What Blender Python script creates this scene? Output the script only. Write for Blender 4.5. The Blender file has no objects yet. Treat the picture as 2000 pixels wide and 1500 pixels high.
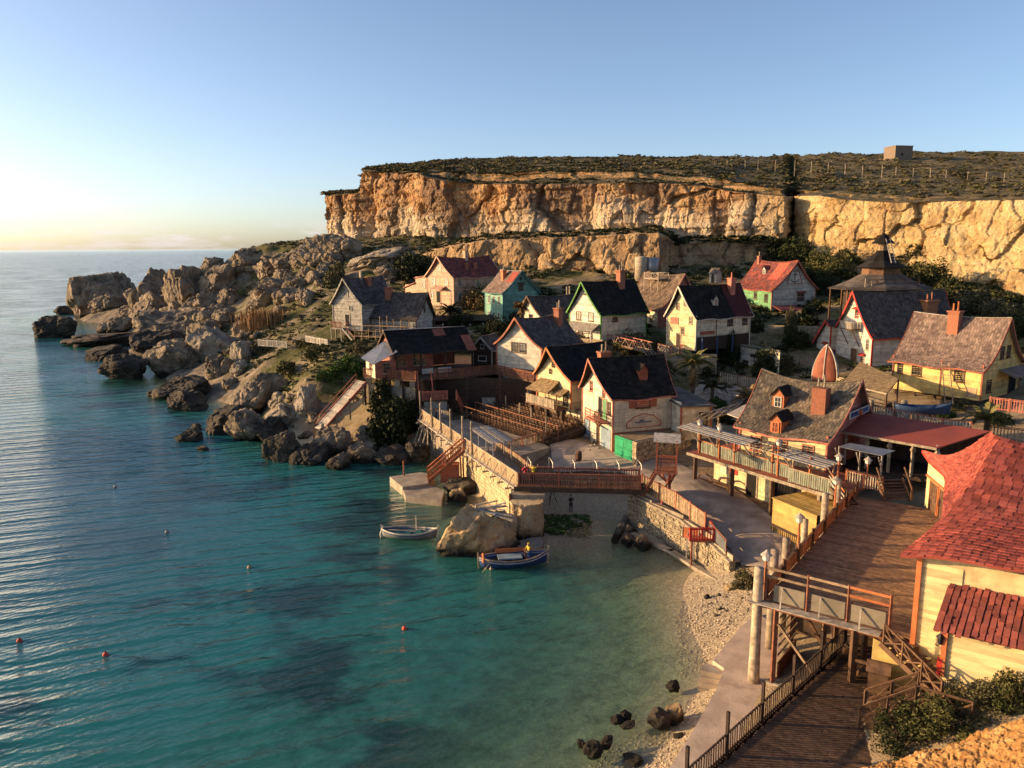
import bpy, math, random
import numpy as np
from mathutils import Vector, Matrix
random.seed(7); rng = np.random.default_rng(7)
scn = bpy.context.scene
COL = scn.collection
rad = math.radians
# ------------------------------------------------------------------ camera
CAM_H = 25.0; PITCH = rad(10.15); ROLL = rad(0.45); FPX = 1500.0
_f = Vector((0, math.cos(PITCH), -math.sin(PITCH))); _u = Vector((0, math.sin(PITCH), math.cos(PITCH))); _r = Vector((1, 0, 0))
CR = _r*math.cos(ROLL) - _u*math.sin(ROLL); CU = _u*math.cos(ROLL) + _r*math.sin(ROLL); CF = _f
cd = bpy.data.cameras.new('camera'); cam = bpy.data.objects.new('camera', cd); COL.objects.link(cam)
cd.sensor_width = 36; cd.lens = FPX/2000*36; cd.clip_start = 0.5; cd.clip_end = 600000
cam.matrix_world = Matrix(((CR.x, CU.x, -CF.x, 0), (CR.y, CU.y, -CF.y, 0), (CR.z, CU.z, -CF.z, CAM_H), (0, 0, 0, 1)))
scn.camera = cam
# ------------------------------------------------------------------ sky, sun, exposure
SUN_EL = rad(11.5); SUN_B = rad(6.0)
SDIR = Vector((-math.cos(SUN_EL)*math.cos(SUN_B), math.cos(SUN_EL)*math.sin(SUN_B), math.sin(SUN_EL)))
wd = bpy.data.worlds.new('World'); scn.world = wd; wd.use_nodes = True
nt = wd.node_tree; bg = nt.nodes['Background']
sky = nt.nodes.new('ShaderNodeTexSky'); sky.sky_type = 'NISHITA'; sky.sun_disc = False
sky.sun_elevation = SUN_EL; sky.sun_rotation = math.atan2(SDIR.x, SDIR.y)
sky.altitude = 20; sky.air_density = 0.66; sky.dust_density = 1.3; sky.ozone_density = 0.8
# thin bank of far cloud low over the sea, all round the horizon
tc = nt.nodes.new('ShaderNodeTexCoord'); sep = nt.nodes.new('ShaderNodeSeparateXYZ'); nt.links.new(tc.outputs['Generated'], sep.inputs[0])
mp = nt.nodes.new('ShaderNodeMapping'); mp.inputs['Scale'].default_value = (9, 9, 46); nt.links.new(tc.outputs['Generated'], mp.inputs[0])
nz = nt.nodes.new('ShaderNodeTexNoise'); nz.inputs['Scale'].default_value = 1.6; nz.inputs['Detail'].default_value = 7; nz.inputs['Roughness'].default_value = 0.6
nt.links.new(mp.outputs[0], nz.inputs['Vector'])
rp = nt.nodes.new('ShaderNodeValToRGB'); rp.color_ramp.elements[0].position = 0.47; rp.color_ramp.elements[1].position = 0.63
nt.links.new(nz.outputs['Fac'], rp.inputs[0])
bd = nt.nodes.new('ShaderNodeValToRGB'); e = bd.color_ramp.elements
e[0].position = 0.0; e[0].color = (.55, .55, .55, 1); e[1].position = 0.036; e[1].color = (0, 0, 0, 1)
m1 = e.new(0.016); m1.color = (.8, .8, .8, 1)
nt.links.new(sep.outputs[2], bd.inputs[0])
mu = nt.nodes.new('ShaderNodeMath'); mu.operation = 'MULTIPLY'; nt.links.new(rp.outputs[0], mu.inputs[0]); nt.links.new(bd.outputs[0], mu.inputs[1])
mu2 = nt.nodes.new('ShaderNodeMath'); mu2.operation = 'MULTIPLY'; mu2.inputs[1].default_value = 0.75; nt.links.new(mu.outputs[0], mu2.inputs[0])
mxs = nt.nodes.new('ShaderNodeMix'); mxs.data_type = 'RGBA'; nt.links.new(mu2.outputs[0], mxs.inputs[0])
nt.links.new(sky.outputs[0], mxs.inputs[6]); mxs.inputs[7].default_value = (4.6, 4.0, 3.9, 1)
tint = nt.nodes.new('ShaderNodeMix'); tint.data_type = 'RGBA'; tint.blend_type = 'MULTIPLY'; tint.inputs[0].default_value = 1; nt.links.new(mxs.outputs[2], tint.inputs[6]); tint.inputs[7].default_value = (.95, .98, 1.05, 1)
nt.links.new(tint.outputs[2], bg.inputs[0]); bg.inputs[1].default_value = 0.12
sl = bpy.data.lights.new('sun', 'SUN'); sl.energy = 5.0; sl.angle = rad(0.6); sl.color = (1.0, 0.655, 0.335)
so = bpy.data.objects.new('sun', sl); COL.objects.link(so); so.rotation_euler = (-SDIR).to_track_quat('-Z', 'Y').to_euler()
vs = scn.view_settings; vs.view_transform = 'Standard'; vs.look = 'None'; vs.gamma = 1; vs.exposure = 0.95; vs.use_curve_mapping = False
scn.cycles.max_bounces = 6; scn.cycles.transparent_max_bounces = 6; scn.cycles.caustics_reflective = False; scn.cycles.caustics_refractive = False
# ------------------------------------------------------------------ helpers
def ray(px, py): return CF + CR*((px-1000)/FPX) - CU*((py-750)/FPX)
def Wz(px, py, z):
    d = ray(px, py); return Vector((0, 0, CAM_H)) + d*((z-CAM_H)/d.z)
def Wy(px, py, y):
    d = ray(px, py); return Vector((0, 0, CAM_H)) + d*(y/d.y)
def lerp(a, b, t): return a + (b-a)*t
def _hash(ix, iy, iz):
    n = (ix*374761393 + iy*668265263 + iz*2147483647*0 + iz*1274126177) & 0xffffffff
    n = ((n ^ (n >> 13))*1274126177) & 0xffffffff
    n = ((n ^ (n >> 16))*2246822519) & 0xffffffff
    return ((n ^ (n >> 15)) & 0xffff)/65535.0*2-1
def vnoise(p):
    p = np.asarray(p, float); i = np.floor(p).astype(np.int64); f = p-i; f = f*f*f*(f*(f*6-15)+10)
    r = 0
    for dx in (0, 1):
        for dy in (0, 1):
            for dz in (0, 1):
                w = (f[..., 0] if dx else 1-f[..., 0])*(f[..., 1] if dy else 1-f[..., 1])*(f[..., 2] if dz else 1-f[..., 2])
                r = r + w*_hash(i[..., 0]+dx, i[..., 1]+dy, i[..., 2]+dz)
    return r
def fbm(p, octv=4, gain=.5, ridge=False):
    p = np.asarray(p, float); a = 1; s = 0; t = 0
    for o in range(octv):
        n = vnoise(p*(2.03**o) + 17.3*o)
        if ridge: n = 1-2*np.abs(n)
        s = s + a*n; t += a; a *= gain
    return s/t
def worley(p):
    p = np.asarray(p, float); i0 = np.floor(p).astype(np.int64); f1 = np.full(p.shape[:-1], 9.0); f2 = f1.copy(); rd = np.zeros(p.shape[:-1])
    for dx in (-1, 0, 1):
        for dy in (-1, 0, 1):
            for dz in (-1, 0, 1):
                c = i0+np.array([dx, dy, dz]); h = [_hash(c[..., 0]+a, c[..., 1]+b, c[..., 2]+e_) for a, b, e_ in ((0, 0, 0), (57, 13, 7), (131, 71, 29), (211, 97, 53))]
                q = c + .5 + .42*np.stack(h[:3], -1); d = np.sqrt(((q-p)**2).sum(-1)); n = d < f1
                f2 = np.where(n, f1, np.minimum(f2, d)); rd = np.where(n, h[3], rd); f1 = np.where(n, d, f1)
    return f1, f2, rd
def setp(o, label=None, cat=None, group=None, kind=None):
    if label: o['label'] = label
    if cat: o['category'] = cat
    if group: o['group'] = group
    if kind: o['kind'] = kind
    return o
def link(name, me, mat=None, parent=None):
    o = bpy.data.objects.new(name, me); COL.objects.link(o)
    if mat is not None and me is not None and len(me.materials) == 0: me.materials.append(mat)
    if parent is not None: o.parent = parent
    return o
def mkmesh(name, v, f, mat=None, parent=None, smooth=False):
    me = bpy.data.meshes.new(name)
    if isinstance(v, np.ndarray): v = v.tolist()
    if isinstance(f, np.ndarray): f = f.tolist()
    me.from_pydata(v, [], f); me.update()
    if smooth: me.polygons.foreach_set('use_smooth', [True]*len(me.polygons))
    return link(name, me, mat, parent)
def thing(name, label, cat, loc=(0, 0, 0), rz=0.0, group=None):
    o = bpy.data.objects.new(name, None); COL.objects.link(o); o.empty_display_size = .3
    o.location = loc; o.rotation_euler = (0, 0, rz); return setp(o, label, cat, group)
def copy_tree(o, parent=None):
    c = o.copy(); COL.objects.link(c); c.parent = parent
    for ch in o.children: copy_tree(ch, c)
    return c
def V3(p): return Vector(p)
class MB:
    def __init__(s): s.v = []; s.f = []
    def quad(s, *pts):
        n = len(s.v); s.v += [tuple(p) for p in pts]; s.f.append(tuple(range(n, n+len(pts)))); return s
    def box(s, c, d, rz=0.0):
        cx, cy, cz = c; hx, hy, hz = d[0]/2, d[1]/2, d[2]/2; n = len(s.v); co, si = math.cos(rz), math.sin(rz)
        for z in (-hz, hz):
            for x, y in ((-hx, -hy), (hx, -hy), (hx, hy), (-hx, hy)):
                s.v.append((cx+co*x-si*y, cy+si*x+co*y, cz+z))
        s.f += [(n, n+3, n+2, n+1), (n+4, n+5, n+6, n+7)] + [(n+i, n+(i+1) % 4, n+4+(i+1) % 4, n+4+i) for i in range(4)]; return s
    def beam(s, p, q, w, h=None, up=(0, 0, 1)):
        h = h or w; p = V3(p); q = V3(q); d = (q-p); 
        if d.length < 1e-6: return s
        d.normalize(); up = V3(up)
        if abs(d.dot(up)) > .98: up = Vector((1, 0, 0))
        a = d.cross(up).normalized(); b = a.cross(d).normalized(); n = len(s.v)
        for c in (p, q):
            for x, y in ((-1, -1), (1, -1), (1, 1), (-1, 1)): s.v.append(tuple(c + a*(x*w/2) + b*(y*h/2)))
        s.f += [(n, n+1, n+2, n+3), (n+7, n+6, n+5, n+4)] + [(n+i, n+4+i, n+4+(i+1) % 4, n+(i+1) % 4) for i in range(4)]; return s
    def tube(s, pts, r, k=8, cap=True):
        pts = [V3(p) for p in pts]; rs = r if isinstance(r, (list, tuple)) else [r]*len(pts); n = len(s.v)
        for i, p in enumerate(pts):
            d = (pts[min(i+1, len(pts)-1)] - pts[max(i-1, 0)]).normalized(); up = Vector((0, 0, 1)) if abs(d.z) < .9 else Vector((1, 0, 0))
            a = d.cross(up).normalized(); b = a.cross(d)
            for j in range(k):
                t = 2*math.pi*j/k; s.v.append(tuple(p + a*(math.cos(t)*rs[i]) + b*(math.sin(t)*rs[i])))
        for i in range(len(pts)-1):
            for j in range(k): s.f.append((n+i*k+j, n+i*k+(j+1) % k, n+(i+1)*k+(j+1) % k, n+(i+1)*k+j))
        if cap: s.f += [tuple(range(n+k-1, n-1, -1)), tuple(range(n+(len(pts)-1)*k, n+len(pts)*k))]
        return s
    def lathe(s, c, prof, k=12):
        n = len(s.v)
        for r, z in prof:
            for j in range(k):
                t = 2*math.pi*j/k; s.v.append((c[0]+r*math.cos(t), c[1]+r*math.sin(t), c[2]+z))
        for i in range(len(prof)-1):
            for j in range(k): s.f.append((n+i*k+j, n+i*k+(j+1) % k, n+(i+1)*k+(j+1) % k, n+(i+1)*k+j))
        s.f += [tuple(range(n+k-1, n-1, -1)), tuple(range(n+(len(prof)-1)*k, n+len(prof)*k))]
        return s
    def sheet(s, a, b, c, d, th=.05):
        a, b, c, d = map(V3, (a, b, c, d)); n = (b-a).cross(d-a).normalized()*th; k = len(s.v)
        s.v += [tuple(p) for p in (a, b, c, d, a-n, b-n, c-n, d-n)]
        s.f += [(k, k+1, k+2, k+3), (k+7, k+6, k+5, k+4)] + [(k+i, k+4+i, k+4+(i+1) % 4, k+(i+1) % 4) for i in range(4)]; return s
    def prism(s, poly, z0, z1):
        n = len(s.v); k = len(poly)
        s.v += [(p[0], p[1], z0) for p in poly] + [(p[0], p[1], z1) for p in poly]
        s.f += [tuple(range(n+k-1, n-1, -1)), tuple(range(n+k, n+2*k))] + [(n+i, n+(i+1) % k, n+k+(i+1) % k, n+k+i) for i in range(k)]; return s
    def build(s, name, mat, parent=None, smooth=False): return mkmesh(name, s.v, s.f, mat, parent, smooth)
# ------------------------------------------------------------------ materials
MATS = {}
def _n(nt, t, **kw):
    n = nt.nodes.new(t)
    for k, v in kw.items(): setattr(n, k, v)
    return n
def mat(name, c1, c2=None, scale=2.0, rough=.75, bump=.3, bscale=None, isl=.25, stain=0.0, stc=(.12, .09, .06), metal=0.0, stretch=(1, 1, 1), detail=6, spec=.3, world=False, bdist=.05, lo=.38, hi=.62):
    if name in MATS: return MATS[name]
    m = bpy.data.materials.new(name); m.use_nodes = True; nt = m.node_tree; L = nt.links.new
    b = nt.nodes['Principled BSDF']; b.inputs['Roughness'].default_value = rough; b.inputs['Metallic'].default_value = metal
    b.inputs['Specular IOR Level'].default_value = spec
    c2 = c2 or tuple(x*.65 for x in c1)
    if world: g = _n(nt, 'ShaderNodeNewGeometry'); src = g.outputs['Position']
    else: t = _n(nt, 'ShaderNodeTexCoord'); src = t.outputs['Object']
    oi = _n(nt, 'ShaderNodeObjectInfo'); ad = _n(nt, 'ShaderNodeVectorMath', operation='ADD'); L(src, ad.inputs[0])
    sc = _n(nt, 'ShaderNodeVectorMath', operation='SCALE'); cx = _n(nt, 'ShaderNodeCombineXYZ')
    if not world:
        for i in range(3): L(oi.outputs['Random'], cx.inputs[i])
    L(cx.outputs[0], sc.inputs[0]); sc.inputs['Scale'].default_value = 37.0; L(sc.outputs[0], ad.inputs[1])
    mp = _n(nt, 'ShaderNodeMapping'); mp.inputs['Scale'].default_value = stretch; L(ad.outputs[0], mp.inputs[0])
    n1 = _n(nt, 'ShaderNodeTexNoise'); n1.inputs['Scale'].default_value = scale; n1.inputs['Detail'].default_value = detail; n1.inputs['Roughness'].default_value = .62; L(mp.outputs[0], n1.inputs['Vector'])
    r1 = _n(nt, 'ShaderNodeMapRange'); r1.inputs[1].default_value = lo; r1.inputs[2].default_value = hi; L(n1.outputs['Fac'], r1.inputs[0])
    mx = _n(nt, 'ShaderNodeMix', data_type='RGBA'); L(r1.outputs[0], mx.inputs[0]); mx.inputs[6].default_value = (*c1, 1); mx.inputs[7].default_value = (*c2, 1); col = mx.outputs[2]
    if stain > 0:
        n3 = _n(nt, 'ShaderNodeTexNoise'); n3.inputs['Scale'].default_value = scale*.45; n3.inputs['Detail'].default_value = 8; n3.inputs['Roughness'].default_value = .7
        mp3 = _n(nt, 'ShaderNodeMapping'); mp3.inputs['Scale'].default_value = (1.6, 1.6, .6); L(ad.outputs[0], mp3.inputs[0]); L(mp3.outputs[0], n3.inputs['Vector'])
        r3 = _n(nt, 'ShaderNodeMapRange'); r3.inputs[1].default_value = .52; r3.inputs[2].default_value = .7; r3.inputs[4].default_value = stain; L(n3.outputs['Fac'], r3.inputs[0])
        m3 = _n(nt, 'ShaderNodeMix', data_type='RGBA'); L(r3.outputs[0], m3.inputs[0]); L(col, m3.inputs[6]); m3.inputs[7].default_value = (*stc, 1); col = m3.outputs[2]
    if isl > 0:
        gi = _n(nt, 'ShaderNodeNewGeometry'); su = _n(nt, 'ShaderNodeMath', operation='ADD'); L(gi.outputs['Random Per Island'], su.inputs[0]); L(oi.outputs['Random'], su.inputs[1])
        fr = _n(nt, 'ShaderNodeMath', operation='FRACT'); L(su.outputs[0], fr.inputs[0])
        rr = _n(nt, 'ShaderNodeMapRange'); rr.inputs[3].default_value = 1-isl; rr.inputs[4].default_value = 1+isl*.6; L(fr.outputs[0], rr.inputs[0])
        mm = _n(nt, 'ShaderNodeMix', data_type='RGBA', blend_type='MULTIPLY'); mm.inputs[0].default_value = 1; L(col, mm.inputs[6]); L(rr.outputs[0], mm.inputs[7]); col = mm.outputs[2]
    L(col, b.inputs['Base Color'])
    if bump > 0:
        n2 = _n(nt, 'ShaderNodeTexNoise'); n2.inputs['Scale'].default_value = bscale or scale*4; n2.inputs['Detail'].default_value = 6; n2.inputs['Roughness'].default_value = .65; L(mp.outputs[0], n2.inputs['Vector'])
        bp = _n(nt, 'ShaderNodeBump'); bp.inputs['Strength'].default_value = bump; bp.inputs['Distance'].default_value = bdist; L(n2.outputs['Fac'], bp.inputs['Height']); L(bp.outputs[0], b.inputs['Normal'])
    MATS[name] = m; return m
def paint(name, c, dirt=.45): return mat(name, c, tuple(x*.66 for x in c), 1.3, .68, .25, 9, .26, dirt, tuple(x*.35+.03 for x in c), bdist=.02)
def wood(name, c, st=(1, 1, 1)): return mat(name, c, tuple(x*.5 for x in c), 3.0, .8, .35, 14, .35, .2, (.05, .04, .03), bdist=.02, stretch=st)
def shin(name, c, c2): return mat(name, c, c2, .9, .9, .5, 7, .45, 0, bdist=.04, spec=.12)
WHITE = paint('white_paint', (.63, .56, .45)); CREAM = paint('cream_paint', (.68, .58, .40)); BUTTER = paint('butter_paint', (.70, .55, .29)); OFFW = paint('pale_paint', (.57, .51, .40))
GREYW = wood('weathered_grey_wood', (.40, .37, .31)); PEACH = paint('peach_paint', (.56, .34, .215)); GREEN = paint('sea_green_paint', (.17, .36, .27)); LIME = paint('lime_paint', (.15, .34, .15))
YEL = paint('yellow_paint', (.70, .50, .17)); OCHRE = paint('ochre_paint', (.46, .29, .075), .3); RED = paint('red_paint', (.55, .045, .03), .2); RUST = paint('rust_red_paint', (.36, .11, .06), .3); PINK = paint('salmon_paint', (.50, .17, .11), .3)
ORANGE = paint('orange_paint', (.55, .17, .06), .25); BLUE = paint('blue_paint', (.025, .06, .19), .3); TEAL = paint('teal_paint', (.03, .16, .16), .2); GATE = paint('green_paint', (.01, .30, .12), .15); PALEB = paint('pale_blue_paint', (.26, .34, .39)); DKGREEN = paint('trim_green_paint', (.10, .28, .05))
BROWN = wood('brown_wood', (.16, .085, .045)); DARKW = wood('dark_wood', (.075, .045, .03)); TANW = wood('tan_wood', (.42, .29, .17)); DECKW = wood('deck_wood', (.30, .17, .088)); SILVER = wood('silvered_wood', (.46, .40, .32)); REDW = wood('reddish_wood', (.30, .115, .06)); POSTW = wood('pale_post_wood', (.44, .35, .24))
SH_GREY = shin('grey_shingle', (.17, .14, .115), (.09, .078, .068)); SH_BLACK = shin('black_shingle', (.030, .026, .022), (.017, .015, .014)); SH_BROWN = shin('brown_shingle', (.22, .155, .105), (.12, .085, .065)); SH_PINK = shin('purplish_shingle', (.28, .20, .155), (.18, .125, .105)); SH_RED = mat('red_shingle', (.40, .095, .065), (.26, .065, .052), .55, .92, .5, 9, .42, .3, (.19, .10, .085), bdist=.03, spec=.08); SH_DRED = shin('faded_red_shingle', (.30, .08, .055), (.13, .06, .06)); SH_SLATE = shin('slate_shingle', (.13, .106, .09), (.075, .063, .056)); SH_MAROON = shin('maroon_shingle', (.075, .022, .02), (.05, .018, .018)); SH_CHURCH = shin('church_shingle', (.20, .155, .105), (.10, .085, .07)); THATCH = mat('thatch', (.30, .21, .10), (.13, .085, .045), 2.5, .95, .8, 22, .3, bdist=.06)
BRICK = mat('chimney_brick', (.36, .13, .07), (.25, .10, .06), 6, .85, .5, 18, .2, .25); STEEL = mat('galvanised_sheet', (.26, .265, .27), (.19, .195, .2), 1.5, .4, .15, 8, .15, .15, metal=.6); PIPE = mat('grey_pipe', (.4, .38, .35), None, 3, .45, .1, 9, .1, metal=.5); BLACKM = mat('black_iron', (.02, .02, .02), None, 3, .5, .1, 9, .1)
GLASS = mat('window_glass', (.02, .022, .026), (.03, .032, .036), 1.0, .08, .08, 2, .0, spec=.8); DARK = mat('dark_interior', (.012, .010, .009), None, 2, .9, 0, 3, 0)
CONC = mat('concrete', (.38, .31, .225), (.25, .20, .145), .9, .92, .55, 9, .08, .6, (.14, .105, .075), bdist=.04, detail=10); ROAD = mat('road_concrete', (.40, .32, .245), (.27, .215, .165), .55, .93, .5, 7, 0, .7, (.14, .11, .085), world=True, bdist=.03, detail=11, lo=.42, hi=.58); STONE = mat('wall_stone', (.46, .36, .23), (.33, .25, .15), 2.2, .92, .7, 9, .25, .3, (.15, .12, .08), bdist=.06); LAMPG = mat('lamp_glass', (.75, .72, .64), None, 2, .25, 0, 4, 0); TARP = mat('blue_tarp', (.03, .065, .15), (.02, .045, .10), 2, .5, .5, 5, 0); RED_FELT = mat('red_roof_felt', (.30, .065, .04), (.23, .05, .035), .5, .8, .2, 6, 0, .3, (.12, .04, .03), detail=8)
# ------------------------------------------------------------------ terrain height
CP = []
def cz(*L):
    for px, py, z in L: p = Wz(px, py, z); CP.append((p.x, p.y, z))
def cw(*L): CP.extend(L)
# sea bed and beach
cz((200, 1490, -6), (60, 1200, -8), (400, 1000, -7), (700, 1250, -4.5), (950, 1300, -3.0), (1150, 1330, -1.5), (1050, 1480, -1.4), (1240, 1480, -.35), (1300, 1440, -.12), (1330, 1330, -.5), (1290, 1200, -.45), (1250, 1130, -.5),
   (1100, 1150, -2), (900, 1180, -3.5), (780, 1000, -3), (860, 960, -1.6), (700, 940, -2.5), (500, 880, -3), (250, 760, -6), (950, 1130, -2.2), (1180, 1075, -.45), (1120, 1040, -.15), (1095, 1000, .3), (1160, 1000, .3), (1170, 1040, -.2),
   (1345, 1170, .06), (1350, 1230, .02), (1440, 1170, .75), (1400, 1090, .45), (1330, 1065, .15), (1250, 1010, .25), (1350, 1300, -.3), (1420, 1240, .5), (1040, 1075, -.2), (905, 1085, -1.2), (965, 1100, -1.2), (880, 1020, -1.2))
# road, square, quay
cz((1450, 1105, 1.5), (1430, 1050, 2.2), (1350, 990, 2.8), (1280, 950, 3.2), (1330, 925, 3.2), (1480, 1010, 2.6), (1420, 960, 2.9), (1560, 1060, 2.4), (1150, 885, 3.4), (1095, 860, 3.5), (1240, 890, 3.6), (1300, 850, 3.9), (1040, 890, 3.0), (1000, 830, 3.6), (900, 800, 3.6), (960, 780, 3.8), (860, 790, 3.4), (1090, 920, 2.2))
cz((1470, 1330, 1.1), (1560, 1300, 1.6), (1380, 1490, 1.0), (1600, 1420, 2.4), (1700, 1330, 2.8), (1750, 1480, 3.2), (1850, 1420, 4.2), (1960, 1400, 5))
# village slope
cw((12, 84, 3.5), (8, 92, 3.9), (20, 84, 4.2), (24, 92, 4.6), (18, 96, 6), (3, 103, 5), (12, 104, 8), (27, 70, 3.2), (20, 72, 3.1), (33, 72, 4.2), (25, 104, 6.2), (31, 106, 7), (36, 104, 7.2), (14, 116, 12), (23, 119, 11.5), (30, 117, 10.8), (40, 112, 9.5), (6, 114, 11), (48, 136, 13.6), (56, 128, 15.2),
   (50, 104, 9), (58, 106, 9.5), (40, 96, 7.4), (46, 86, 8), (54, 84, 8.4), (44, 76, 6.5), (36, 62, 5), (60, 96, 9.5), (60, 122, 15.3), (72, 122, 15.3), (70, 105, 12), (0, 136, 13.2), (-9, 147, 15.2), (-19, 132, 10.6), (-25, 133, 10.6), (-10, 118, 9), (-12, 103, 8.2), (-18, 101, 6.5), (-9, 99, 6), (2, 120, 10.5),
   (-10, 165, 19), (5, 160, 18.4), (20, 150, 17.6), (35, 146, 17), (45, 152, 17.5), (60, 150, 19), (78, 120, 15.2), (92, 110, 14), (60, 165, 22), (30, 175, 20), (0, 190, 22), (75, 140, 17.6), (90, 130, 15.5))
# headland on the left
cz((690, 880, .3), (630, 868, .2), (540, 850, .1), (560, 800, 3), (520, 800, .4), (470, 790, .2), (400, 760, .2), (330, 735, .1), (270, 690, .3), (640, 815, 2.6), (665, 775, 4.6), (600, 740, 6.8), (640, 700, 8.3), (560, 690, 7.2), (500, 690, 5.5), (440, 690, 4.0), (690, 690, 9.2),
   (600, 640, 10.0), (560, 620, 10.2), (520, 600, 10.8), (470, 640, 6.0), (400, 650, 3.5), (330, 640, 2.5), (250, 620, 2.0), (170, 620, .6), (620, 560, 16), (560, 550, 16.5), (500, 560, 14), (430, 580, 9.5), (350, 590, 6), (800, 870, .5), (760, 830, 3), (740, 800, 4.4), (840, 880, .2), (690, 800, 3.6))
cw((-78, 235, 22), (-66, 228, 22.5), (-62, 240, 26.5), (-92, 250, 17.5), (-110, 262, 13), (-130, 275, 7), (-150, 290, 3), (-52, 225, 24), (-42, 215, 24.5), (-34, 190, 22), (-28, 170, 18.5), (-40, 175, 17.5), (-18, 185, 22.5), (-100, 285, 6), (-85, 275, 8), (-120, 300, -2), (-140, 320, -6), (-60, 275, 12), (-30, 250, 27), (20, 215, 24), (-180, 300, -5), (-190, 250, -8), (-130, 215, -6), (-95, 170, -5), (-60, 110, -6), (-40, 60, -8), (-120, 100, -9), (60, 180, 22), (100, 90, 18), (-220, 330, -9), (-60, 330, -8), (40, 330, 20), (110, 200, 30), (130, 130, 16))
CPa = np.array(CP)
def _U(r2): return np.where(r2 > 1e-9, r2*np.log(r2+1e-12), 0)
def _tps():
    n = len(CPa); X = CPa[:, :2]/50.0; K = _U(((X[:, None]-X[None])**2).sum(-1)) + np.eye(n)*2e-3
    P = np.hstack([np.ones((n, 1)), X]); A = np.zeros((n+3, n+3)); A[:n, :n] = K; A[:n, n:] = P; A[n:, :n] = P.T
    b = np.zeros(n+3); b[:n] = CPa[:, 2]; return X, np.linalg.solve(A, b)
_TX, _TW = _tps()
# flat pads under the buildings are cut as slightly lowered discs so walls meet the ground
def hbase(x, y):
    x = np.asarray(x, float); y = np.asarray(y, float); q = np.stack([x.ravel(), y.ravel()], 1)/50.0; out = np.empty(len(q))
    for i in range(0, len(q), 20000):
        s = q[i:i+20000]; out[i:i+20000] = _U(((s[:, None]-_TX[None])**2).sum(-1))@_TW[:-3] + _TW[-3] + s@_TW[-2:]
    return out.reshape(x.shape)
def hgt(x, y):
    x = np.asarray(x, float); y = np.asarray(y, float); h = hbase(x, y)
    wild = np.clip((-22-x)/10, 0, 1)*np.clip((y-88)/8, 0, 1) + np.clip((y-150)/10, 0, 1); wild = np.clip(wild, 0, 1)
    p = np.stack([x, y, 0*x], -1)
    land = np.clip((h+.3)/1.5, 0, 1)
    return h + land*(wild*(fbm(p/7.0, 4, .55, True)*1.3 + fbm(p/1.9+9, 3)*.45) + .1*fbm(p/2.5, 3)) 
_GX = np.arange(-232, 134, 1.15); _GY = np.arange(20, 334, 1.15)
_gx, _gy = np.meshgrid(_GX, _GY); _gz = hgt(_gx, _gy)
def hz(x, y):   # bilinear lookup of the built ground
    fx = (x-_GX[0])/1.15; fy = (y-_GY[0])/1.15; i = int(max(0, min(len(_GX)-2, fx))); j = int(max(0, min(len(_GY)-2, fy))); fx -= i; fy -= j
    return float((_gz[j, i]*(1-fx)+_gz[j, i+1]*fx)*(1-fy) + (_gz[j+1, i]*(1-fx)+_gz[j+1, i+1]*fx)*fy)
def hit(px, py, y0=28):
    d = ray(px, py); t = y0/d.y; 
    while t*d.y < 330:
        p = Vector((0, 0, CAM_H)) + d*t
        if p.z <= hz(p.x, p.y): return p
        t += .4
    return None
def gridmesh(name, vx, nu, nv, matr, parent=None, smooth=True):
    idx = np.arange(nu*nv).reshape(nv, nu); f = np.stack([idx[:-1, :-1], idx[:-1, 1:], idx[1:, 1:], idx[1:, :-1]], -1).reshape(-1, 4)
    return mkmesh(name, vx, f, matr, parent, smooth)
# ------------------------------------------------------------------ earth, rock and water materials
def ramp(nt, fac, stops):
    r = _n(nt, 'ShaderNodeValToRGB'); el = r.color_ramp.elements
    el[0].position = stops[0][0]; el[0].color = (*stops[0][1], 1); el[1].position = stops[-1][0]; el[1].color = (*stops[-1][1], 1)
    for p, c in stops[1:-1]: k = el.new(p); k.color = (*c, 1)
    nt.links.new(fac, r.inputs[0]); return r.outputs[0]
def noise(nt, vec, scale, detail=6, rough=.6, stretch=None, off=0):
    if stretch or off:
        mp = _n(nt, 'ShaderNodeMapping'); mp.inputs['Scale'].default_value = stretch or (1, 1, 1); mp.inputs['Location'].default_value = (off, off*.7, off*.3); nt.links.new(vec, mp.inputs[0]); vec = mp.outputs[0]
    n = _n(nt, 'ShaderNodeTexNoise'); n.inputs['Scale'].default_value = scale; n.inputs['Detail'].default_value = detail; n.inputs['Roughness'].default_value = rough; nt.links.new(vec, n.inputs['Vector']); return n.outputs['Fac']
def mixc(nt, fac, a, b):
    m = _n(nt, 'ShaderNodeMix', data_type='RGBA')
    if isinstance(fac, float): m.inputs[0].default_value = fac
    else: nt.links.new(fac, m.inputs[0])
    for i, c in ((6, a), (7, b)):
        if isinstance(c, tuple): m.inputs[i].default_value = (*c, 1)
        else: nt.links.new(c, m.inputs[i])
    return m.outputs[2]
def mr(nt, v, a, b, c=0.0, d=1.0):
    m = _n(nt, 'ShaderNodeMapRange'); nt.links.new(v, m.inputs[0])
    for i, x in enumerate((a, b, c, d)): m.inputs[i+1].default_value = x
    return m.outputs[0]
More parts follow.
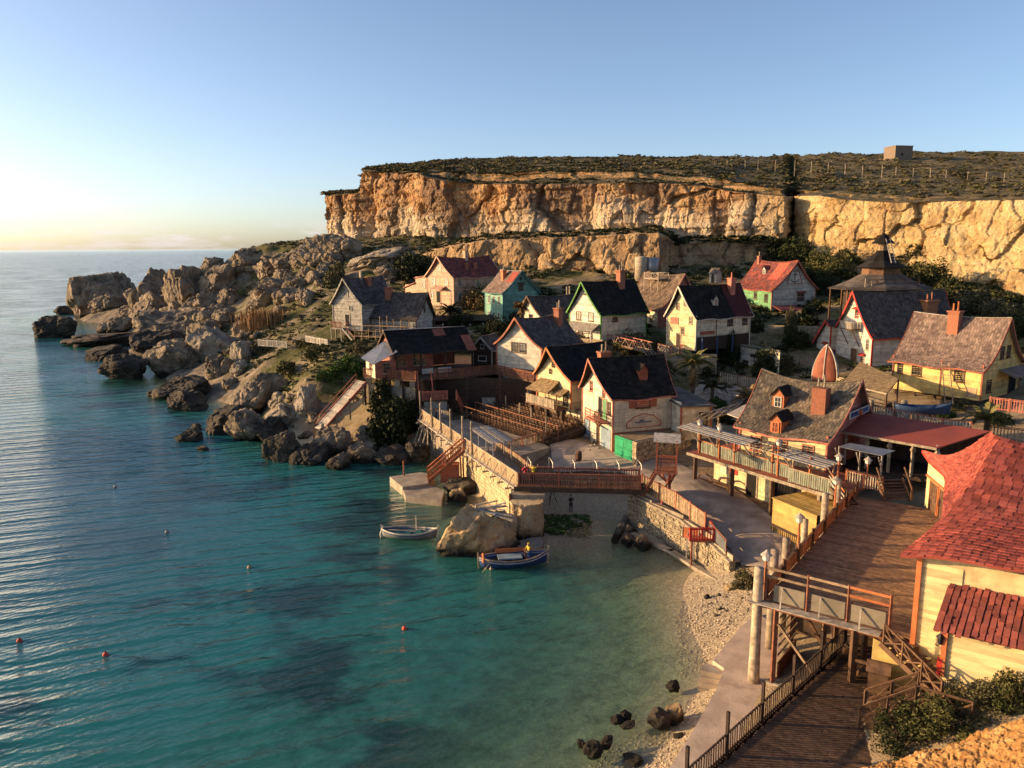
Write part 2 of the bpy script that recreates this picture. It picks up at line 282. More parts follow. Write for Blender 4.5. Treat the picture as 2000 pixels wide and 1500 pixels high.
def rockmat(name, cols, band=True, bump=.8, scale=.35, bdist=.25, pale=None):
    m = bpy.data.materials.new(name); m.use_nodes = True; nt = m.node_tree; b = nt.nodes['Principled BSDF']; b.inputs['Roughness'].default_value = .92; b.inputs['Specular IOR Level'].default_value = .2
    g = _n(nt, 'ShaderNodeNewGeometry'); P = g.outputs['Position']; sp = _n(nt, 'ShaderNodeSeparateXYZ'); nt.links.new(P, sp.inputs[0])
    a = noise(nt, P, scale, 9, .65); c = ramp(nt, a, [(.34, cols[0]), (.46, cols[1]), (.56, cols[2]), (.70, cols[3])])
    s = noise(nt, P, scale*1.3, 8, .7, (1.5, 1.5, .25), 5); c = mixc(nt, mr(nt, s, .5, .68, 0, .6), c, cols[0])
    f = noise(nt, P, scale*14, 5, .7, None, 3); c = mixc(nt, mr(nt, f, .5, .75, 0, .55), c, tuple(x*.45 for x in cols[0]))
    if pale:
        zz = _n(nt, 'ShaderNodeMath', operation='MULTIPLY_ADD'); pn = noise(nt, P, .09, 5, .6, None, 11); nt.links.new(pn, zz.inputs[0]); zz.inputs[1].default_value = -22; nt.links.new(sp.outputs[2], zz.inputs[2])
        c = mixc(nt, mr(nt, zz.outputs[0], pale[0], pale[1], .85, 0), c, pale[2])
    if band:
        zz = _n(nt, 'ShaderNodeMath', operation='MULTIPLY_ADD'); pn = noise(nt, P, .8, 4, .6, None, 7); nt.links.new(pn, zz.inputs[0]); zz.inputs[1].default_value = -1.6; nt.links.new(sp.outputs[2], zz.inputs[2])
        c = mixc(nt, mr(nt, zz.outputs[0], -.35, .5, 1, 0), c, (.022, .019, .014))
    nt.links.new(c, b.inputs['Base Color'])
    v = _n(nt, 'ShaderNodeTexVoronoi'); v.inputs['Scale'].default_value = scale*3.2; v.feature = 'F1'; nt.links.new(P, v.inputs['Vector'])
    h1 = noise(nt, P, scale*5, 10, .72, (1, 1, .7)); ad = _n(nt, 'ShaderNodeMath', operation='MULTIPLY_ADD'); nt.links.new(v.outputs['Distance'], ad.inputs[0]); ad.inputs[1].default_value = .35; nt.links.new(h1, ad.inputs[2])
    bp = _n(nt, 'ShaderNodeBump'); bp.inputs['Strength'].default_value = bump; bp.inputs['Distance'].default_value = bdist*2; nt.links.new(ad.outputs[0], bp.inputs['Height']); nt.links.new(bp.outputs[0], b.inputs['Normal'])
    return m
ROCK = rockmat('limestone_boulder', [(.10, .078, .056), (.20, .155, .105), (.29, .222, .148), (.40, .31, .205)])
ROCKP = rockmat('pale_limestone', [(.17, .14, .105), (.27, .225, .165), (.36, .30, .22), (.43, .36, .27)])
ROCKW = rockmat('golden_limestone', [(.30, .20, .11), (.42, .29, .155), (.50, .36, .20), (.56, .43, .26)], scale=.5, bdist=.12)
ROCKD = rockmat('wet_black_rock', [(.03, .026, .02), (.055, .046, .035), (.085, .07, .052), (.13, .105, .075)], band=False)
CLIFF = rockmat('cliff_rock', [(.17, .11, .07), (.38, .20, .085), (.49, .30, .135), (.57, .41, .23)], band=False, scale=.16, bdist=.5, bump=1.0, pale=(18, 26, (.58, .48, .33)))
CLIFFL = rockmat('golden_cliff_rock', [(.17, .115, .07), (.38, .24, .12), (.50, .33, .165), (.56, .42, .25)], band=False, scale=.22, bdist=.45, bump=1.0)
CLIFFR = rockmat('bright_cliff_rock', [(.36, .23, .11), (.50, .34, .16), (.58, .42, .21), (.64, .50, .28)], band=False, scale=.2, bdist=.4, bump=.9)
def xmix(m):      # right-hand cliff's stronger sunlight partly painted in as paler, more golden rock colour
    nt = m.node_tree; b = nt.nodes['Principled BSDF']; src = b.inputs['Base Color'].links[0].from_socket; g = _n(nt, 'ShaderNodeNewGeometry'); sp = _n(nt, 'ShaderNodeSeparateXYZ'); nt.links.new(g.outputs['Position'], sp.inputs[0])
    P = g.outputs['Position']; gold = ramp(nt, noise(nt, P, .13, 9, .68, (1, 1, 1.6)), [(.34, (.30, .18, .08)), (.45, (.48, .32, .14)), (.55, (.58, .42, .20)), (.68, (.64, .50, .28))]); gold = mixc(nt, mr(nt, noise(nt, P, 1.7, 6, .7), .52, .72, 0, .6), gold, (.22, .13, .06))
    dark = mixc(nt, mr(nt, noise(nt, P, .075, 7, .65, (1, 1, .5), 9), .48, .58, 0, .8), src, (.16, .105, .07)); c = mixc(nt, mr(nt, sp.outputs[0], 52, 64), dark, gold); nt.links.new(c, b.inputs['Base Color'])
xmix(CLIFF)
def ground_mat():
    m = bpy.data.materials.new('ground'); m.use_nodes = True; nt = m.node_tree; b = nt.nodes['Principled BSDF']; b.inputs['Roughness'].default_value = .95; b.inputs['Specular IOR Level'].default_value = .1
    g = _n(nt, 'ShaderNodeNewGeometry'); P = g.outputs['Position']; sp = _n(nt, 'ShaderNodeSeparateXYZ'); nt.links.new(P, sp.inputs[0])
    earth = ramp(nt, noise(nt, P, .5, 9, .65), [(.3, (.15, .105, .062)), (.5, (.27, .20, .12)), (.7, (.38, .30, .19))])
    scrub = ramp(nt, noise(nt, P, 1.1, 8, .7), [(.3, (.028, .034, .012)), (.5, (.075, .075, .025)), (.68, (.16, .13, .055))])
    # scrub grows on the wild headland slope (x < -20) and up behind the village (y > 112)
    wx = mr(nt, sp.outputs[0], -16, -24); wy = mr(nt, sp.outputs[1], 86, 104); mxm = _n(nt, 'ShaderNodeMath', operation='MAXIMUM'); nt.links.new(wx, mxm.inputs[0]); nt.links.new(wy, mxm.inputs[1])
    pt = mr(nt, noise(nt, P, .16, 7, .65, None, 4), .40, .56); ml = _n(nt, 'ShaderNodeMath', operation='MULTIPLY'); nt.links.new(mxm.outputs[0], ml.inputs[0]); nt.links.new(pt, ml.inputs[1])
    zl = mr(nt, sp.outputs[2], 1.5, 4.0); ml2 = _n(nt, 'ShaderNodeMath', operation='MULTIPLY'); nt.links.new(ml.outputs[0], ml2.inputs[0]); nt.links.new(zl, ml2.inputs[1])
    rocky = ramp(nt, noise(nt, P, .8, 10, .7, None, 6), [(.3, (.09, .075, .055)), (.5, (.20, .16, .115)), (.7, (.34, .28, .20))]); hx = mr(nt, sp.outputs[0], -28, -40); earth = mixc(nt, hx, earth, rocky)
    c = mixc(nt, ml2.outputs[0], earth, scrub)
    vor = _n(nt, 'ShaderNodeTexVoronoi'); vor.inputs['Scale'].default_value = 9; nt.links.new(P, vor.inputs['Vector'])
    peb = ramp(nt, vor.outputs['Color'], [(.2, (.30, .235, .15)), (.5, (.38, .30, .195)), (.8, (.47, .385, .26))])
    c = mixc(nt, mr(nt, sp.outputs[2], .9, 1.4, 1, 0), c, mixc(nt, hx, peb, rocky))
    bed = ramp(nt, noise(nt, P, .75, 9, .74, None, 2), [(.41, (.06, .07, .035)), (.47, (.22, .21, .12)), (.58, (.42, .39, .25)), (.72, (.52, .49, .34))])
    bed = mixc(nt, mr(nt, vor.outputs['Distance'], .1, .5, .0, .5), bed, peb)
    c = mixc(nt, mr(nt, sp.outputs[2], -1.1, -.12, 1, 0), c, bed); nt.links.new(c, b.inputs['Base Color'])
    hh = noise(nt, P, 3.2, 9, .7); bp = _n(nt, 'ShaderNodeBump'); bp.inputs['Strength'].default_value = .8; bp.inputs['Distance'].default_value = .2; nt.links.new(hh, bp.inputs['Height']); nt.links.new(bp.outputs[0], b.inputs['Normal'])
    return m
GROUND = ground_mat()
def water_mat():
    m = bpy.data.materials.new('sea_water'); m.use_nodes = True; nt = m.node_tree; nt.nodes.remove(nt.nodes['Principled BSDF']); L = nt.links.new
    out = nt.nodes['Material Output']; g = _n(nt, 'ShaderNodeNewGeometry'); P = g.outputs['Position']
    at = _n(nt, 'ShaderNodeAttribute', attribute_name='depth'); D = at.outputs['Fac']
    base = ramp(nt, mr(nt, D, 0, 10), [(0, (.22, .21, .12)), (.09, (.13, .22, .135)), (.26, (.042, .215, .18)), (.5, (.018, .155, .16)), (.8, (.012, .085, .120)), (1, (.012, .060, .105))])
    wd1 = noise(nt, P, .085, 6, .62, (1, 1.5, 1), 31); wd2 = mr(nt, wd1, .515, .60); dm = mr(nt, D, 1.2, 2.6); dm2 = mr(nt, D, 6.5, 9, 1, .0)
    q = _n(nt, 'ShaderNodeMath', operation='MULTIPLY'); L(wd2, q.inputs[0]); L(dm, q.inputs[1]); q2 = _n(nt, 'ShaderNodeMath', operation='MULTIPLY'); L(q.outputs[0], q2.inputs[0]); L(dm2, q2.inputs[1]); q3 = _n(nt, 'ShaderNodeMath', operation='MULTIPLY'); L(q2.outputs[0], q3.inputs[0]); q3.inputs[1].default_value = .76
    base = mixc(nt, q3.outputs[0], base, (.010, .026, .040))
    # ripples
    def wave(scale, rot, dist, ds, off):
        mp = _n(nt, 'ShaderNodeMapping'); mp.inputs['Rotation'].default_value = (0, 0, rot); mp.inputs['Location'].default_value = (off, 0, 0); L(P, mp.inputs[0])
        w = _n(nt, 'ShaderNodeTexWave', wave_type='BANDS', bands_direction='Y', wave_profile='SIN'); w.inputs['Scale'].default_value = scale; w.inputs['Distortion'].default_value = dist; w.inputs['Detail'].default_value = 4; w.inputs['Detail Scale'].default_value = ds; w.inputs['Detail Roughness'].default_value = .55; L(mp.outputs[0], w.inputs['Vector']); return w.outputs['Fac']
    def pw(a, e):
        x = _n(nt, 'ShaderNodeMath', operation='POWER'); L(a, x.inputs[0]); x.inputs[1].default_value = e; return x.outputs[0]
    def mulf(a, b):
        x = _n(nt, 'ShaderNodeMath', operation='MULTIPLY'); L(a, x.inputs[0]); L(b, x.inputs[1]); return x.outputs[0]
    def comb(a, ka, b):
        x = _n(nt, 'ShaderNodeMath', operation='MULTIPLY_ADD'); L(a, x.inputs[0]); x.inputs[1].default_value = ka
        if b is None: x.inputs[2].default_value = 0
        else: L(b, x.inputs[2])
        return x.outputs[0]
    w1 = pw(wave(.098, rad(-23), 7.0, .35, 3), 2.2); w2 = pw(wave(.27, rad(-15), 8.0, .6, 9), 1.8); w3 = wave(.60, rad(-34), 9.0, .9, 5)
    n1 = noise(nt, P, 1.7, 5, .6, (.6, 1.5, 1)); n2 = noise(nt, P, 5.2, 3, .6, (.7, 1.4, 1)); gust = mr(nt, noise(nt, P, .06, 4, .6, None, 13), .35, .65, .35, 1.15)
    amp = mulf(mr(nt, D, .2, 3.5, .12, 1.0), gust)
    hgtn = comb(w1, .46, None); hgtn = comb(w2, .22, hgtn); hgtn = comb(w3, .07, hgtn); hgtn = mulf(hgtn, amp); hgtn = comb(n1, .30, hgtn); hgtn = comb(n2, .10, hgtn)
    mott = mr(nt, noise(nt, P, .9, 8, .72, None, 17), .35, .65, .55, 1.3); mm = _n(nt, 'ShaderNodeMix', data_type='RGBA', blend_type='MULTIPLY'); L(mr(nt, D, 2.0, 6.5, 1, 0), mm.inputs[0]); L(base, mm.inputs[6]); L(mott, mm.inputs[7]); base = mm.outputs[2]
    bp = _n(nt, 'ShaderNodeBump'); bp.inputs['Strength'].default_value = .85; bp.inputs['Distance'].default_value = .38; L(hgtn, bp.inputs['Height'])
    gl = _n(nt, 'ShaderNodeBsdfGlossy'); gl.inputs['Roughness'].default_value = .07; gl.inputs['Color'].default_value = (.95, .97, 1, 1); L(bp.outputs[0], gl.inputs['Normal'])
    df = _n(nt, 'ShaderNodeBsdfDiffuse'); L(base, df.inputs['Color']); 
    tr = _n(nt, 'ShaderNodeBsdfTransparent'); tc = ramp(nt, mr(nt, D, 0, 4), [(0, (.97, .98, .97)), (.25, (.72, .88, .80)), (1, (.25, .60, .55))]); L(tc, tr.inputs['Color'])
    op = mr(nt, D, .1, 6.0, .06, .95); body = _n(nt, 'ShaderNodeMixShader'); L(op, body.inputs[0]); L(tr.outputs[0], body.inputs[1]); L(df.outputs[0], body.inputs[2])
    dt = _n(nt, 'ShaderNodeVectorMath', operation='DOT_PRODUCT'); L(bp.outputs[0], dt.inputs[0]); L(g.outputs['Incoming'], dt.inputs[1]); ab = _n(nt, 'ShaderNodeMath', operation='ABSOLUTE'); L(dt.outputs['Value'], ab.inputs[0])   # Schlick, same from both sides
    om = _n(nt, 'ShaderNodeMath', operation='SUBTRACT', use_clamp=True); om.inputs[0].default_value = 1; L(ab.outputs[0], om.inputs[1]); fr = _n(nt, 'ShaderNodeMath', operation='MULTIPLY_ADD', use_clamp=True); L(pw(om.outputs[0], 5.0), fr.inputs[0]); fr.inputs[1].default_value = .98; fr.inputs[2].default_value = .02
    fin = _n(nt, 'ShaderNodeMixShader'); L(fr.outputs[0], fin.inputs[0]); L(body.outputs[0], fin.inputs[1]); L(gl.outputs[0], fin.inputs[2]); L(fin.outputs[0], out.inputs['Surface'])
    return m
WATER = water_mat()
# ------------------------------------------------------------------ ground sheet and sea
setp(gridmesh('ground', np.stack([_gx, _gy, _gz], -1).reshape(-1, 3), len(_GX), len(_GY), GROUND), kind='structure')
_r = np.concatenate([np.linspace(14, 160, 190), np.geomspace(162, 400, 60), np.geomspace(420, 400000, 60)]); _a = np.linspace(rad(-80), rad(62), 230)
_aa, _rr = np.meshgrid(_a, _r); _wx = _rr*np.sin(_aa); _wy = _rr*np.cos(_aa)
wo = gridmesh('sea_water', np.stack([_wx, _wy, 0*_wx], -1).reshape(-1, 3), len(_a), len(_r), WATER); setp(wo, kind='structure')
_ins = (_wx > _GX[0]+3) & (_wx < _GX[-1]-3) & (_wy > _GY[0]+1) & (_wy < _GY[-1]-3)
_d = np.full(_wx.shape, 10.0); _d[_ins] = -hbase(_wx[_ins], _wy[_ins]); _d = np.clip(_d, 0, 12)
_d = np.maximum(_d, np.clip((-40-_wx)/8, 0, 10)*(_wy > 20)*.0)
at = wo.data.attributes.new('depth', 'FLOAT', 'POINT'); at.data.foreach_set('value', _d.ravel().astype(np.float32))
# ------------------------------------------------------------------ cliffs (lofts through rows of points)
def loft(rows, nu, seg):
    """rows: list of arrays (k,3) resampled to nu columns; seg: rows between consecutive lines"""
    R = []; rows = [np.array([tuple(p) for p in r]) for r in rows]; same = len(set(len(r) for r in rows)) == 1
    cum = [np.r_[0, np.cumsum(np.linalg.norm(np.diff(r, axis=0), axis=1))] for r in rows]; mean = np.mean([c/c[-1] for c in cum], axis=0) if same else None
    for r, d in zip(rows, cum):
        d = mean if same else d; t = np.linspace(0, d[-1], nu)
        R.append(np.stack([np.interp(t, d, r[:, i]) for i in range(3)], 1))
    out = []
    for a, b, s in zip(R[:-1], R[1:], seg):
        for k in range(s): out.append(a + (b-a)*(k/s))
    out.append(R[-1]); return np.array(out)
def cliffdisp(G, amp, seed, vert=1.0, edge=0):
    du = np.gradient(G, axis=1); n2 = np.stack([du[..., 1], -du[..., 0], 0*du[..., 0]], -1); n2 /= np.linalg.norm(n2, axis=-1, keepdims=True)+1e-9
    P = G*np.array([1, 1, .55]) + seed
    wp = P + 1.0*np.stack([fbm(P/3.5+1, 3), fbm(P/3.5+21, 3), fbm(P/3.5+41, 3)], -1)
    big = fbm(P/15.0, 3, .5); a1, b1_, r1_ = worley(wp/np.array([10, 10, 9])); a2, b2_, r2_ = worley(wp/np.array([3.4, 3.4, 3.0])+5); a3, b3_, r3_ = worley(wp/np.array([1.1, 1.1, .7])+9)
    strata = fbm(np.stack([G[..., 0]*.06, G[..., 1]*.06, G[..., 2]*.75], -1)+seed, 3); crack = np.clip(.14-(b1_-a1), 0, .14)*4.5+np.clip(.12-(b2_-a2), 0, .12)*2.5
    d = amp*(2.6*big + 1.6*r1_ + .55*r2_ + .14*r3_ + 1.0*strata - crack + .32*fbm(P/2.2+7, 4, .6, True)) + .08*fbm(P/.6, 3)
    d = d*np.interp(G[..., 0], [52, 66], [1.0, .62])
    return G + n2*d[..., None]*np.asarray(vert)[..., None] if np.ndim(vert) else G + n2*d[..., None]
def interp(px, tab): return float(np.interp(px, [t[0] for t in tab], [t[1] for t in tab]))
PX = [634, 650, 675, 708, 716, 760, 820, 860, 920, 1000, 1075, 1150, 1225, 1300, 1370, 1420, 1480, 1532, 1540, 1550, 1558, 1600, 1650, 1700, 1750, 1800, 1850, 1900, 1950, 2000, 2080, 2200, 2400]
Yb = [(600, 268), (638, 254), (708, 246), (820, 226), (860, 221), (920, 214), (1000, 206), (1150, 195), (1300, 185), (1420, 178), (1532, 168), (1540, 186), (1550, 186), (1558, 171), (1600, 163), (1700, 154), (1800, 146), (1900, 139), (2000, 131), (2200, 117), (2400, 105)]
pyb = [(600, 520), (638, 478), (708, 486), (716, 490), (760, 505), (820, 520), (860, 510), (920, 498), (1000, 492), (1150, 480), (1300, 472), (1420, 476), (1532, 500), (1600, 520), (1700, 535), (1800, 545), (1900, 572), (2000, 590), (2200, 640), (2400, 700)]
pyt = [(600, 400), (638, 384), (675, 380), (708, 377), (716, 337), (820, 338), (860, 352), (920, 360), (1000, 361), (1150, 359), (1300, 358), (1370, 362), (1420, 373), (1532, 384), (1600, 382), (1650, 390), (1750, 397), (1850, 393), (2000, 391), (2200, 390), (2400, 390)]
rowB = []; rowT = []; rowL = []; rowU = []; rowP1 = []; rowP2 = []; rowP3 = []; rowP4 = []
for px in PX:
    Y = interp(px, Yb); b = Wy(px, interp(px, pyb), Y); b.z -= 2; rowB.append(b)
    t = Wy(px, interp(px, pyt), Y+interp(px, [(600, 1), (1500, 3), (2000, 10), (2400, 14)])); rowT.append(t)
    step = interp(px, [(600, .02), (820, .2), (900, 1), (1340, 1), (1420, .25), (1540, .1), (2400, .05)])
    l = Wy(px, interp(px, pyt)-2-6*step, Y+interp(px, [(600, 3), (2000, 15), (2400, 20)])+7*step); rowL.append(l)
    py2 = interp(px, [(600, 392), (638, 378), (708, 375), (716, 332), (820, 334), (900, 339), (1000, 338), (1200, 338), (1370, 342), (1480, 362), (1546, 372), (1650, 381), (1800, 387), (2000, 383), (2400, 380)])
    u = Wy(px, py2, l.y+1.5); u.z = max(u.z, l.z+.1); rowU.append(u)
    sk = interp(px, [(600, 390), (638, 376), (708, 373), (716, 330), (745, 326), (800, 316), (900, 309), (1000, 306), (1300, 306), (1500, 305), (1700, 300), (1850, 296), (2000, 294), (2400, 285)])
    far = interp(px, [(600, 4), (638, 6), (708, 12), (740, 25), (820, 42), (1000, 62), (1300, 78), (1600, 92), (2000, 105), (2400, 120)])
    c = Wy(px, sk, u.y+far)
    for k, rr in ((.33, rowP1), (.66, rowP2)):
        q = u.lerp(c, k); q.z += .3*math.sin(math.pi*k); rr.append(q)
    rowP3.append(c); d = c.copy(); d.y += 40; d.z -= 3 if px > 716 else 30; rowP4.append(d)
NU = 1040
G = loft([rowB, rowT], NU, [96]); tt = np.linspace(0, 1, len(G))[:, None]*np.ones((1, NU))
wgt = np.clip(tt*6, .35, 1); G1 = cliffdisp(G, 1.05, 3.1, wgt)
# the deep gully right of centre
gx0 = rowT[0]; 
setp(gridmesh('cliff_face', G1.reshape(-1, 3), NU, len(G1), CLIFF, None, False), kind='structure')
Gp = loft([rowT, rowL, rowU, rowP1, rowP2, rowP3, rowP4], NU//2, [6, 10, 26, 20, 16, 6])
Gp[0] = G1[-1][::2][:NU//2] if NU % 2 == 0 else Gp[0]
pn = fbm(Gp/3.0, 4)*.5 + fbm(Gp/11.0+5, 3)*.8; pn[0] = 0; pn[1:3] *= .3; Gp[..., 2] += pn
band = np.zeros(Gp.shape[:2]); band[7:16] = 1; Gb = cliffdisp(Gp, .5, 8.0, band); Gp = Gb
PLAT = rockmat('plateau_soil', [(.05, .045, .022), (.10, .085, .042), (.17, .13, .07), (.26, .19, .10)], band=False, scale=.5, bdist=.3)
def slopemix(m):
    nt = m.node_tree; b = nt.nodes['Principled BSDF']; src = b.inputs['Base Color'].links[0].from_socket; g = _n(nt, 'ShaderNodeNewGeometry'); sp = _n(nt, 'ShaderNodeSeparateXYZ'); nt.links.new(g.outputs['True Normal'], sp.inputs[0])
    c = mixc(nt, mr(nt, sp.outputs[2], .35, .65, 1, 0), src, ramp(nt, noise(nt, g.outputs['Position'], .3, 8, .7), [(.3, (.22, .12, .06)), (.5, (.40, .23, .11)), (.7, (.5, .34, .18))])); nt.links.new(c, b.inputs['Base Color'])
slopemix(PLAT)
plat = setp(gridmesh('plateau', Gp.reshape(-1, 3), NU//2, len(Gp), PLAT), kind='structure')
# lower cliff tier behind the village
lowB = []; lowT = []; lowK = []
for px, yb, yt, Yv in ((740, 560, 500, 190), (790, 560, 505, 186), (830, 560, 495, 182), (880, 550, 482, 178), (940, 550, 470, 174), (1000, 556, 467, 171), (1090, 556, 464, 166), (1180, 552, 460, 161), (1285, 548, 455, 156), (1304, 548, 462, 158), (1318, 545, 478, 166), (1400, 545, 472, 165), (1480, 540, 474, 163), (1530, 535, 480, 166), (1580, 535, 500, 168)):
    b = Wy(px, yb, Yv); b.z -= 1.5; lowB.append(b); t = Wy(px, yt, Yv+2.5); lowT.append(t); k = Wy(px, min(yt-12, interp(px, pyb)-4), interp(px, Yb)+2); lowK.append(k)
Gl = loft([lowB, lowT, lowK], 460, [40, 26]); wl = np.ones(Gl.shape[:2]); wl[:6] = .5; wl[41:] = .15; wl[40] = .7; Gl = cliffdisp(Gl, .75, 21.0, wl); Gl[42:, :, 2] += (fbm(Gl[42:]/3.0, 3)*.7)
setp(gridmesh('lower_cliff', Gl.reshape(-1, 3), 460, len(Gl), CLIFFL, None, False), kind='structure')
# ------------------------------------------------------------------ house kit
class House: pass
def wallframe(h, w):
    L, Wd = h.L, h.W
    return {'g0': (Vector((-L/2, Wd/2, 0)), Vector((0, -1, 0)), Vector((-1, 0, 0)), Wd), 'g1': (Vector((L/2, -Wd/2, 0)), Vector((0, 1, 0)), Vector((1, 0, 0)), Wd),
            'm': (Vector((-L/2, -Wd/2, 0)), Vector((1, 0, 0)), Vector((0, -1, 0)), L), 'p': (Vector((L/2, Wd/2, 0)), Vector((-1, 0, 0)), Vector((0, 1, 0)), L)}[w]
def wpt(h, w, u, z, off=0):
    o, a, n, wd = wallframe(h, w); return o + a*u + Vector((0, 0, z)) + n*off
def lapwall(o, a, n, z0, z1, ulo, uhi, step=.21, proud=.03, parent=None, m=None, name='wall', vert=False, back=True):
    mb = MB(); k = max(1, int(round((z1-z0)/step))); st = (z1-z0)/k
    for i in range(k):
        za = z0 + i*st; zb = za + st
        ua, ub = ulo(za), uhi(za); uc, ud = ulo(min(zb, z1-.001)), uhi(min(zb, z1-.001))
        if ub-ua < .03: break
        j = random.uniform(-.008, .008); cuts = [0, 1]
        if ub-ua > 3: cuts = [0, random.uniform(.25, .75), 1]
        for c0, c1 in zip(cuts[:-1], cuts[1:]):
            pa = lambda u, z, off: tuple(o + a*u + Vector((0, 0, z)) + n*off)
            A = pa(lerp(ua, ub, c0), za-.012+j, proud+random.uniform(0, .012)); B = pa(lerp(ua, ub, c1)-.006, za-.012+j, proud+random.uniform(0, .012)); C = pa(lerp(uc, ud, c1)-.006, zb, .006); D = pa(lerp(uc, ud, c0), zb, .006)
            E = pa(lerp(ua, ub, c0), za-.012+j, 0); F = pa(lerp(ua, ub, c1)-.006, za-.012+j, 0); q = len(mb.v); mb.v += [A, B, C, D, E, F]; mb.f += [(q, q+1, q+2, q+3), (q, q+4, q+5, q+1)]
    if back:
        zs = np.linspace(z0, z1-.001, 14); pts = [tuple(o + a*uhi(z) + Vector((0, 0, z)) - n*.01) for z in zs] + [tuple(o + a*ulo(z) + Vector((0, 0, z)) - n*.01) for z in zs[::-1]]
        mb.quad(*pts)
    return mb.build(name, m, parent)
def boardwall(o, a, n, z0, z1, wd, step=.18, parent=None, m=None, name='wall'):
    mb = MB(); k = max(1, int(wd/step))
    for i in range(k):
        u0 = wd*i/k; u1 = wd*(i+1)/k-.012; pr = .02+random.uniform(0, .012)
        for (x0, x1) in ((u0, u1),): mb.quad(*[tuple(o+a*u+Vector((0, 0, z))+n*pr) for u, z in ((x0, z0), (x1, z0), (x1, z1), (x0, z1))])
    mb.quad(*[tuple(o+a*u+Vector((0, 0, z))) for u, z in ((0, z0), (wd, z0), (wd, z1), (0, z1))]); return mb.build(name, m, parent)
def obox(mb, o, a, n, u, z, off, w, hgt_, d):
    """box centred at wall coords (u,z), from off outwards by d"""
    up = Vector((0, 0, 1)); c = o + a*u + up*z + n*(off+d/2); q = len(mb.v)
    for s in (-1, 1):
        for x, y in ((-1, -1), (1, -1), (1, 1), (-1, 1)): mb.v.append(tuple(c + a*(x*w/2) + up*(y*hgt_/2) + n*(s*d/2)))
    mb.f += [(q+3, q+2, q+1, q), (q+4, q+5, q+6, q+7)] + [(q+i, q+(i+1) % 4, q+4+(i+1) % 4, q+4+i) for i in range(4)]
def window(par, o, a, n, u, z, w, h, fm, gm=None, mun=(2, 3), fw=.09, name='window', sill=True, shutter=None, hood=None):
    mb = MB()
    for du, dz, bw, bh in ((-w/2-fw/2, 0, fw, h+2*fw), (w/2+fw/2, 0, fw, h+2*fw), (0, h/2+fw/2, w, fw), (0, -h/2-fw/2, w, fw)): obox(mb, o, a, n, u+du, z+dz, -.02, bw, bh, .11)
    if sill: obox(mb, o, a, n, u, z-h/2-fw-.03, 0, w+2*fw+.14, .06, .2)
    wo_ = mb.build(name, fm, par)
    g = MB(); obox(g, o, a, n, u, z, -.02, w, h, .052); g.build('pane', gm or GLASS, wo_)
    if mun[0] > 1 or mun[1] > 1:
        q = MB()
        for i in range(1, mun[0]): obox(q, o, a, n, u-w/2+w*i/mun[0], z, .03, .035, h, .035)
        for i in range(1, mun[1]): obox(q, o, a, n, u, z-h/2+h*i/mun[1], .03, w, .035, .03)
        q.build('muntin', fm, wo_)
    if shutter:
        for s in (-1, 1):
            q = MB(); obox(q, o, a, n, u+s*(w/2+fw+w*.28), z, .03, w*.5, h+.1, .04); q.build('shutter', shutter, wo_)
    if hood:
        q = MB(); A = o+a*(u-w/2-.25)+Vector((0, 0, z+h/2+.35))+n*.02; B = o+a*(u+w/2+.25)+Vector((0, 0, z+h/2+.35))+n*.02; q.sheet(A, B, B+n*.5-Vector((0, 0, .28)), A+n*.5-Vector((0, 0, .28)), .05); q.build('hood', hood, wo_)
    return wo_
def door(par, o, a, n, u, z0, w, h, dm, fm, open_=False, name='door'):
    mb = MB(); obox(mb, o, a, n, u, z0+h/2, .01, w, h, .05)
    if not open_:
        for k in range(3): obox(mb, o, a, n, u-w*.28+w*.28*k, z0+h/2, .06, w*.22, h*.86, .012)
    d = mb.build(name, DARK if open_ else dm, par); f = MB()
    for du, dz, bw, bh in ((-w/2-.05, h/2, .1, h+.1), (w/2+.05, h/2, .1, h+.1), (0, h+.05, w+.2, .1)): obox(f, o, a, n, u+du, z0+dz, 0, bw, bh, .1)
    f.build('door_frame', fm, d)
    if not open_: k = MB(); obox(k, o, a, n, u+w*.36, z0+h*.46, .06, .06, .06, .06); k.build('handle', BLACKM, d)
    return d
def shingles(surf, amax, rows, cols, roof, m, drop=.006, lift=.045, name='shingles', patch=None):
    """surf(a,t)->(P,N) arrays for t 0 ridge .. 1 eave"""
    mb = MB()
    for i in range(rows):
        off = random.random()
        for j in range(-1, cols+1):
            if random.random() < drop: continue
            a0 = ((j+off)/cols)*2-1; a1 = ((j+1+off)/cols)*2-1; a0 = max(-1, a0); a1 = min(1, a1-.012)
            if a1-a0 < .008: continue
            t1 = (i+1)/rows + random.uniform(-.1, .12)/rows; t0 = max(0, (i-.15)/rows); t1 = min(t1, 1.012)
            q = len(mb.v); lj = lift*random.uniform(.7, 1.35); tw = random.uniform(-.06, .06)/rows
            for (aa, tt, li) in ((a0, t1+tw, lj), (a1, t1-tw, lj*random.uniform(.85, 1.15)), (a1, t0, .008), (a0, t0, .008), (a0, t1+tw, 0.0), (a1, t1-tw, 0.0)):
                P, N = surf(aa*amax, tt); mb.v.append((P[0]+N[0]*li, P[1]+N[1]*li, P[2]+N[2]*li))
            mb.f += [(q, q+1, q+2, q+3), (q, q+4, q+5, q+1)]
    o = mb.build(name, m, roof); o['kind'] = 'stuff'; return o
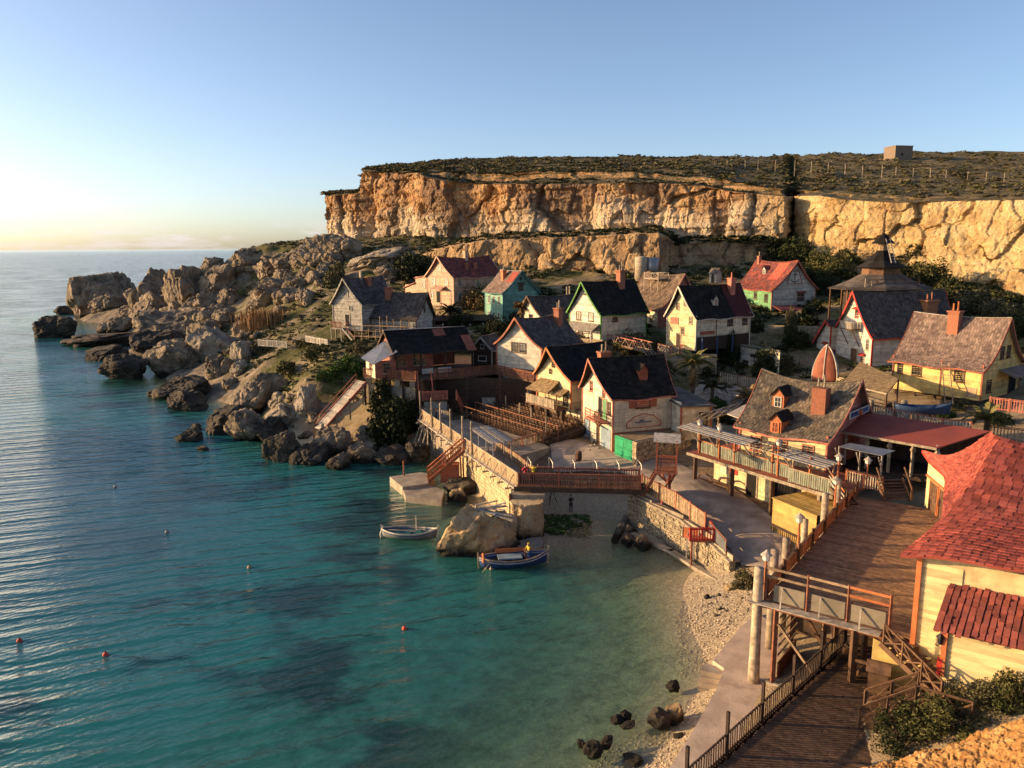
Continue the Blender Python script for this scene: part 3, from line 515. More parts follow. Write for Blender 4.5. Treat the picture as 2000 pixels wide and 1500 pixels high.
def roofsheet(surf, amax, root, m, th=.09, na=14, ntt=8):
    mb = MB(); idx = {}
    for i in range(na+1):
        for j in range(ntt+1):
            P, N = surf(-amax+2*amax*i/na, j/ntt); mb.v.append(tuple(P)); mb.v.append(tuple(P[k]-N[k]*th for k in range(3))); idx[i, j] = len(mb.v)-2
    for i in range(na):
        for j in range(ntt):
            a, b, c, d = idx[i, j], idx[i+1, j], idx[i+1, j+1], idx[i, j+1]; mb.f.append((a, d, c, b)); mb.f.append((a+1, b+1, c+1, d+1))
    for i in range(na):
        for j in (0, ntt): a, b = idx[i, j], idx[i+1, j]; mb.f.append((a, b, b+1, a+1))
    for j in range(ntt):
        for i in (0, na): a, b = idx[i, j], idx[i, j+1]; mb.f.append((a, b, b+1, a+1))
    return mb
def house(name, label, x, y, z, yaw, L, Wd, hw, hr, wall, roofm, trim, ove=.45, ovg=.35, prow=.5, sag=.3, bell=.25, z0=0.0, gw=None, srow=.36, scol=.34, cat='house', sidem=None, g1m=None, walls=('g0', 'g1', 'm', 'p'), barge=True, step=.21, asym=0.0, lean=0.0):
    h = House(); h.L, h.W, h.hw, h.hr = L, Wd, hw, hr; h.yaw = yaw
    h.root = root = thing(name, label, cat, (x, y, z), rad(yaw)); h.z = z
    La = L/2 + ovg
    def surf_s(s):
        yt = Wd/2 + ove
        def S(a, t):
            ae = a*(1 + (prow/La)*(1-t))     # prow: ridge longer than eaves
            zz = hr + .06 - (hr-hw)*(t*yt/(Wd/2)) - bell*math.sin(math.pi*min(t, 1)) - sag*(1-(a/La)**2)*(1-.75*t) + .10*math.sin(a*1.1+s)*t + lean*a*t*s
            return (ae, s*t*yt, zz)
        def SN(a, t):
            P = S(a, t); Pa = S(a+.05, t); Pt = S(a, t+.02); u = [Pa[i]-P[i] for i in range(3)]; v = [Pt[i]-P[i] for i in range(3)]
            n = Vector(u).cross(Vector(v)); n = n*(-s); n = -n if n.z < 0 else n; n.normalize(); return P, n
        return SN
    h.surf = {'m': surf_s(-1), 'p': surf_s(1)}
    def prof(s, aend):
        ts = np.linspace(0, 1.0, 40); P = [h.surf[s](aend*La/(La)*1.0, t)[0] for t in ts]; ys = np.array([abs(p[1]) for p in P]); zs = np.array([p[2] for p in P])-.10; return ys, zs
    root_wall = {}
    for w in walls:
        o, a, n, wd = wallframe(h, w); mm = wall
        if w in ('m', 'p') and sidem: mm = sidem
        if w == 'g1' and g1m: mm = g1m
        if w in ('m', 'p'): lapwall(o, a, n, z0, min(h.surf[w](aa, (Wd/2)/(Wd/2+ove))[0][2] for aa in np.linspace(-L/2, L/2, 9))-.07, lambda z: 0, lambda z, wd=wd: wd, step, parent=root, m=mm)
        else:
            sgn = -1 if w == 'g0' else 1; yl, zl = prof('p' if w == 'g0' else 'm', sgn*L/2*(La/(La+prow*.7))); yr, zr = prof('m' if w == 'g0' else 'p', sgn*L/2*(La/(La+prow*.7)))
            top = min(zl.max(), zr.max())-.05
            def half(z, ys, zs): return min(Wd/2, float(np.interp(-z, -zs, ys)))
            lapwall(o, a, n, z0, top, lambda z, yl=yl, zl=zl, wd=wd: wd/2-half(z, yl, zl), lambda z, yr=yr, zr=zr, wd=wd: wd/2+half(z, yr, zr), step, parent=root, m=mm)
    mb = MB()
    r0 = roofsheet(h.surf['m'], La, root, BROWN); r1 = roofsheet(h.surf['p'], La, root, BROWN); k = len(r0.v); r0.v += r1.v; r0.f += [tuple(i+k for i in f) for f in r1.f]; h.roof = r0.build('roof', roofm, root)
    sl = math.hypot(Wd/2+ove, (hr-hw)*(Wd/2+ove)/(Wd/2))
    for s in ('m', 'p'): shingles(h.surf[s], La, max(3, int(sl/srow)), max(4, int(2*La/scol)), h.roof, roofm, name='shingles')
    cap = MB(); pts = [h.surf['m'](-La+2*La*i/12, 0)[0] for i in range(13)]
    for p, q in zip(pts[:-1], pts[1:]): cap.beam((p[0], p[1], p[2]+.04), (q[0], q[1], q[2]+.04), .26, .07)
    cap.build('ridge_cap', roofm if roofm is not SH_PINK else SILVER, h.roof)
    if barge and trim:
        for sg in (-1, 1):
            for s in ('m', 'p'):
                b = MB(); pts = [h.surf[s](sg*La*1.001, t)[0] for t in np.linspace(0, 1, 7)]; e = sg*.03
                for p, q in zip(pts[:-1], pts[1:]): b.beam((p[0]+e, p[1], p[2]-.08), (q[0]+e, q[1], q[2]-.08), .05, .24)
                b.build('bargeboard', trim, h.roof)
        for s in ('m', 'p'):
            b = MB(); pts = [h.surf[s](-La+2*La*i/8, 1.0)[0] for i in range(9)]; sy = .02 if s == 'p' else -.02
            for p, q in zip(pts[:-1], pts[1:]): b.beam((p[0], p[1]+sy, p[2]-.05), (q[0], q[1]+sy, q[2]-.05), .04, .16)
            b.build('fascia', trim, h.roof)
    if trim:
        for sx in (-1, 1):
            for sy in (-1, 1):
                b = MB(); b.box((sx*(L/2+.02), sy*(Wd/2+.02), (z0+hw)/2), (.16, .16, hw-z0)); b.build('corner_board', trim, root)
    return h
def hwin(h, w, fu, z, ww, hh, fm=None, **k):
    o, a, n, wd = wallframe(h, w); return window(h.root, o, a, n, wd*fu, z, ww, hh, fm or WHITE, **k)
def hdoor(h, w, fu, z, ww, hh, dm, fm, **k):
    o, a, n, wd = wallframe(h, w); return door(h.root, o, a, n, wd*fu, z, ww, hh, dm, fm, **k)
def chimney(h, side, a, t, w=.8, hgt_=1.6, pots=2, m=None, potm=None, cap=True, lean=0.0):
    P, N = h.surf[side](a, t); m = m or BRICK; mb = MB(); x, y, z = P
    mb.box((x, y, z+hgt_/2-.7), (w, w*.85, hgt_+1.4))
    if cap: mb.box((x, y, z+hgt_+.02), (w*1.22, w*1.07, .16)); mb.box((x, y, z+hgt_-.22), (w*1.1, w*.95, .1))
    c = mb.build('chimney', m, h.root)
    for i in range(pots):
        q = MB(); px = x + (i-(pots-1)/2)*w*.42; q.lathe((px, y, z+hgt_+.09), [(.11, 0), (.13, .1), (.10, .2), (.09, .75+.25*(i % 2)), (.12, .8+.25*(i % 2)), (.07, .82+.25*(i % 2))], 9); q.build('chimney_pot', potm or POSTW, c)
    return c
def dormer(h, side, a, t, w=1.0, hh=1.1, depth=1.6, wall=None, fm=None, rm=None, win=True, board=False):
    """gabled dormer standing on a roof slope, its face at (a,t)"""
    P, N = h.surf[side](a, t); s = -1 if side == 'm' else 1; x, y, z = P; wall = wall or ORANGE; zb = z-.25; zt = z+hh; zr = zt+w*.62
    mb = MB(); yb = y - s*depth*1.5
    mb.v += [(x-w/2, y, zb), (x+w/2, y, zb), (x+w/2, y, zt), (x, y, zr), (x-w/2, y, zt), (x-w/2, yb, zb), (x+w/2, yb, zb), (x+w/2, yb, zt), (x, yb, zr), (x-w/2, yb, zt)]
    mb.f += [(0, 1, 2, 3, 4), (9, 8, 7, 6, 5), (0, 4, 9, 5), (1, 6, 7, 2)]; d = mb.build('dormer', wall, h.root)
    r = MB(); o_ = .16; yf = y + s*.22
    for sx in (-1, 1):
        A = (x, yf, zr+.04); B = (x, yb, zr+.04); C = (x+sx*(w/2+o_), yb, zt-o_*.9+.04); D = (x+sx*(w/2+o_), yf, zt-o_*.9+.04); r.sheet(A, B, C, D, .07) if sx*s < 0 else r.sheet(B, A, D, C, .07)
    r.build('dormer_roof', rm or SH_BLACK, d)
    aa = Vector((1, 0, 0)) if side == 'm' else Vector((-1, 0, 0)); o = Vector((x, y, 0)); n = Vector((0, s, 0))
    if win:
        wm = MB(); ww, wh = w*.52, hh*.72; zc = z+hh*.45
        for du, dz, bw, bh in ((-ww/2-.03, 0, .07, wh+.14), (ww/2+.03, 0, .07, wh+.14), (0, wh/2+.03, ww, .07), (0, -wh/2-.03, ww, .07), (0, 0, .04, wh), (0, 0, ww, .04)): obox(wm, o, aa, n, du, zc+dz, 0, bw, bh, .08)
        wm.build('window_frame', fm or WHITE, d); g = MB(); obox(g, o, aa, n, 0, zc, 0, ww, wh, .03); g.build('pane', RUST if board else GLASS, d)
    return d
def localW(h, px, py, zloc):
    p = Wz(px, py, h.z+zloc)-Vector((h.root.location)); c, s = math.cos(-rad(h.yaw)), math.sin(-rad(h.yaw)); return Vector((c*p.x-s*p.y, s*p.x+c*p.y, zloc))
# fences -----------------------------------------------------------
def fence(name, label, pts, h=1.05, gap=.16, pw=.075, m=None, pm=None, group=None, posts=True, postev=2.2, rails=(.15, .95), topcap=True, point=False, solid=False, parent=None, cat='fence', postw=.11, posth=1.15):
    """picket fence along a 3-d polyline; every picket is an object of its own"""
    pts = [V3(p) for p in pts]; root = parent or thing(name, label, cat, pts[0], 0, group); org = Vector((0, 0, 0)) if parent else pts[0]
    pm = pm or m; pk = MB()
    if point: pk.v = [(-pw/2, -.015, 0), (pw/2, -.015, 0), (pw/2, -.015, h-.08), (0, -.015, h), (-pw/2, -.015, h-.08), (-pw/2, .015, 0), (pw/2, .015, 0), (pw/2, .015, h-.08), (0, .015, h), (-pw/2, .015, h-.08)]; pk.f = [(0, 1, 2, 3, 4), (9, 8, 7, 6, 5)] + [(i, i+5, (i+1) % 5+5, (i+1) % 5) for i in range(5)]
    else: pk.box((0, 0, h/2), (pw, .03, h))
    me = bpy.data.meshes.new('picket'); me.from_pydata(pk.v, [], pk.f); me.materials.append(m)
    for A, B in zip(pts[:-1], pts[1:]):
        d = B-A; l = math.hypot(d.x, d.y); ang = math.atan2(d.y, d.x); n = max(2, int(l/gap))
        for i in range(n):
            p = A + d*((i+.5)/n) - org; o = bpy.data.objects.new('picket', me); COL.objects.link(o); o.parent = root; o.location = p + Vector((0, 0, .05+random.uniform(-.015, .015))); o.rotation_euler = (random.uniform(-.02, .02), random.uniform(-.02, .02), ang); o.scale = (1, 1, random.uniform(.97, 1.02))
        for k, r in enumerate(rails):
            q = MB(); nrm = Vector((-math.sin(ang), math.cos(ang), 0))*(.035); q.beam(A-org+Vector((0, 0, r*h))+nrm, B-org+Vector((0, 0, r*h))+nrm, .05, .09); q.build('rail', pm, root)
        if topcap: q = MB(); q.beam(A-org+Vector((0, 0, h+.08)), B-org+Vector((0, 0, h+.08)), .12, .05); q.build('top_rail', pm, root)
        if posts:
            k = max(1, int(round(l/postev)))
            for i in range(k+1):
                p = A + d*(i/k) - org; q = MB(); q.box((p.x, p.y, p.z+h*posth/2), (postw, postw, h*posth), ang); q.build('post', pm, root)
    return root
def railing(name, label, pts, h=1.0, m=None, n=2, postev=1.8, cross=False, parent=None, group=None, w=.07, cat='railing'):
    pts = [V3(p) for p in pts]; root = parent or thing(name, label, cat, pts[0], 0, group); org = Vector((0, 0, 0)) if parent else pts[0]
    for A, B in zip(pts[:-1], pts[1:]):
        l = (B-A).length; k = max(1, int(round(l/postev)))
        for i in range(k+1): p = A+(B-A)*(i/k)-org; q = MB(); q.beam(p, p+Vector((0, 0, h)), w*1.2); q.build('post', m, root)
        for j in range(n): z = Vector((0, 0, h*(j+1)/n)); q = MB(); q.beam(A-org+z, B-org+z, w*.8, w*1.3); q.build('rail', m, root)
        if cross:
            for i in range(k):
                p = A+(B-A)*(i/k)-org; r = A+(B-A)*((i+1)/k)-org
                for a, b in ((.08, .92), (.92, .08)): q = MB(); q.beam(p+Vector((0, 0, h*a)), r+Vector((0, 0, h*b)), w*.6, w*.8); q.build('brace', m, root)
    return root
def stairs(root, A, B, w, m, tread=.28, str_=True, name='tread'):
    """flight from A (bottom) to B (top), tread objects shared"""
    A = V3(A); B = V3(B); d = B-A; l = math.hypot(d.x, d.y); n = max(3, int(abs(d.z)/.19)); ang = math.atan2(d.y, d.x); me = None
    for i in range(n):
        p = A + d*((i+.6)/n)
        if me is None: q = MB(); q.box((0, 0, 0), (max(l/n*1.05, .22), w, .05)); o = q.build(name, m, root); me = o.data
        else: o = link(name, me, None, root)
        o.location = p; o.rotation_euler = (0, 0, ang)
    if str_:
        nn = Vector((-math.sin(ang), math.cos(ang), 0))
        for s in (-1, 1): q = MB(); q.beam(A+nn*s*w/2, B+nn*s*w/2, .07, .26); q.build('stringer', m, root)
# ------------------------------------------------------------------ the houses
def wb(mb, name, m, root, smooth=False):
    l = root.location; mb.v = [(v[0]-l.x, v[1]-l.y, v[2]-l.z) for v in mb.v]; return mb.build(name, m, root, smooth)
Z = Vector((0, 0, 1))
def stilts(h, xs, ys, ztop, zbot, m, w=.16):
    for a in xs:
        for b in ys: q = MB(); q.box((a, b, (ztop+zbot)/2), (w, w, ztop-zbot)); q.build('stilt', m, h.root)
# 1 weathered grey house by the headland
h = house('weathered_house', 'weathered grey plank house on stilts with slate roof nearest the headland', -25.4, 132.8, 11.5, 60, 8.6, 6.3, 4.6, 8.5, GREYW, SH_SLATE, GREYW, z0=-.1, sag=.15)
hwin(h, 'g0', .5, 6.2, .7, 1.2, GREYW, gm=GREYW, mun=(2, 1)); hwin(h, 'g0', .62, 3.6, .5, .6, GREYW, mun=(1, 1)); hdoor(h, 'g0', .5, .5, .95, 2.0, DARKW, WHITE, open_=True)
chimney(h, 'm', .5, .18, .9, 1.0, 0); chimney(h, 'm', -.6, .02, .4, 1.3, 0, POSTW, cap=False); stilts(h, (-4.1, -1.5, 1.5, 4.1), (-2.9, 0, 2.9), 0, -2.6, GREYW)
b = h.root; fence('x', '', [(-5.6, 2.6, .3), (-5.6, .4, .3)], .95, .2, .07, REDW, parent=b, postev=1.1); q = MB(); q.box((-5.0, 1.5, .2), (1.4, 2.4, .1)); q.build('porch', GREYW, b); stairs(b, (-5.1, -2.6, -2.2), (-5.1, .2, .2), 1.0, GREYW); stilts(h, (-5.6, -4.5), (2.6, .4), .15, -2.6, GREYW, .12)
for s in (-.5, .5): q = MB(); q.beam((-5.1+s, -2.6, -1.2), (-5.1+s, .2, 1.2), .06, .1); q.build('handrail', REDW, b)
# 2 grey house with scaffold
h = house('shingled_cottage', 'grey shingled cottage behind pole scaffolding beside the weathered plank house', -18.6, 130.5, 10.7, -22, 8.6, 6.0, 3.1, 6.8, GREYW, SH_SLATE, DARKW, z0=-1.6, sag=.2, g1m=OFFW)
chimney(h, 'm', -2.0, .12, 1.0, 1.5, 2); hwin(h, 'm', .3, .9, .8, 1.1, BROWN); hwin(h, 'm', .75, .9, .8, 1.1, BROWN); hwin(h, 'g1', .5, 4.2, .5, 1.0, BROWN, mun=(1, 2))
sc = thing('pole_scaffold', 'rickety grey pole scaffolding along the front of the shingled cottage', 'scaffold', h.root.location, rad(-22))
for i in range(8):
    q = MB(); x = -5.6+i*1.35; q.tube([(x, -4.6, -3), (x+random.uniform(-.15, .15), -4.6, 2.2+random.uniform(0, 1.6))], .06, 6); q.build('pole', TANW, sc)
    q = MB(); q.tube([(x, -6.0, -3), (x, -6.0, 1.2+random.uniform(-.4, 1.2))], .06, 6); q.build('pole', TANW, sc)
for z in (-1.3, -.2, .8, 1.6):
    for y in (-4.6, -6.0): q = MB(); q.tube([(-6.1, y, z+random.uniform(-.1, .1)), (4.4, y, z+random.uniform(-.1, .1))], .05, 6); q.build('ledger', TANW, sc)
for i in range(6): q = MB(); q.box((-5+i*1.8, -5.3, -.12), (1.7, 1.2, .06)); q.build('plank', TANW, sc)
for i in range(7): x = -5.6+i*1.35; q = MB(); q.tube([(x, -6.0, -3), (x+1.35, -6, -.2)], .04, 6); q.build('brace', TANW, sc)
# dark bar shelter beside it
t = thing('bar_shelter', 'dark open-sided bar shelter with hanging lamps beside the shingled cottage', 'shelter', Wz(905, 660, 9.6))
q = MB(); q.sheet((-5.5, 0, 3.0), (5, 0, 3.0), (5, 4, 3.6), (-5.5, 4, 3.6), .12); q.build('roof', DARKW, t)
for x in (-5.2, -1.8, 1.6, 4.7): q = MB(); q.beam((x, .15, -1), (x, .15, 2.95), .16); q.build('post', DARKW, t)
q = MB(); q.box((-.2, 3.4, 1), (10, .1, 4)); q.build('back_wall', DARKW, t); q = MB(); q.box((0, 1.6, .1), (7, .7, 1.1)); q.build('counter', BROWN, t)
for x in (-3.5, -.2, 1.2, 3.4): q = MB(); q.lathe((x, .4, 2.1), [(.02, .5), (.05, .4), (.16, .2), (.16, .05), (.05, 0)], 8); q.build('lamp', LAMPG, t)
# 3 peach house
h = house('peach_house', 'large two-storey peach house with patchy red roof below the lower cliff', -9.0, 147.7, 15.4, 44, 11.7, 7.9, 4.4, 7.9, PEACH, SH_DRED, PEACH, z0=-1.2, sag=.5, prow=.3)
for u in (.26, .74): hwin(h, 'g0', u, 3.3, .8, 1.15, WHITE)
hwin(h, 'g0', .5, 5.8, .7, .8, WHITE); hwin(h, 'g0', .2, .7, .6, 1.1, WHITE); hdoor(h, 'g0', .44, -.6, 1.1, 2.1, DARKW, PEACH, open_=True); hwin(h, 'm', .12, 3.2, .85, 1.2, WHITE); hwin(h, 'm', .12, .6, .85, 1.2, WHITE); hwin(h, 'g1', .5, 5.6, .7, .9, WHITE)
hwin(h, 'm', .5, 2.8, .8, 1.1, WHITE); chimney(h, 'm', .3, .05, .7, 1.5, 1, PEACH); chimney(h, 'm', -1.0, .45, .5, 1.0, 0, BRICK); chimney(h, 'm', 1.1, .45, .5, 1.0, 0, BRICK)
q = MB(); q.box((-5.75, 2.1, 2.2), (.3, 8, .18)); q.build('belt_course', PEACH, h.root)
pn_ = MB(); o = Vector((-5.0, 8.6, 0)); lapwall(o, Vector((0, -1, 0)), Vector((-1, 0, 0)), -1.2, 4.0, lambda z: 0, lambda z: 4.7, parent=h.root, m=PEACH, name='annex_wall'); lapwall(Vector((-5.0, 12.0, 0)), Vector((0, -1, 0)), Vector((-1, 0, 0)), -1.2, 2.4, lambda z: 0, lambda z: 3.5, parent=h.root, m=PEACH, name='annex_wall')
window(h.root, o, Vector((0, -1, 0)), Vector((-1, 0, 0)), 2.6, 2.6, .8, 1.2, WHITE); window(h.root, o, Vector((0, -1, 0)), Vector((-1, 0, 0)), 2.6, .2, .8, 1.0, WHITE); q = MB(); q.sheet((-5.3, 8.8, 3.8), (-5.3, 3.8, 4.5), (-1, 3.8, 4.5), (-1, 8.8, 3.8), .12); q.sheet((-5.3, 12.4, 1.8), (-5.3, 8.6, 2.9), (-2, 8.6, 2.9), (-2, 12.4, 1.8), .12); q.build('annex_roof', PINK, h.root)
q = MB(); q.sheet((-7.2, 1.4, 2.0), (-7.2, -1.8, 2.0), (-5.8, -1.8, 2.5), (-5.8, 1.4, 2.5), .08); q.build('porch_roof', PEACH, h.root)
for y in (1.3, -1.7): q = MB(); q.beam((-7.1, y, -1.2), (-7.1, y, 2), .12); q.build('porch_post', PEACH, h.root)
# 4 green house
h = house('green_house', 'narrow sea-green house with half red half grey roof beside the peach house', 0, 136.2, 13.5, -62, 7.0, 6.9, 3.95, 7.35, GREEN, SH_PINK, TEAL, z0=-1.6, sag=.1, prow=.15)
for u in (.25, .5, .78): hwin(h, 'm', u, 2.4, .6, 1.2, WHITE); hwin(h, 'm', u, -.3, .6, 1.0, WHITE)
hwin(h, 'g1', .5, 4.6, .8, .9, BROWN, hood=BROWN); hwin(h, 'g1', .5, 6.1, .25, .4, BROWN, mun=(1, 1)); chimney(h, 'm', -.6, .3, .8, 1.4, 1, ORANGE)
q = MB(); A, N = h.surf['m'](1.2, .05); B, _ = h.surf['m'](3.6, .05); C, _ = h.surf['m'](3.6, .45); D, _ = h.surf['m'](1.2, .45); up = N*.1; q.sheet(*[V3(p)+up for p in (A, D, C, B)], .02); q.build('red_roof_patch', RED_FELT, h.roof)
# 5 dark slate cottage
h = house('slate_cottage', 'low cottage with broad dark slate roof behind the round pale palm', 6.7, 125.5, 10.0, 32, 8.4, 6.6, 4.2, 7.2, CREAM, SH_SLATE, BROWN, z0=-3.2); hwin(h, 'g0', .5, 3.6, .9, 1.2, BROWN)
for x in (2.6, 3.1): q = MB(); P, N = h.surf['m'](x, .0); q.lathe((P[0], P[1], P[2]), [(.12, 0), (.12, 1.2), (.15, 1.25), (.1, 1.4)], 8); q.build('flue', POSTW, h.root)
# 6 cream house above the theatre
h = house('cream_house', 'tall cream house with sagging slate roof and paired windows above the theatre seats', 3.7, 103.4, 5.6, 50.5, 8.7, 7.5, 6.8, 10.3, OFFW, SH_SLATE, RUST, z0=3.4, sag=.45, bell=.45)
for u in (.41, .59): hwin(h, 'g0', u, 6.3, .95, 1.25, BROWN, sill=False)
chimney(h, 'm', 2.9, .22, 1.0, 2.0, 2, BRICK); lapwall(Vector((-4.0, 3.5, 0)), Vector((0, -1, 0)), Vector((-1, 0, 0)), -1.2, 3.5, lambda z: 0, lambda z: 7, parent=h.root, m=GREYW, name='lower_wall')
q = MB(); q.sheet((-6.4, 1.2, 2.5), (-6.4, -3.9, 2.5), (-4.3, -3.9, 3.6), (-4.3, 1.2, 3.6), .1); q.build('porch_roof', SH_SLATE, h.root)
q = MB(); q.box((-5.4, 0, .55), (2.6, 7.8, .14)); q.build('balcony_floor', BROWN, h.root); fence('x', '', [(-6.6, 3.8, .62), (-6.6, -3.8, .62)], .95, .17, .07, GREYW, REDW, parent=h.root)
for y in (3.6, 1.2, -1.2, -3.6): q = MB(); q.beam((-6.5, y, -1.5), (-6.5, y, .5), .18); q.build('post', DARKW, h.root)
hdoor(h, 'g0', .35, .65, 1.0, 2.1, TEAL, GREYW); door(h.root, Vector((-4.0, 3.5, 0)), Vector((0, -1, 0)), Vector((-1, 0, 0)), 5.2, -1.1, 1.6, 1.5, BROWN, GREYW)
# small dark gabled kiosk left of it
h = house('gabled_kiosk', 'small dark plank kiosk with pale-edged gable left of the tall cream house', *Wz(953, 708, 8.7)[:2], 8.7, 62, 3.0, 3.0, 2.4, 3.9, DARKW, SH_GREY, OFFW, z0=-.6, sag=.05, prow=.2, bell=.1, cat='kiosk'); hwin(h, 'g0', .5, 2.5, .5, .5, WHITE, mun=(2, 1)); hwin(h, 'g0', .5, .8, 1.2, .6, WHITE, mun=(1, 1))
# 7 green trimmed house
h = house('green_trimmed_house', 'pale house with bright green bargeboards and black roof at village centre', 14.7, 117.0, 12, 36, 9.3, 6.9, 3.5, 7.8, WHITE, SH_BLACK, DKGREEN, z0=-1.0, sag=.2, sidem=CREAM)
for u in (.3, .7): hwin(h, 'g0', u, 2.7, .9, 1.1, BROWN, gm=OFFW)
hwin(h, 'g0', .5, 6.2, .35, .4, BROWN, mun=(1, 1)); chimney(h, 'm', 1.9, .12, 1.05, 2.2, 2, BRICK); hwin(h, 'm', .3, 2.3, .9, .5, BROWN, mun=(2, 1)); q = MB(); q.sheet((-6.6, 3.2, .9), (-6.6, -3.6, .9), (-4.7, -3.3, 1.8), (-4.7, 2.9, 1.8), .1); q.build('awning', SILVER, h.root)
for y in (3, 0, -3.4): q = MB(); q.beam((-6.5, y, -1.2), (-6.5, y, .85), .12); q.build('awning_post', SILVER, h.root)
# 8 brown house with roof walk
h = house('brown_roofed_house', 'tall house with curling brown shingle roof and railed roof walk', 25.2, 127.7, 10.55, -59, 8.8, 9.9, 4.7, 9.9, CREAM, SH_BROWN, PINK, z0=-1.2, sag=.3, bell=.75, prow=.2, g1m=PINK)
hwin(h, 'm', .25, 3.0, .9, 1.2, WHITE); hwin(h, 'm', .55, 3.0, .9, 1.2, WHITE); hdoor(h, 'm', .1, -.9, .9, 2.0, DARKW, WHITE); hwin(h, 'm', .82, 2.9, .9, 1.2, WHITE); hwin(h, 'm', .5, .2, 1.6, 1.1, BROWN)
pl = MB(); P, N = h.surf['m'](-.5, .22); pl.box((P[0], P[1], P[2]+1.1), (3.6, 2.4, .12)); rw = pl.build('roof_walk', POSTW, h.root)
for sx in (-1.7, 0, 1.7):
    for sy in (-1.1, 1.1): q = MB(); q.beam((P[0]+sx, P[1]+sy, P[2]-.8), (P[0]+sx, P[1]+sy, P[2]+2.1), .11); q.build('post', POSTW, rw)
for A, B in (((-1.7, -1.1), (1.7, -1.1)), ((-1.7, 1.1), (1.7, 1.1)), ((-1.7, -1.1), (-1.7, 1.1)), ((1.7, -1.1), (1.7, 1.1))):
    for z in (1.25, 2.05): q = MB(); q.beam((P[0]+A[0], P[1]+A[1], P[2]+z), (P[0]+B[0], P[1]+B[1], P[2]+z), .07); q.build('rail', POSTW, rw)
    n = 2 if A[1] == B[1] else 1
    for k in range(n):
        a0 = Vector((lerp(A[0], B[0], k/n), lerp(A[1], B[1], k/n))); a1 = Vector((lerp(A[0], B[0], (k+1)/n), lerp(A[1], B[1], (k+1)/n)))
        for z0_, z1_ in ((1.25, 2.05), (2.05, 1.25)): q = MB(); q.beam((P[0]+a0.x, P[1]+a0.y, P[2]+z0_), (P[0]+a1.x, P[1]+a1.y, P[2]+z1_), .05); q.build('brace', POSTW, rw)
chimney(h, 'm', -2.6, .12, .7, 1.3, 0, BROWN)
# 9 yellow house in the middle
h = house('cream_yellow_house', 'bright cream-yellow gabled house with black and maroon roof and one dormer', 28.6, 111.2, 11.5, 31.5, 10.7, 5.7, 3.9, 7.85, BUTTER, SH_BLACK, OFFW, z0=-1.0, sag=.15, sidem=CREAM, barge=True)
q = MB(); A = None; N = h.surf['m'](3, .5)[1]*.12; k_ = roofsheet(lambda a, t: ((lambda P, n: (tuple(P[i]+n[i]*.06 for i in range(3)), n))(*h.surf['m'](3.75+a, t))), 1.85, None, None, .03, 8, 6); k_.build('maroon_roof_patch', SH_MAROON, h.roof)
dormer(h, 'm', -.6, .55, 1.0, .95, 1.2, OFFW, WHITE, SH_BLACK); chimney(h, 'm', 3.4, .2, .9, 1.9, 1, PINK, PINK)
for u, z in ((.62, 5.6), (.35, 5.0), (.82, 3.2), (.55, 1.6)): hwin(h, 'g0', u, z, .55, .9, POSTW)
hwin(h, 'm', .62, 2.8, 1.0, 1.2, BROWN); hwin(h, 'm', .9, 2.8, .9, 1.2, BROWN); hdoor(h, 'g0', .42, -.9, .8, 2.0, DARKW, POSTW)
q = MB(); obox(q, *wallframe(h, 'g0')[:3], 1.5, 2.9, .04, 1.6, 1.0, .06); q.build('sign_board', PINK, h.root); q = MB(); obox(q, *wallframe(h, 'm')[:3], 2.2, 1.4, .04, 2.8, .5, .05); q.build('sign_board', RUST, h.root); q = MB(); obox(q, *wallframe(h, 'm')[:3], 3.9, 2.0, .04, .14, 3.6, .05); q.build('drainpipe', BROWN, h.root)
q = MB(); obox(q, *wallframe(h, 'm')[:3], 5.35, -.1, .02, 10.5, 1.9, .06); q.build('dark_shop_front', DARKW, h.root)  # dark board painted in place of the shaded ground-floor recess
for x in (-5.4, -2.5, .5): q = MB(); q.beam((x, -4.2, -1.4), (x, -4.2, .9), .14); q.build('blue_post', BLUE, h.root)
# 10 house with anchor emblem
h = house('anchor_house', 'pale plank house with faded red roof and an anchor emblem on its gable', 48.2, 141.0, 13.3, -75, 11.2, 8.7, 4.2, 8.9, OFFW, SH_DRED, RUST, z0=-1.2, sag=.45, bell=.5, sidem=LIME)
hwin(h, 'm', .55, 2.7, .8, 1.1, BROWN); hwin(h, 'm', .85, 2.4, .9, 1.3, BROWN); hwin(h, 'g1', .66, 2.6, 1.2, 1.2, BROWN, hood=RUST); dormer(h, 'm', -1.2, .35, .9, .95, 1.3, OFFW, WHITE, SH_DRED); chimney(h, 'm', -4.8, .06, .6, 1.1, 1, PINK)
o, a, n, wd = wallframe(h, 'g1'); em = MB()
pa = [(.5, 4.6), (.33, 4.6)]
em.quad(*[tuple(o+a*(wd*.5+x)+Z*z+n*.06) for x, z in ((-1.5, 4.9), (1.5, 4.9), (.75, 7.1), (-.75, 7.1))]); eo = em.build('emblem_board', WHITE, h.root)
an = MB(); obox(an, o, a, n, wd*.5, 6.0, .07, .13, 1.6, .05); obox(an, o, a, n, wd*.5, 6.5, .07, .7, .12, .05)
for k in range(9):
    t0 = math.pi*(1.08+.84*k/9); t1 = math.pi*(1.08+.84*(k+1)/9); p0 = o+a*(wd*.5+.75*math.cos(t0))+Z*(5.85+.7*math.sin(t0))+n*.1; p1 = o+a*(wd*.5+.75*math.cos(t1))+Z*(5.85+.7*math.sin(t1))+n*.1; an.beam(p0, p1, .06, .13)
for k in range(8):
    t0 = math.pi*2*k/8; t1 = math.pi*2*(k+1)/8; an.beam(o+a*(wd*.5+.17*math.cos(t0))+Z*(6.9+.17*math.sin(t0))+n*.1, o+a*(wd*.5+.17*math.cos(t1))+Z*(6.9+.17*math.sin(t1))+n*.1, .05, .06)
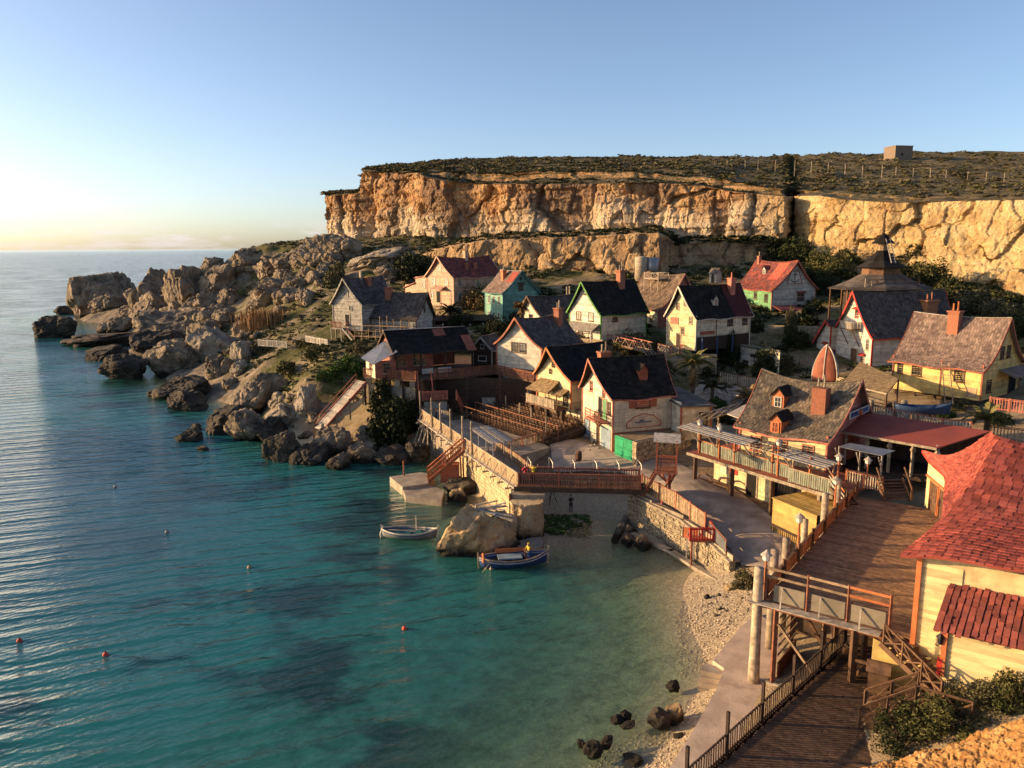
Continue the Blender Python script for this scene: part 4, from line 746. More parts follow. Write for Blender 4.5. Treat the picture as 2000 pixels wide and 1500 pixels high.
an.build('anchor', BLACKM, eo); fr_ = MB()
cs = [(-1.5, 4.9), (1.5, 4.9), (.75, 7.1), (-.75, 7.1)]
for (x0, z0_), (x1, z1_) in zip(cs, cs[1:]+cs[:1]): fr_.beam(o+a*(wd*.5+x0)+Z*z0_+n*.08, o+a*(wd*.5+x1)+Z*z1_+n*.08, .07, .12)
fr_.build('emblem_frame', RUST, eo)
A, N = h.surf['m'](1.0, .03); k_ = roofsheet(lambda a, t: ((lambda P, n: (tuple(P[i]+n[i]*.07 for i in range(3)), n))(*h.surf['m'](2.6+a, .03+t*.5))), 1.5, None, None, .02, 4, 4); k_.build('red_roof_patch', paint('bright_red_felt', (.5, .09, .05)), h.roof)
q = MB(); q.sheet((5.8, -4.2, 1.2), (8.2, -4.2, .5), (8.2, 4.2, .5), (5.8, 4.2, 1.2), .1); q.build('porch_roof', SH_DRED, h.root)
for y in (-4, -1.3, 1.3, 4): q = MB(); q.beam((8.0, y, -2.2), (8.0, y, .5), .14); q.build('porch_post', DARKW, h.root)
fence('x', '', [(8.2, -4.2, -2.2), (8.2, 4.2, -2.2)], .9, .2, .07, OFFW, DARKW, parent=h.root); q = MB(); q.box((5.75, 0, -.9), (.1, 8.2, 2.6)); q.build('dark_shop_front', DARKW, h.root)
# 12 red trimmed white house
h = house('red_trimmed_house', 'white house with vivid red trim, steep slate roof and small balcony', 53.8, 107.1, 9, 12.3, 13.3, 8.0, 4.1, 9.6, WHITE, SH_SLATE, RED, z0=-1.0, sag=.35, bell=.5, prow=.3, sidem=OFFW)
o, a, n, wd = wallframe(h, 'g0')
window(h.root, o, a, n, wd*.55, 6.6, .55, 1.0, RED, hood=RED, mun=(1, 2)); window(h.root, o, a, n, wd*.88, 2.6, .35, 1.3, POSTW, mun=(1, 3)); window(h.root, o, a, n, wd*.78, .5, .7, .9, WHITE, hood=RED); door(h.root, o, a, n, wd*.55, -.9, 1.2, 2.6, BROWN, POSTW)
q = MB(); q.box((-7.4, -.2, 4.5), (1.5, 2.6, .14)); bal = q.build('balcony', BROWN, h.root); 
for (xa, ya, xb, yb) in ((-8.1, 1.1, -8.1, -1.5), (-8.1, 1.1, -6.7, 1.1), (-8.1, -1.5, -6.7, -1.5)):
    n_ = int(math.hypot(xb-xa, yb-ya)/.2)
    for k in range(n_+1): q = MB(); q.box((lerp(xa, xb, k/n_), lerp(ya, yb, k/n_), 5.05), (.1, .1, 1.0)); q.build('baluster', OFFW, bal)
for y in (1.0, -1.4): q = MB(); q.beam((-6.7, y, 2.2), (-8.0, y, 4.4), .1); q.build('bracket', BROWN, bal)
chimney(h, 'm', 3.6, .35, 1.7, 1.3, 2, mat('rust_chimney', (.30, .13, .06), (.2, .085, .04), 2, .7, .3, 9, 0), BRICK)
lo = MB(); lw = h.root
lapwall(Vector((-7.6, 6.9, 0)), Vector((0, -1, 0)), Vector((-1, 0, 0)), -1.0, 4.6, lambda z: max(0, (z-2.0)*.75), lambda z: 3.2, parent=lw, m=WHITE, name='lean_to_wall'); lapwall(Vector((-7.6, 3.7, 0)), Vector((1, 0, 0)), Vector((0, -1, 0)), -1.0, 4.6, lambda z: 0, lambda z: 1, parent=lw, m=OFFW, name='lean_to_wall')
q = MB(); q.sheet((-8.1, 7.4, 1.6), (-8.1, 4.4, 5.3), (-5.5, 4.4, 5.3), (-5.5, 7.4, 1.6), .1); q.sheet((-8.1, 4.4, 5.3), (-8.1, 3.4, 4.5), (-5.5, 3.4, 4.5), (-5.5, 4.4, 5.3), .1); q.build('lean_to_roof', SH_SLATE, lw)
for (p, q_) in (((-8.15, 7.4, 1.5), (-8.15, 4.4, 5.2)), ((-8.15, 4.4, 5.2), (-8.15, 3.4, 4.4)), ((-7.65, 3.7, -1), (-7.65, 3.7, 4.5)), ((-6.68, -4.05, -1), (-6.68, -4.05, 4.1))): q = MB(); q.beam(p, q_, .08, .24); q.build('red_trim', RED, lw)
window(lw, Vector((-7.6, 6.9, 0)), Vector((0, -1, 0)), Vector((-1, 0, 0)), 2.2, 1.3, .6, .9, RED, hood=RED, gm=PINK); door(lw, Vector((-7.6, 3.7, 0)), Vector((1, 0, 0)), Vector((0, -1, 0)), .4, -1, .7, 2, BLUE, RED)
# 13 yellow house on the right
h = house('yellow_house', 'big yellow clapboard house with wide purplish-brown shingle roof and brick chimney', 50.6, 86.4, 8.3, -54, 9.5, 9.3, 4.1, 8.7, YEL, SH_PINK, RUST, z0=.2, sag=.25, bell=.9, ove=.75, prow=.1, srow=.3, scol=.3)
for u in (.28, .76): hwin(h, 'm', u, 2.7, .95, 1.25, BROWN, mun=(3, 2))
hwin(h, 'm', .08, 2.8, .45, 1.3, BROWN, mun=(1, 2)); q = MB(); obox(q, *wallframe(h, 'm')[:3], 8.6, .95, .03, 1.0, 1.1, .05); q.build('hatch', TANW, h.root); q = MB(); obox(q, *wallframe(h, 'm')[:3], 5.3, 2.2, .02, .14, 3.9, .06); q.build('batten', RUST, h.root)
for u in (.45, .62): hwin(h, 'g1', u, 5.0, .7, 1.2, BROWN); 
hwin(h, 'g1', .18, 1.6, .9, 1.2, BROWN); hdoor(h, 'g1', .8, .1, 1.6, 2.2, DARKW, BROWN, open_=True); chimney(h, 'm', -.2, .16, 1.15, 1.9, 2, BRICK, ORANGE); q = MB(); q.sheet((4.9, -1.0, 3.2), (6.6, -1.0, 2.5), (6.6, 5.2, 2.5), (4.9, 5.2, 3.2), .1); q.build('porch_roof', SH_PINK, h.root)
ld = thing('leaning_ladder', 'plank ladder leaning on the yellow house front between its windows', 'ladder', h.root.location, rad(-54))
for x in (.9, 1.7): q = MB(); q.beam((x+1.2, -6.5, -.2), (x-.2, -5.05, 3.9), .1); q.build('rail', TANW, ld)
for k in range(8): t = (k+.5)/8; q = MB(); q.beam((.9+1.2-1.4*t, -6.5+1.45*t, -.2+4.1*t), (1.7+1.2-1.4*t, -6.5+1.45*t, -.2+4.1*t), .06); q.build('rung', TANW, ld)
stilts(h, (-4.5, -2.2, 0, 2.2, 4.5), (-4.4, 0, 4.4), .25, -1.6, DARKW, .22)
# 14 restaurant house with dormers
h = house('dormered_restaurant', 'long brown-shingled restaurant house with two orange dormers and a brick chimney', 27.25, 69.2, 5.5, -44, 7.9, 10.4, 3.6, 7.75, BUTTER, SH_CHURCH, PINK, z0=-2.3, sag=.75, bell=.6, prow=.35, ove=.6, srow=.32, scol=.3, g1m=PINK)
dormer(h, 'm', -1.7, .42, 1.05, 1.15, 1.6, ORANGE, WHITE, SH_BLACK); dormer(h, 'm', -.6, .90, 1.0, 1.15, 1.5, ORANGE, ORANGE, SH_BLACK, board=True); chimney(h, 'm', 1.9, .38, 1.25, 2.0, 2, BRICK, POSTW, cap=False); hwin(h, 'g1', .47, 6.0, .5, .9, WHITE)
for u in (.2, .5, .8): hwin(h, 'm', u, 1.9, .9, 1.2, PINK)
o, a, n, wd = wallframe(h, 'g1'); q = MB(); obox(q, o, a, n, wd*.5, 4.95, .6, 4.6, .62, .06); sg = q.build('sign_board', WHITE, h.root)
for u, w_ in ((-1.25, 1.7), (1.25, 1.6)): q = MB(); obox(q, o, a, n, wd*.5+u, 4.95, .665, w_, .4, .01); q.build('sign_panel', BLUE, sg)
q = MB(); q.lathe(o+a*(wd*.5)+Z*4.95+n*.66, [(.0, -.3), (.22, -.25), (.3, 0), (.22, .25), (0, .3)], 10); q.build('sign_roundel', RUST, sg)
# front house A with thatched awning
h = house('thatch_porch_house', 'yellow front house with thatched balcony awning standing on dark posts', 7.8, 91.8, 3.7, 33, 6.8, 6.8, 6.3, 9.6, BUTTER, SH_BLACK, ORANGE, z0=2.6, sag=.1, bell=.35, prow=.75)
o, a, n, wd = wallframe(h, 'g0'); window(h.root, o, a, n, wd*.5, 7.6, .5, .8, BROWN, mun=(2, 2), sill=False); window(h.root, o, a, n, wd*.42, 6.6, .45, .45, BROWN, mun=(2, 1), sill=False); window(h.root, o, a, n, wd*.86, 3.6, .8, 1.1, BROWN)
q = MB(); q.sheet((-5.3, 3.2, 4.4), (-5.3, -1.4, 4.5), (-3.4, -1.2, 5.7), (-3.4, 2.6, 5.6), .16); q.build('thatched_awning', THATCH, h.root); q = MB(); q.sheet((-4.9, -1.5, 4.3), (-4.9, -3.2, 4.25), (-3.4, -3.0, 4.9), (-3.4, -1.2, 4.9), .14); q.build('thatched_awning', THATCH, h.root)
q = MB(); q.box((-4.3, .2, 2.65), (1.9, 6.2, .14)); q.build('balcony_floor', BROWN, h.root); fence('x', '', [(-5.2, 3.2, 2.7), (-5.2, -2.6, 2.7)], 1.0, .22, .18, POSTW, POSTW, parent=h.root, posts=False)
for y in (3.0, .8, -1.4, -2.9): q = MB(); q.beam((-5.1, y, 2.7), (-5.1, y, 4.45), .1); q.build('awning_post', BROWN, h.root)
for y in (2.9, -.3, -3.3):
    for x in (-4.6, 3.2): q = MB(); q.beam((x, y, -.5), (x, y, 2.6), .34); q.build('support_post', DARKW, h.root)
lapwall(Vector((-1.4, 3.4, 0)), Vector((0, -1, 0)), Vector((-1, 0, 0)), -.4, 2.6, lambda z: 0, lambda z: 6.8, parent=h.root, m=CREAM, name='lower_wall'); door(h.root, Vector((-1.4, 3.4, 0)), Vector((0, -1, 0)), Vector((-1, 0, 0)), 2.2, -.3, 1.5, 2.4, DARK, BROWN, open_=True); q = MB(); obox(q, o, a, n, wd*.5, 3.0, .01, 2.5, .1, .08); q.build('ledge', BROWN, h.root)
# front house B with red trim
h = house('red_gabled_house', 'cream front house with red bargeboards, black roof and ship mural', 12.6, 83.4, 3.5, 18, 6.9, 7.9, 6.0, 9.5, CREAM, SH_BLACK, PINK, z0=0, sag=.1, bell=.35, prow=.8)
B_ = h
o, a, n, wd = wallframe(h, 'g0'); window(h.root, o, a, n, wd*.3, 6.2, .6, 1.0, PINK); window(h.root, o, a, n, wd*.72, 6.0, .55, 1.0, PINK, mun=(2, 2)); door(h.root, o, a, n, wd*.62, 3.2, .9, 2.2, DARK, POSTW, open_=True); door(h.root, o, a, n, wd*.76, 3.2, .85, 2.2, LIME, POSTW)
window(h.root, o, a, n, wd*.9, 4.6, .6, 1.2, BROWN, gm=DARKW, mun=(1, 4))
q = MB(); q.box((-4.1, -1.5, 3.05), (1.3, 3.8, .12)); bal = q.build('balcony', PINK, h.root)
for z in (3.4, 3.75, 4.1): q = MB(); q.beam((-4.7, .4, z), (-4.7, -3.4, z), .06, .12); q.build('rail', PINK, bal)
for y in (.4, -.9, -2.1, -3.4): q = MB(); q.beam((-4.7, y, 3.05), (-4.7, y, 4.2), .09); q.build('post', PINK, bal)
for k in range(4): q = MB(); q.beam((-4.6, .2-k*.9, 3.0), (-3.5, -.25-k*.9, 2.2), .07); q.build('bracket', BROWN, bal)
wheel = MB(); cw_ = Vector((-4.85, -2.9, 3.7))
for k in range(14):
    t0 = 2*math.pi*k/14; t1 = 2*math.pi*(k+1)/14; wheel.beam(cw_+Vector((0, .62*math.cos(t0), .62*math.sin(t0))), cw_+Vector((0, .62*math.cos(t1), .62*math.sin(t1))), .07)
for k in range(8): t0 = math.pi*k/4; wheel.beam(cw_, cw_+Vector((0, .85*math.cos(t0), .85*math.sin(t0))), .05)
wheel.build('ship_wheel', BROWN, bal)
door(h.root, o, a, n, wd*.18, 0, 1.3, 2.2, PALEB, BROWN); door(h.root, o, a, n, wd*.55, 0, .5, 2.2, DARKW, BROWN); q = MB(); obox(q, o, a, n, wd*.8, 1.25, .03, 2.4, 2.3, .04); q.build('garage_door', PALEB, h.root); q = MB(); obox(q, o, a, n, wd*.22, 2.75, .03, 2.2, .8, .05); q.build('name_board', WHITE, h.root)
om, am, nm, wm_ = wallframe(h, 'm'); boardwall(om, am, nm+Vector(), 2.1, 4.2, wm_, .2, h.root, CREAM, 'plank_dado'); window(h.root, om, am, nm, wm_*.5, 5.2, 1.5, 1.1, BROWN, gm=RUST, shutter=RUST, mun=(1, 1))
mur = MB(); cs = [(-2.0, 2.5), (2.0, 2.5), (2.0, 3.1), (1.6, 3.3), (1.2, 3.65), (0, 3.95), (-1.2, 3.65), (-1.6, 3.3), (-2.0, 3.1)]; mur.quad(*[tuple(om+am*(wm_*.52+x)+Z*z+nm*.07) for x, z in cs]); mo = mur.build('mural_board', paint('mural_ground', (.55, .45, .32)), h.root)
fr_ = MB()
for (x0, z0_), (x1, z1_) in zip(cs, cs[1:]+cs[:1]): fr_.beam(om+am*(wm_*.52+x0)+Z*z0_+nm*.09, om+am*(wm_*.52+x1)+Z*z1_+nm*.09, .06, .1)
fr_.build('mural_frame', PINK, mo); sh = MB(); cc = om+am*(wm_*.52)+nm*.085
sh.quad(*[tuple(cc+am*x+Z*z) for x, z in ((-.95, 2.95), (.85, 2.95), (1.1, 3.12), (-1.15, 3.12))]); obox(sh, om, am, nm, wm_*.52, 3.35, .08, .04, .5, .01); obox(sh, om, am, nm, wm_*.52-.25, 3.22, .08, .5, .18, .01); sh.build('painted_ship', paint('ship_grey', (.12, .14, .17)), mo)
q = MB(); obox(q, om, am, nm, wm_*.5, 2.02, .02, wm_, .2, .1); q.build('base_rail', RUST, h.root)
dormer(h, 'm', .9, .5, .95, 1.1, 1.0, RUST, RUST, SH_BLACK, board=True); chimney(h, 'p', -2.0, .2, 1.1, 1.5, 2, BRICK)
ax = [(3.4, -6.0), (7.0, -6.0), (7.0, 1.0), (3.4, 1.0)]
lapwall(Vector((3.45, -6.0, 0)), Vector((1, 0, 0)), Vector((0, -1, 0)), 1.2, 4.9, lambda z: 0, lambda z: 3.6, parent=h.root, m=CREAM, name='annex_wall'); lapwall(Vector((3.45, -2.6, 0)), Vector((0, -1, 0)), Vector((-1, 0, 0)), 1.2, 5.3, lambda z: 0, lambda z: 3.4, parent=h.root, m=OFFW, name='annex_wall')
q = MB(); q.sheet((3.1, -6.4, 4.95), (7.5, -6.4, 4.75), (7.3, 1.2, 5.5), (3.1, 1.2, 5.9), .12); q.build('annex_roof', SH_GREY, h.root); window(h.root, Vector((3.45, -6.0, 0)), Vector((1, 0, 0)), Vector((0, -1, 0)), 2.7, 3.2, .8, 1.0, BROWN, hood=BROWN)
for x in (3.42, 7.02): q = MB(); q.box((x, -6.03, 3.0), (.18, .18, 3.8)); q.build('corner_board', RUST, h.root)
# 15 tavern on its deck
h = house('waterside_tavern', 'red-walled tavern with wide black roof on a timber deck above the bushes', -11.7, 103.9, 8.5, 26, 10.8, 6.8, 3.3, 5.6, RUST, SH_BLACK, DARKW, sag=.05, bell=.05, prow=.1, ove=.7, walls=('p', 'g0'))
lapwall(Vector((-5.4, -2.2, 0)), Vector((1, 0, 0)), Vector((0, -1, 0)), 0, 3.6, lambda z: 0, lambda z: 5.6, parent=h.root, m=RUST); wo_ = (Vector((-5.4, -2.2, 0)), Vector((1, 0, 0)), Vector((0, -1, 0)))
window(h.root, *wo_, 1.2, 1.9, 1.0, 1.5, TANW); window(h.root, *wo_, 3.6, 1.9, 1.6, 1.6, TANW, mun=(3, 3))
for x in (-5.3, -2.0, 1.4, 5.3): q = MB(); q.beam((x, -3.6, 0), (x, -3.6, 3.2), .2); q.build('roof_post', DARKW, h.root)
for x in (1.4, 5.3):
    for s in (-1, 1): q = MB(); q.beam((x, -3.6, 2.3), (x+s*.8, -3.6, 3.15), .12); q.build('knee_brace', DARKW, h.root)
k_ = roofsheet(lambda a, t: ((lambda P, n: (tuple(P[i]+n[i]*.06 for i in range(3)), n))(*h.surf['m'](1.6+a, .03+t*.3))), .8, None, None, .02, 3, 3); k_.build('red_roof_patch', RUST, h.roof)
k_ = roofsheet(lambda a, t: ((lambda P, n: (tuple(P[i]+n[i]*.06 for i in range(3)), n))(*h.surf['m'](5.1+a, .35+t*.65))), .65, None, None, .02, 3, 3); k_.build('red_roof_patch', RUST, h.roof)
q = MB(); q.beam((-5.9, 0, 5.72), (5.6, 0, 5.66), .5, .06); q.build('metal_ridge', STEEL, h.roof)
q = MB(); q.sheet((-8.9, .6, 2.2), (-8.6, -4.2, 1.9), (-5.3, -4.0, 3.3), (-5.2, .9, 4.4), .07); q.build('metal_lean_to', STEEL, h.root); lapwall(Vector((-8.2, .6, 0)), Vector((0, -1, 0)), Vector((-1, 0, 0)), 0, 2.1, lambda z: 0, lambda z: 4.2, parent=h.root, m=CREAM, name='lean_to_wall'); lapwall(Vector((-8.2, -3.6, 0)), Vector((1, 0, 0)), Vector((0, -1, 0)), 0, 2.2, lambda z: 0, lambda z: 2.8, parent=h.root, m=RUST, name='lean_to_wall')
window(h.root, Vector((-8.2, -3.6, 0)), Vector((1, 0, 0)), Vector((0, -1, 0)), 1.5, 1.2, .9, 1.2, TANW); window(h.root, Vector((-8.2, .6, 0)), Vector((0, -1, 0)), Vector((-1, 0, 0)), 2.4, 1.3, 1.2, .8, TANW)
for x in (-1.2, 1.0): q = MB(); q.box((x, -4.3, .5), (1.9, .06, .7)); q.build('white_panel', WHITE, h.root)
# pavilion with cupola
pv = thing('hexagonal_pavilion', 'dark tiered pavilion with cupola and ladder on the slope at right', 'pavilion', Wz(1716, 597, 15.8), rad(8)); pz = 0
def hip(mb, w0, z0_, w1, z1_, k=8, rot=math.pi/8, th=.1):
    n_ = len(mb.v)
    for w, z in ((w0, z0_), (w1, z1_)):
        for j in range(k): t = 2*math.pi*j/k+rot; mb.v.append((w*math.cos(t), w*.85*math.sin(t), z))
    for j in range(k): mb.f.append((n_+j, n_+(j+1) % k, n_+k+(j+1) % k, n_+k+j))
q = MB(); hip(q, 7.6, 2.7, 5.2, 3.4, 8); hip(q, 5.2, 3.4, 3.1, 4.7, 8); hip(q, 7.6, 2.58, 3.1, 4.4, 8); q.build('lower_roof', SH_SLATE, pv); q = MB(); hip(q, 2.9, 4.3, 2.7, 6.0, 8); q.build('drum', BROWN, pv); q = MB(); hip(q, 3.7, 5.75, 2.0, 6.7, 8); hip(q, 2.0, 6.7, .8, 8.2, 8); hip(q, 3.7, 5.7, .8, 5.9, 8); q.build('upper_roof', SH_BLACK, pv); q = MB(); hip(q, .75, 8.1, .7, 9.3, 8); q.build('cupola', TANW, pv); q = MB(); hip(q, 1.75, 9.2, .05, 10.8, 8); hip(q, 1.75, 9.18, .05, 9.3, 8); q.build('cupola_roof', SH_BLACK, pv)
for j in range(8): t = 2*math.pi*j/8+math.pi/8; q = MB(); q.beam((7.1*math.cos(t), 6.0*math.sin(t), -2.5), (7.1*math.cos(t), 6.0*math.sin(t), 2.7), .2); q.build('post', BROWN, pv)
q = MB(); hip(q, 5.2, -2, 5.2, 3.6, 8); q.build('inner_wall', DARKW, pv)
lq = thing('roof_ladder', 'pale wooden ladder lying up the pavilion roof to its cupola', 'ladder', pv.location)
for s in (-.3, .3): q = MB(); q.beam((s+.2, -3.2, 6.4), (s+.2, -.9, 9.9), .09); q.build('rail', SILVER, lq)
for k in range(9): t = (k+.5)/9; q = MB(); q.beam((-.1, lerp(-3.2, -.9, t), lerp(6.4, 9.9, t)), (.5, lerp(-3.2, -.9, t), lerp(6.4, 9.9, t)), .06); q.build('rung', SILVER, lq)
# footbridge railing in front of the pavilion
r0, r1 = Wy(1695, 568, 112), Wy(1795, 562, 112)
rl = railing('lattice_walkway', 'dark lattice-railed walkway behind the red trimmed house roof', [r0, r1], 1.5, DARKW, 2, 1.3, True); q = MB(); q.beam(r0, r1, 1.2, .15); wb(q, 'walk_deck', DARKW, rl)
for i in range(4): p = r0.lerp(r1, i/3); q = MB(); q.beam(p-Z*5, p, .2); wb(q, 'post', DARKW, rl)
for dx in (0, .95): q = MB(); q.beam(r0+Vector((dx-.5, -.2, -.9)), r0+Vector((dx-.5, -.2, 1.8)), .13); wb(q, 'gate_post', POSTW, rl)
for z_ in (.1, 1.7): q = MB(); q.beam(r0+Vector((-.5, -.2, z_)), r0+Vector((.45, -.2, z_)), .1); wb(q, 'gate_rail', POSTW, rl)
for s_ in (0, 1): q = MB(); q.beam(r0+Vector((-.5, -.22, .1+s_*1.6)), r0+Vector((.45, -.22, 1.7-s_*1.6)), .08); wb(q, 'gate_brace', POSTW, rl)
# ------------------------------------------------------------------ waterfront structures
class Fr:
    def __init__(s, o, q):
        s.o = V3(o); s.e = (V3(q)-s.o); s.e.z = 0; s.L = s.e.length; s.e.normalize(); s.n = Vector((-s.e.y, s.e.x, 0)); s.ang = math.atan2(s.e.y, s.e.x)
    def __call__(s, u, v, z): p = s.o + s.e*u + s.n*v; return Vector((p.x, p.y, z))
def planks(root, P, u0, u1, v0, v1, z, w, m, th=.06, split=1, name='plank', jitter=.01):
    """boards running along u, laid side by side in v; P maps (u,v,z) to world"""
    n = int((v1-v0)/w); cache = {}
    for i in range(n):
        cuts = [0]+sorted(random.uniform(.25, .75) if split == 2 else (k+random.uniform(-.2, .2))/split for k in range(1, split))+[1]
        for c0, c1 in zip(cuts[:-1], cuts[1:]):
            a, b = lerp(u0, u1, c0), lerp(u0, u1, c1)-.015; l = round((b-a)*4)/4 or .25
            if l not in cache:
                q = MB(); q.box((0, 0, 0), (l-.01, w-.025, th)); me = bpy.data.meshes.new(name); me.from_pydata(q.v, [], q.f); me.materials.append(m); cache[l] = me
            o = link(name, cache[l], None, root); c = P((a+b)/2, v0+(i+.5)*w, z-th/2+random.uniform(-jitter, jitter))-root.location; o.location = c; o.rotation_euler = (0, 0, P.ang+random.uniform(-.003, .003)); o.scale = ((b-a)/(l), 1, 1)
# --- road and square
def drape(name, La, Lb, m, n=60, k=10, lift=.05, kind='structure'):
    A = [hit(*p) for p in La]; B = [hit(*p) for p in Lb]; G = loft([A, B], n, [k])
    G[..., 2] = np.array([[max(hz(x, y) for x, y in ((p[0], p[1]), (p[0]+.6, p[1]), (p[0], p[1]+.6), (p[0]-.6, p[1]), (p[0], p[1]-.6))) for p in r] for r in G])+lift
    return setp(gridmesh(name, G.reshape(-1, 3), n, len(G), m), kind=kind)
drape('road', [(1080, 930), (1150, 925), (1215, 930), (1262, 948), (1330, 992), (1385, 1046), (1425, 1085), (1448, 1112)], [(1070, 850), (1130, 862), (1210, 888), (1320, 905), (1430, 955), (1500, 1005), (1545, 1060), (1530, 1120)], ROAD, 90, 26)
drape('back_road', [(1330, 790), (1380, 805), (1450, 812), (1500, 815)], [(1370, 745), (1420, 752), (1480, 762), (1520, 772)], ROAD, 30, 10)
# --- tavern deck, supports and stairs
td = thing('tavern_deck', 'timber deck with reddish picket railing carrying the waterside tavern', 'deck', Wz(770, 737, 8.5)); zd = 8.45
F1 = [Wz(711, 735, zd), Wz(812, 742, zd), Wz(848, 738, zd), Wz(905, 735, zd), Wz(968, 728, zd), Wz(1042, 744, zd)]
back = [Wz(1020, 700, zd), Wz(930, 690, zd), Wz(735, 690, zd)]
q = MB(); q.prism([(p.x, p.y) for p in F1+back], zd-.25, zd-.03); wb(q, 'deck_floor', BROWN, td); l = td.location
fence('x', '', [p-l for p in F1[:2]], 1.0, .2, .08, REDW, REDW, parent=td); fence('x', '', [p-l for p in F1[2:]], 1.0, .2, .08, REDW, REDW, parent=td)
for i in range(9): p = F1[0].lerp(F1[1], i/4) if i < 5 else F1[2].lerp(F1[5], (i-5)/3); q = MB(); q.beam(p+Vector((0, .3, -4.6)), p+Vector((0, .3, 1.2 if i % 2 else .0)), .26); wb(q, 'post', DARKW, td)
q = MB(); a_, b_ = F1[0]+Vector((.2, .5, 0)), F1[1]+Vector((0, .5, 0)); q.sheet(Vector((a_.x, a_.y, 4.0)), Vector((b_.x, b_.y, 3.8)), Vector((b_.x, b_.y, 7.3)), Vector((a_.x, a_.y, 7.4)), .4); rw_ = wb(q, 'retaining_wall', CONC, td)
for i in range(4): p = a_.lerp(b_, (i+.15)/3.4); q = MB(); q.box((p.x, p.y, 7.8), (.7, .5, .9)); wb(q, 'pier', CONC, td)
q = MB(); a2, b2 = F1[2]+Vector((0, 2.0, 0)), F1[5]+Vector((0, 1.6, 0)); q.sheet(Vector((a2.x, a2.y, 3.2)), Vector((b2.x, b2.y, 3.2)), Vector((b2.x, b2.y, 8.3)), Vector((a2.x, a2.y, 8.3)), .3); wb(q, 'under_wall', DARKW, td)
for t0 in (.25, .55, .8): p = a2.lerp(b2, t0); q = MB(); q.box((p.x, p.y-.2, 4.6), (1.7, .12, 2.4)); wb(q, 'storage_door', [BROWN, GREYW, DARKW][int(t0*3.5) % 3], td)
# boathouse fronts right of it
bh = thing('shed_front', 'low plank sheds with pale name board and teal door below the cream house', 'shed', Wz(1030, 800, 3.8)); fr = Fr(Wz(985, 775, 4.0), Wz(1068, 812, 3.8)); 
lapwall(fr(0, 0, 0)-bh.location, fr.e, -fr.n, 3.5, 7.2, lambda z: 0, lambda z: fr.L, parent=bh, m=GREYW)
for u, w_, m_, hh in ((2.0, 1.6, BROWN, 2.6), (4.2, 1.9, TEAL, 2.3), (6.4, 1.4, RUST, 2.3)): door(bh, fr(0, 0, 0)-bh.location, fr.e, -fr.n, u, 3.6, w_, hh, m_, GREYW)
q = MB(); obox(q, fr(0, 0, 0)-bh.location, fr.e, -fr.n, 4.2, 6.5, .04, 2.2, .7, .05); s_ = q.build('name_board', OFFW, bh); q = MB(); obox(q, fr(0, 0, 0)-bh.location, fr.e, -fr.n, 4.2, 6.5, .095, 1.7, .3, .01); q.build('board_panel', DARKW, s_)
# tavern stairs
ts = thing('tavern_stairs', 'reddish picket-railed stairs with a landing down from the tavern deck', 'stairs', Wz(855, 800, 4.6)); l = ts.location
A = Wz(833, 780, 5.9); B = Wz(829, 742, 8.4); stairs(ts, A-l, B-l, 1.7, DARKW)
C0, C1 = Wz(826, 783, 5.9), Wz(874, 781, 5.9); q = MB(); q.box(((C0.x+C1.x)/2-l.x, (C0.y+C1.y)/2+.7-l.y, 5.85-l.z), (C1.x-C0.x, 1.7, .15)); q.build('landing', BROWN, ts); q = MB(); q.box(((C0.x+C1.x)/2-l.x, (C0.y+C1.y)/2+.8-l.y, 4.6-l.z), (C1.x-C0.x-.2, 1.3, 2.4)); q.build('landing_wall', GREYW, ts)
fence('x', '', [C0-l, C1-l], 1.1, .17, .09, PINK, PINK, parent=ts); fence('x', '', [A+Vector((-.9, 0, 0))-l, B+Vector((-.9, 0, 0))-l], 1.0, .3, .12, PINK, PINK, parent=ts); fence('x', '', [A+Vector((.9, 0, 0))-l, B+Vector((.9, 0, 0))-l], 1.0, .3, .12, PINK, PINK, parent=ts)
E0 = Wz(893, 808, 3.8); E1 = Wz(880, 780, 5.9); stairs(ts, E0-l, E1-l, 1.3, DARKW); fence('x', '', [E0+Vector((.75, 0, 0))-l, E1+Vector((.75, 0, 0))-l], 1.1, .25, .2, PINK, PINK, parent=ts)
# --- theatre seats
th = thing('seating_stand', 'stepped dark timber stand under the theatre seats beside the quay walkway', 'stand', Wz(975, 845, 3.6)); thf = Fr(Wz(905, 815, 3.8), Wz(1060, 868, 3.7))
rows_ = 8; d0 = .85
for r in range(rows_): q = MB(); p = thf(thf.L/2, .4+r*d0, 0); q.box((p.x, p.y, 3.55+.13*r), (thf.L, d0, .5+.0*r), thf.ang); wb(q, 'step', DARKW, th)
sm = MB(); sm.box((0, 0, .42), (.44, .42, .05)); sm.box((0, .2, .82), (.44, .04, .12)); sm.box((0, .2, .62), (.44, .04, .1))
for x in (-.2, .2):
    for y in (-.18, .2): sm.box((x, y, .2), (.04, .04, .42))
sm.box((0, -.02, .62), (.5, .05, .04)); sme = bpy.data.meshes.new('theatre_seat'); sme.from_pydata(sm.v, [], sm.f); sme.materials.append(BROWN)
for r in range(rows_):
    n = int(thf.L/.66)
    for i in range(n):
        o = link('theatre_seat', sme); p = thf(.4+i*.66, .4+r*d0, 3.81+.13*r); o.location = p; o.rotation_euler = (0, 0, thf.ang+math.pi+random.uniform(-.06, .06)); setp(o, 'brown wooden theatre seat in the '+['front row, nearest the quay walkway', 'second row back from the quay walkway', 'third row back from the quay walkway', 'fourth row back from the quay walkway', 'fourth row from the far end of the theatre', 'third row from the far end of the theatre', 'second row from the far end of the theatre', 'last row, farthest from the quay walkway'][r], 'seat', 'theatre seats in rows on the stand')
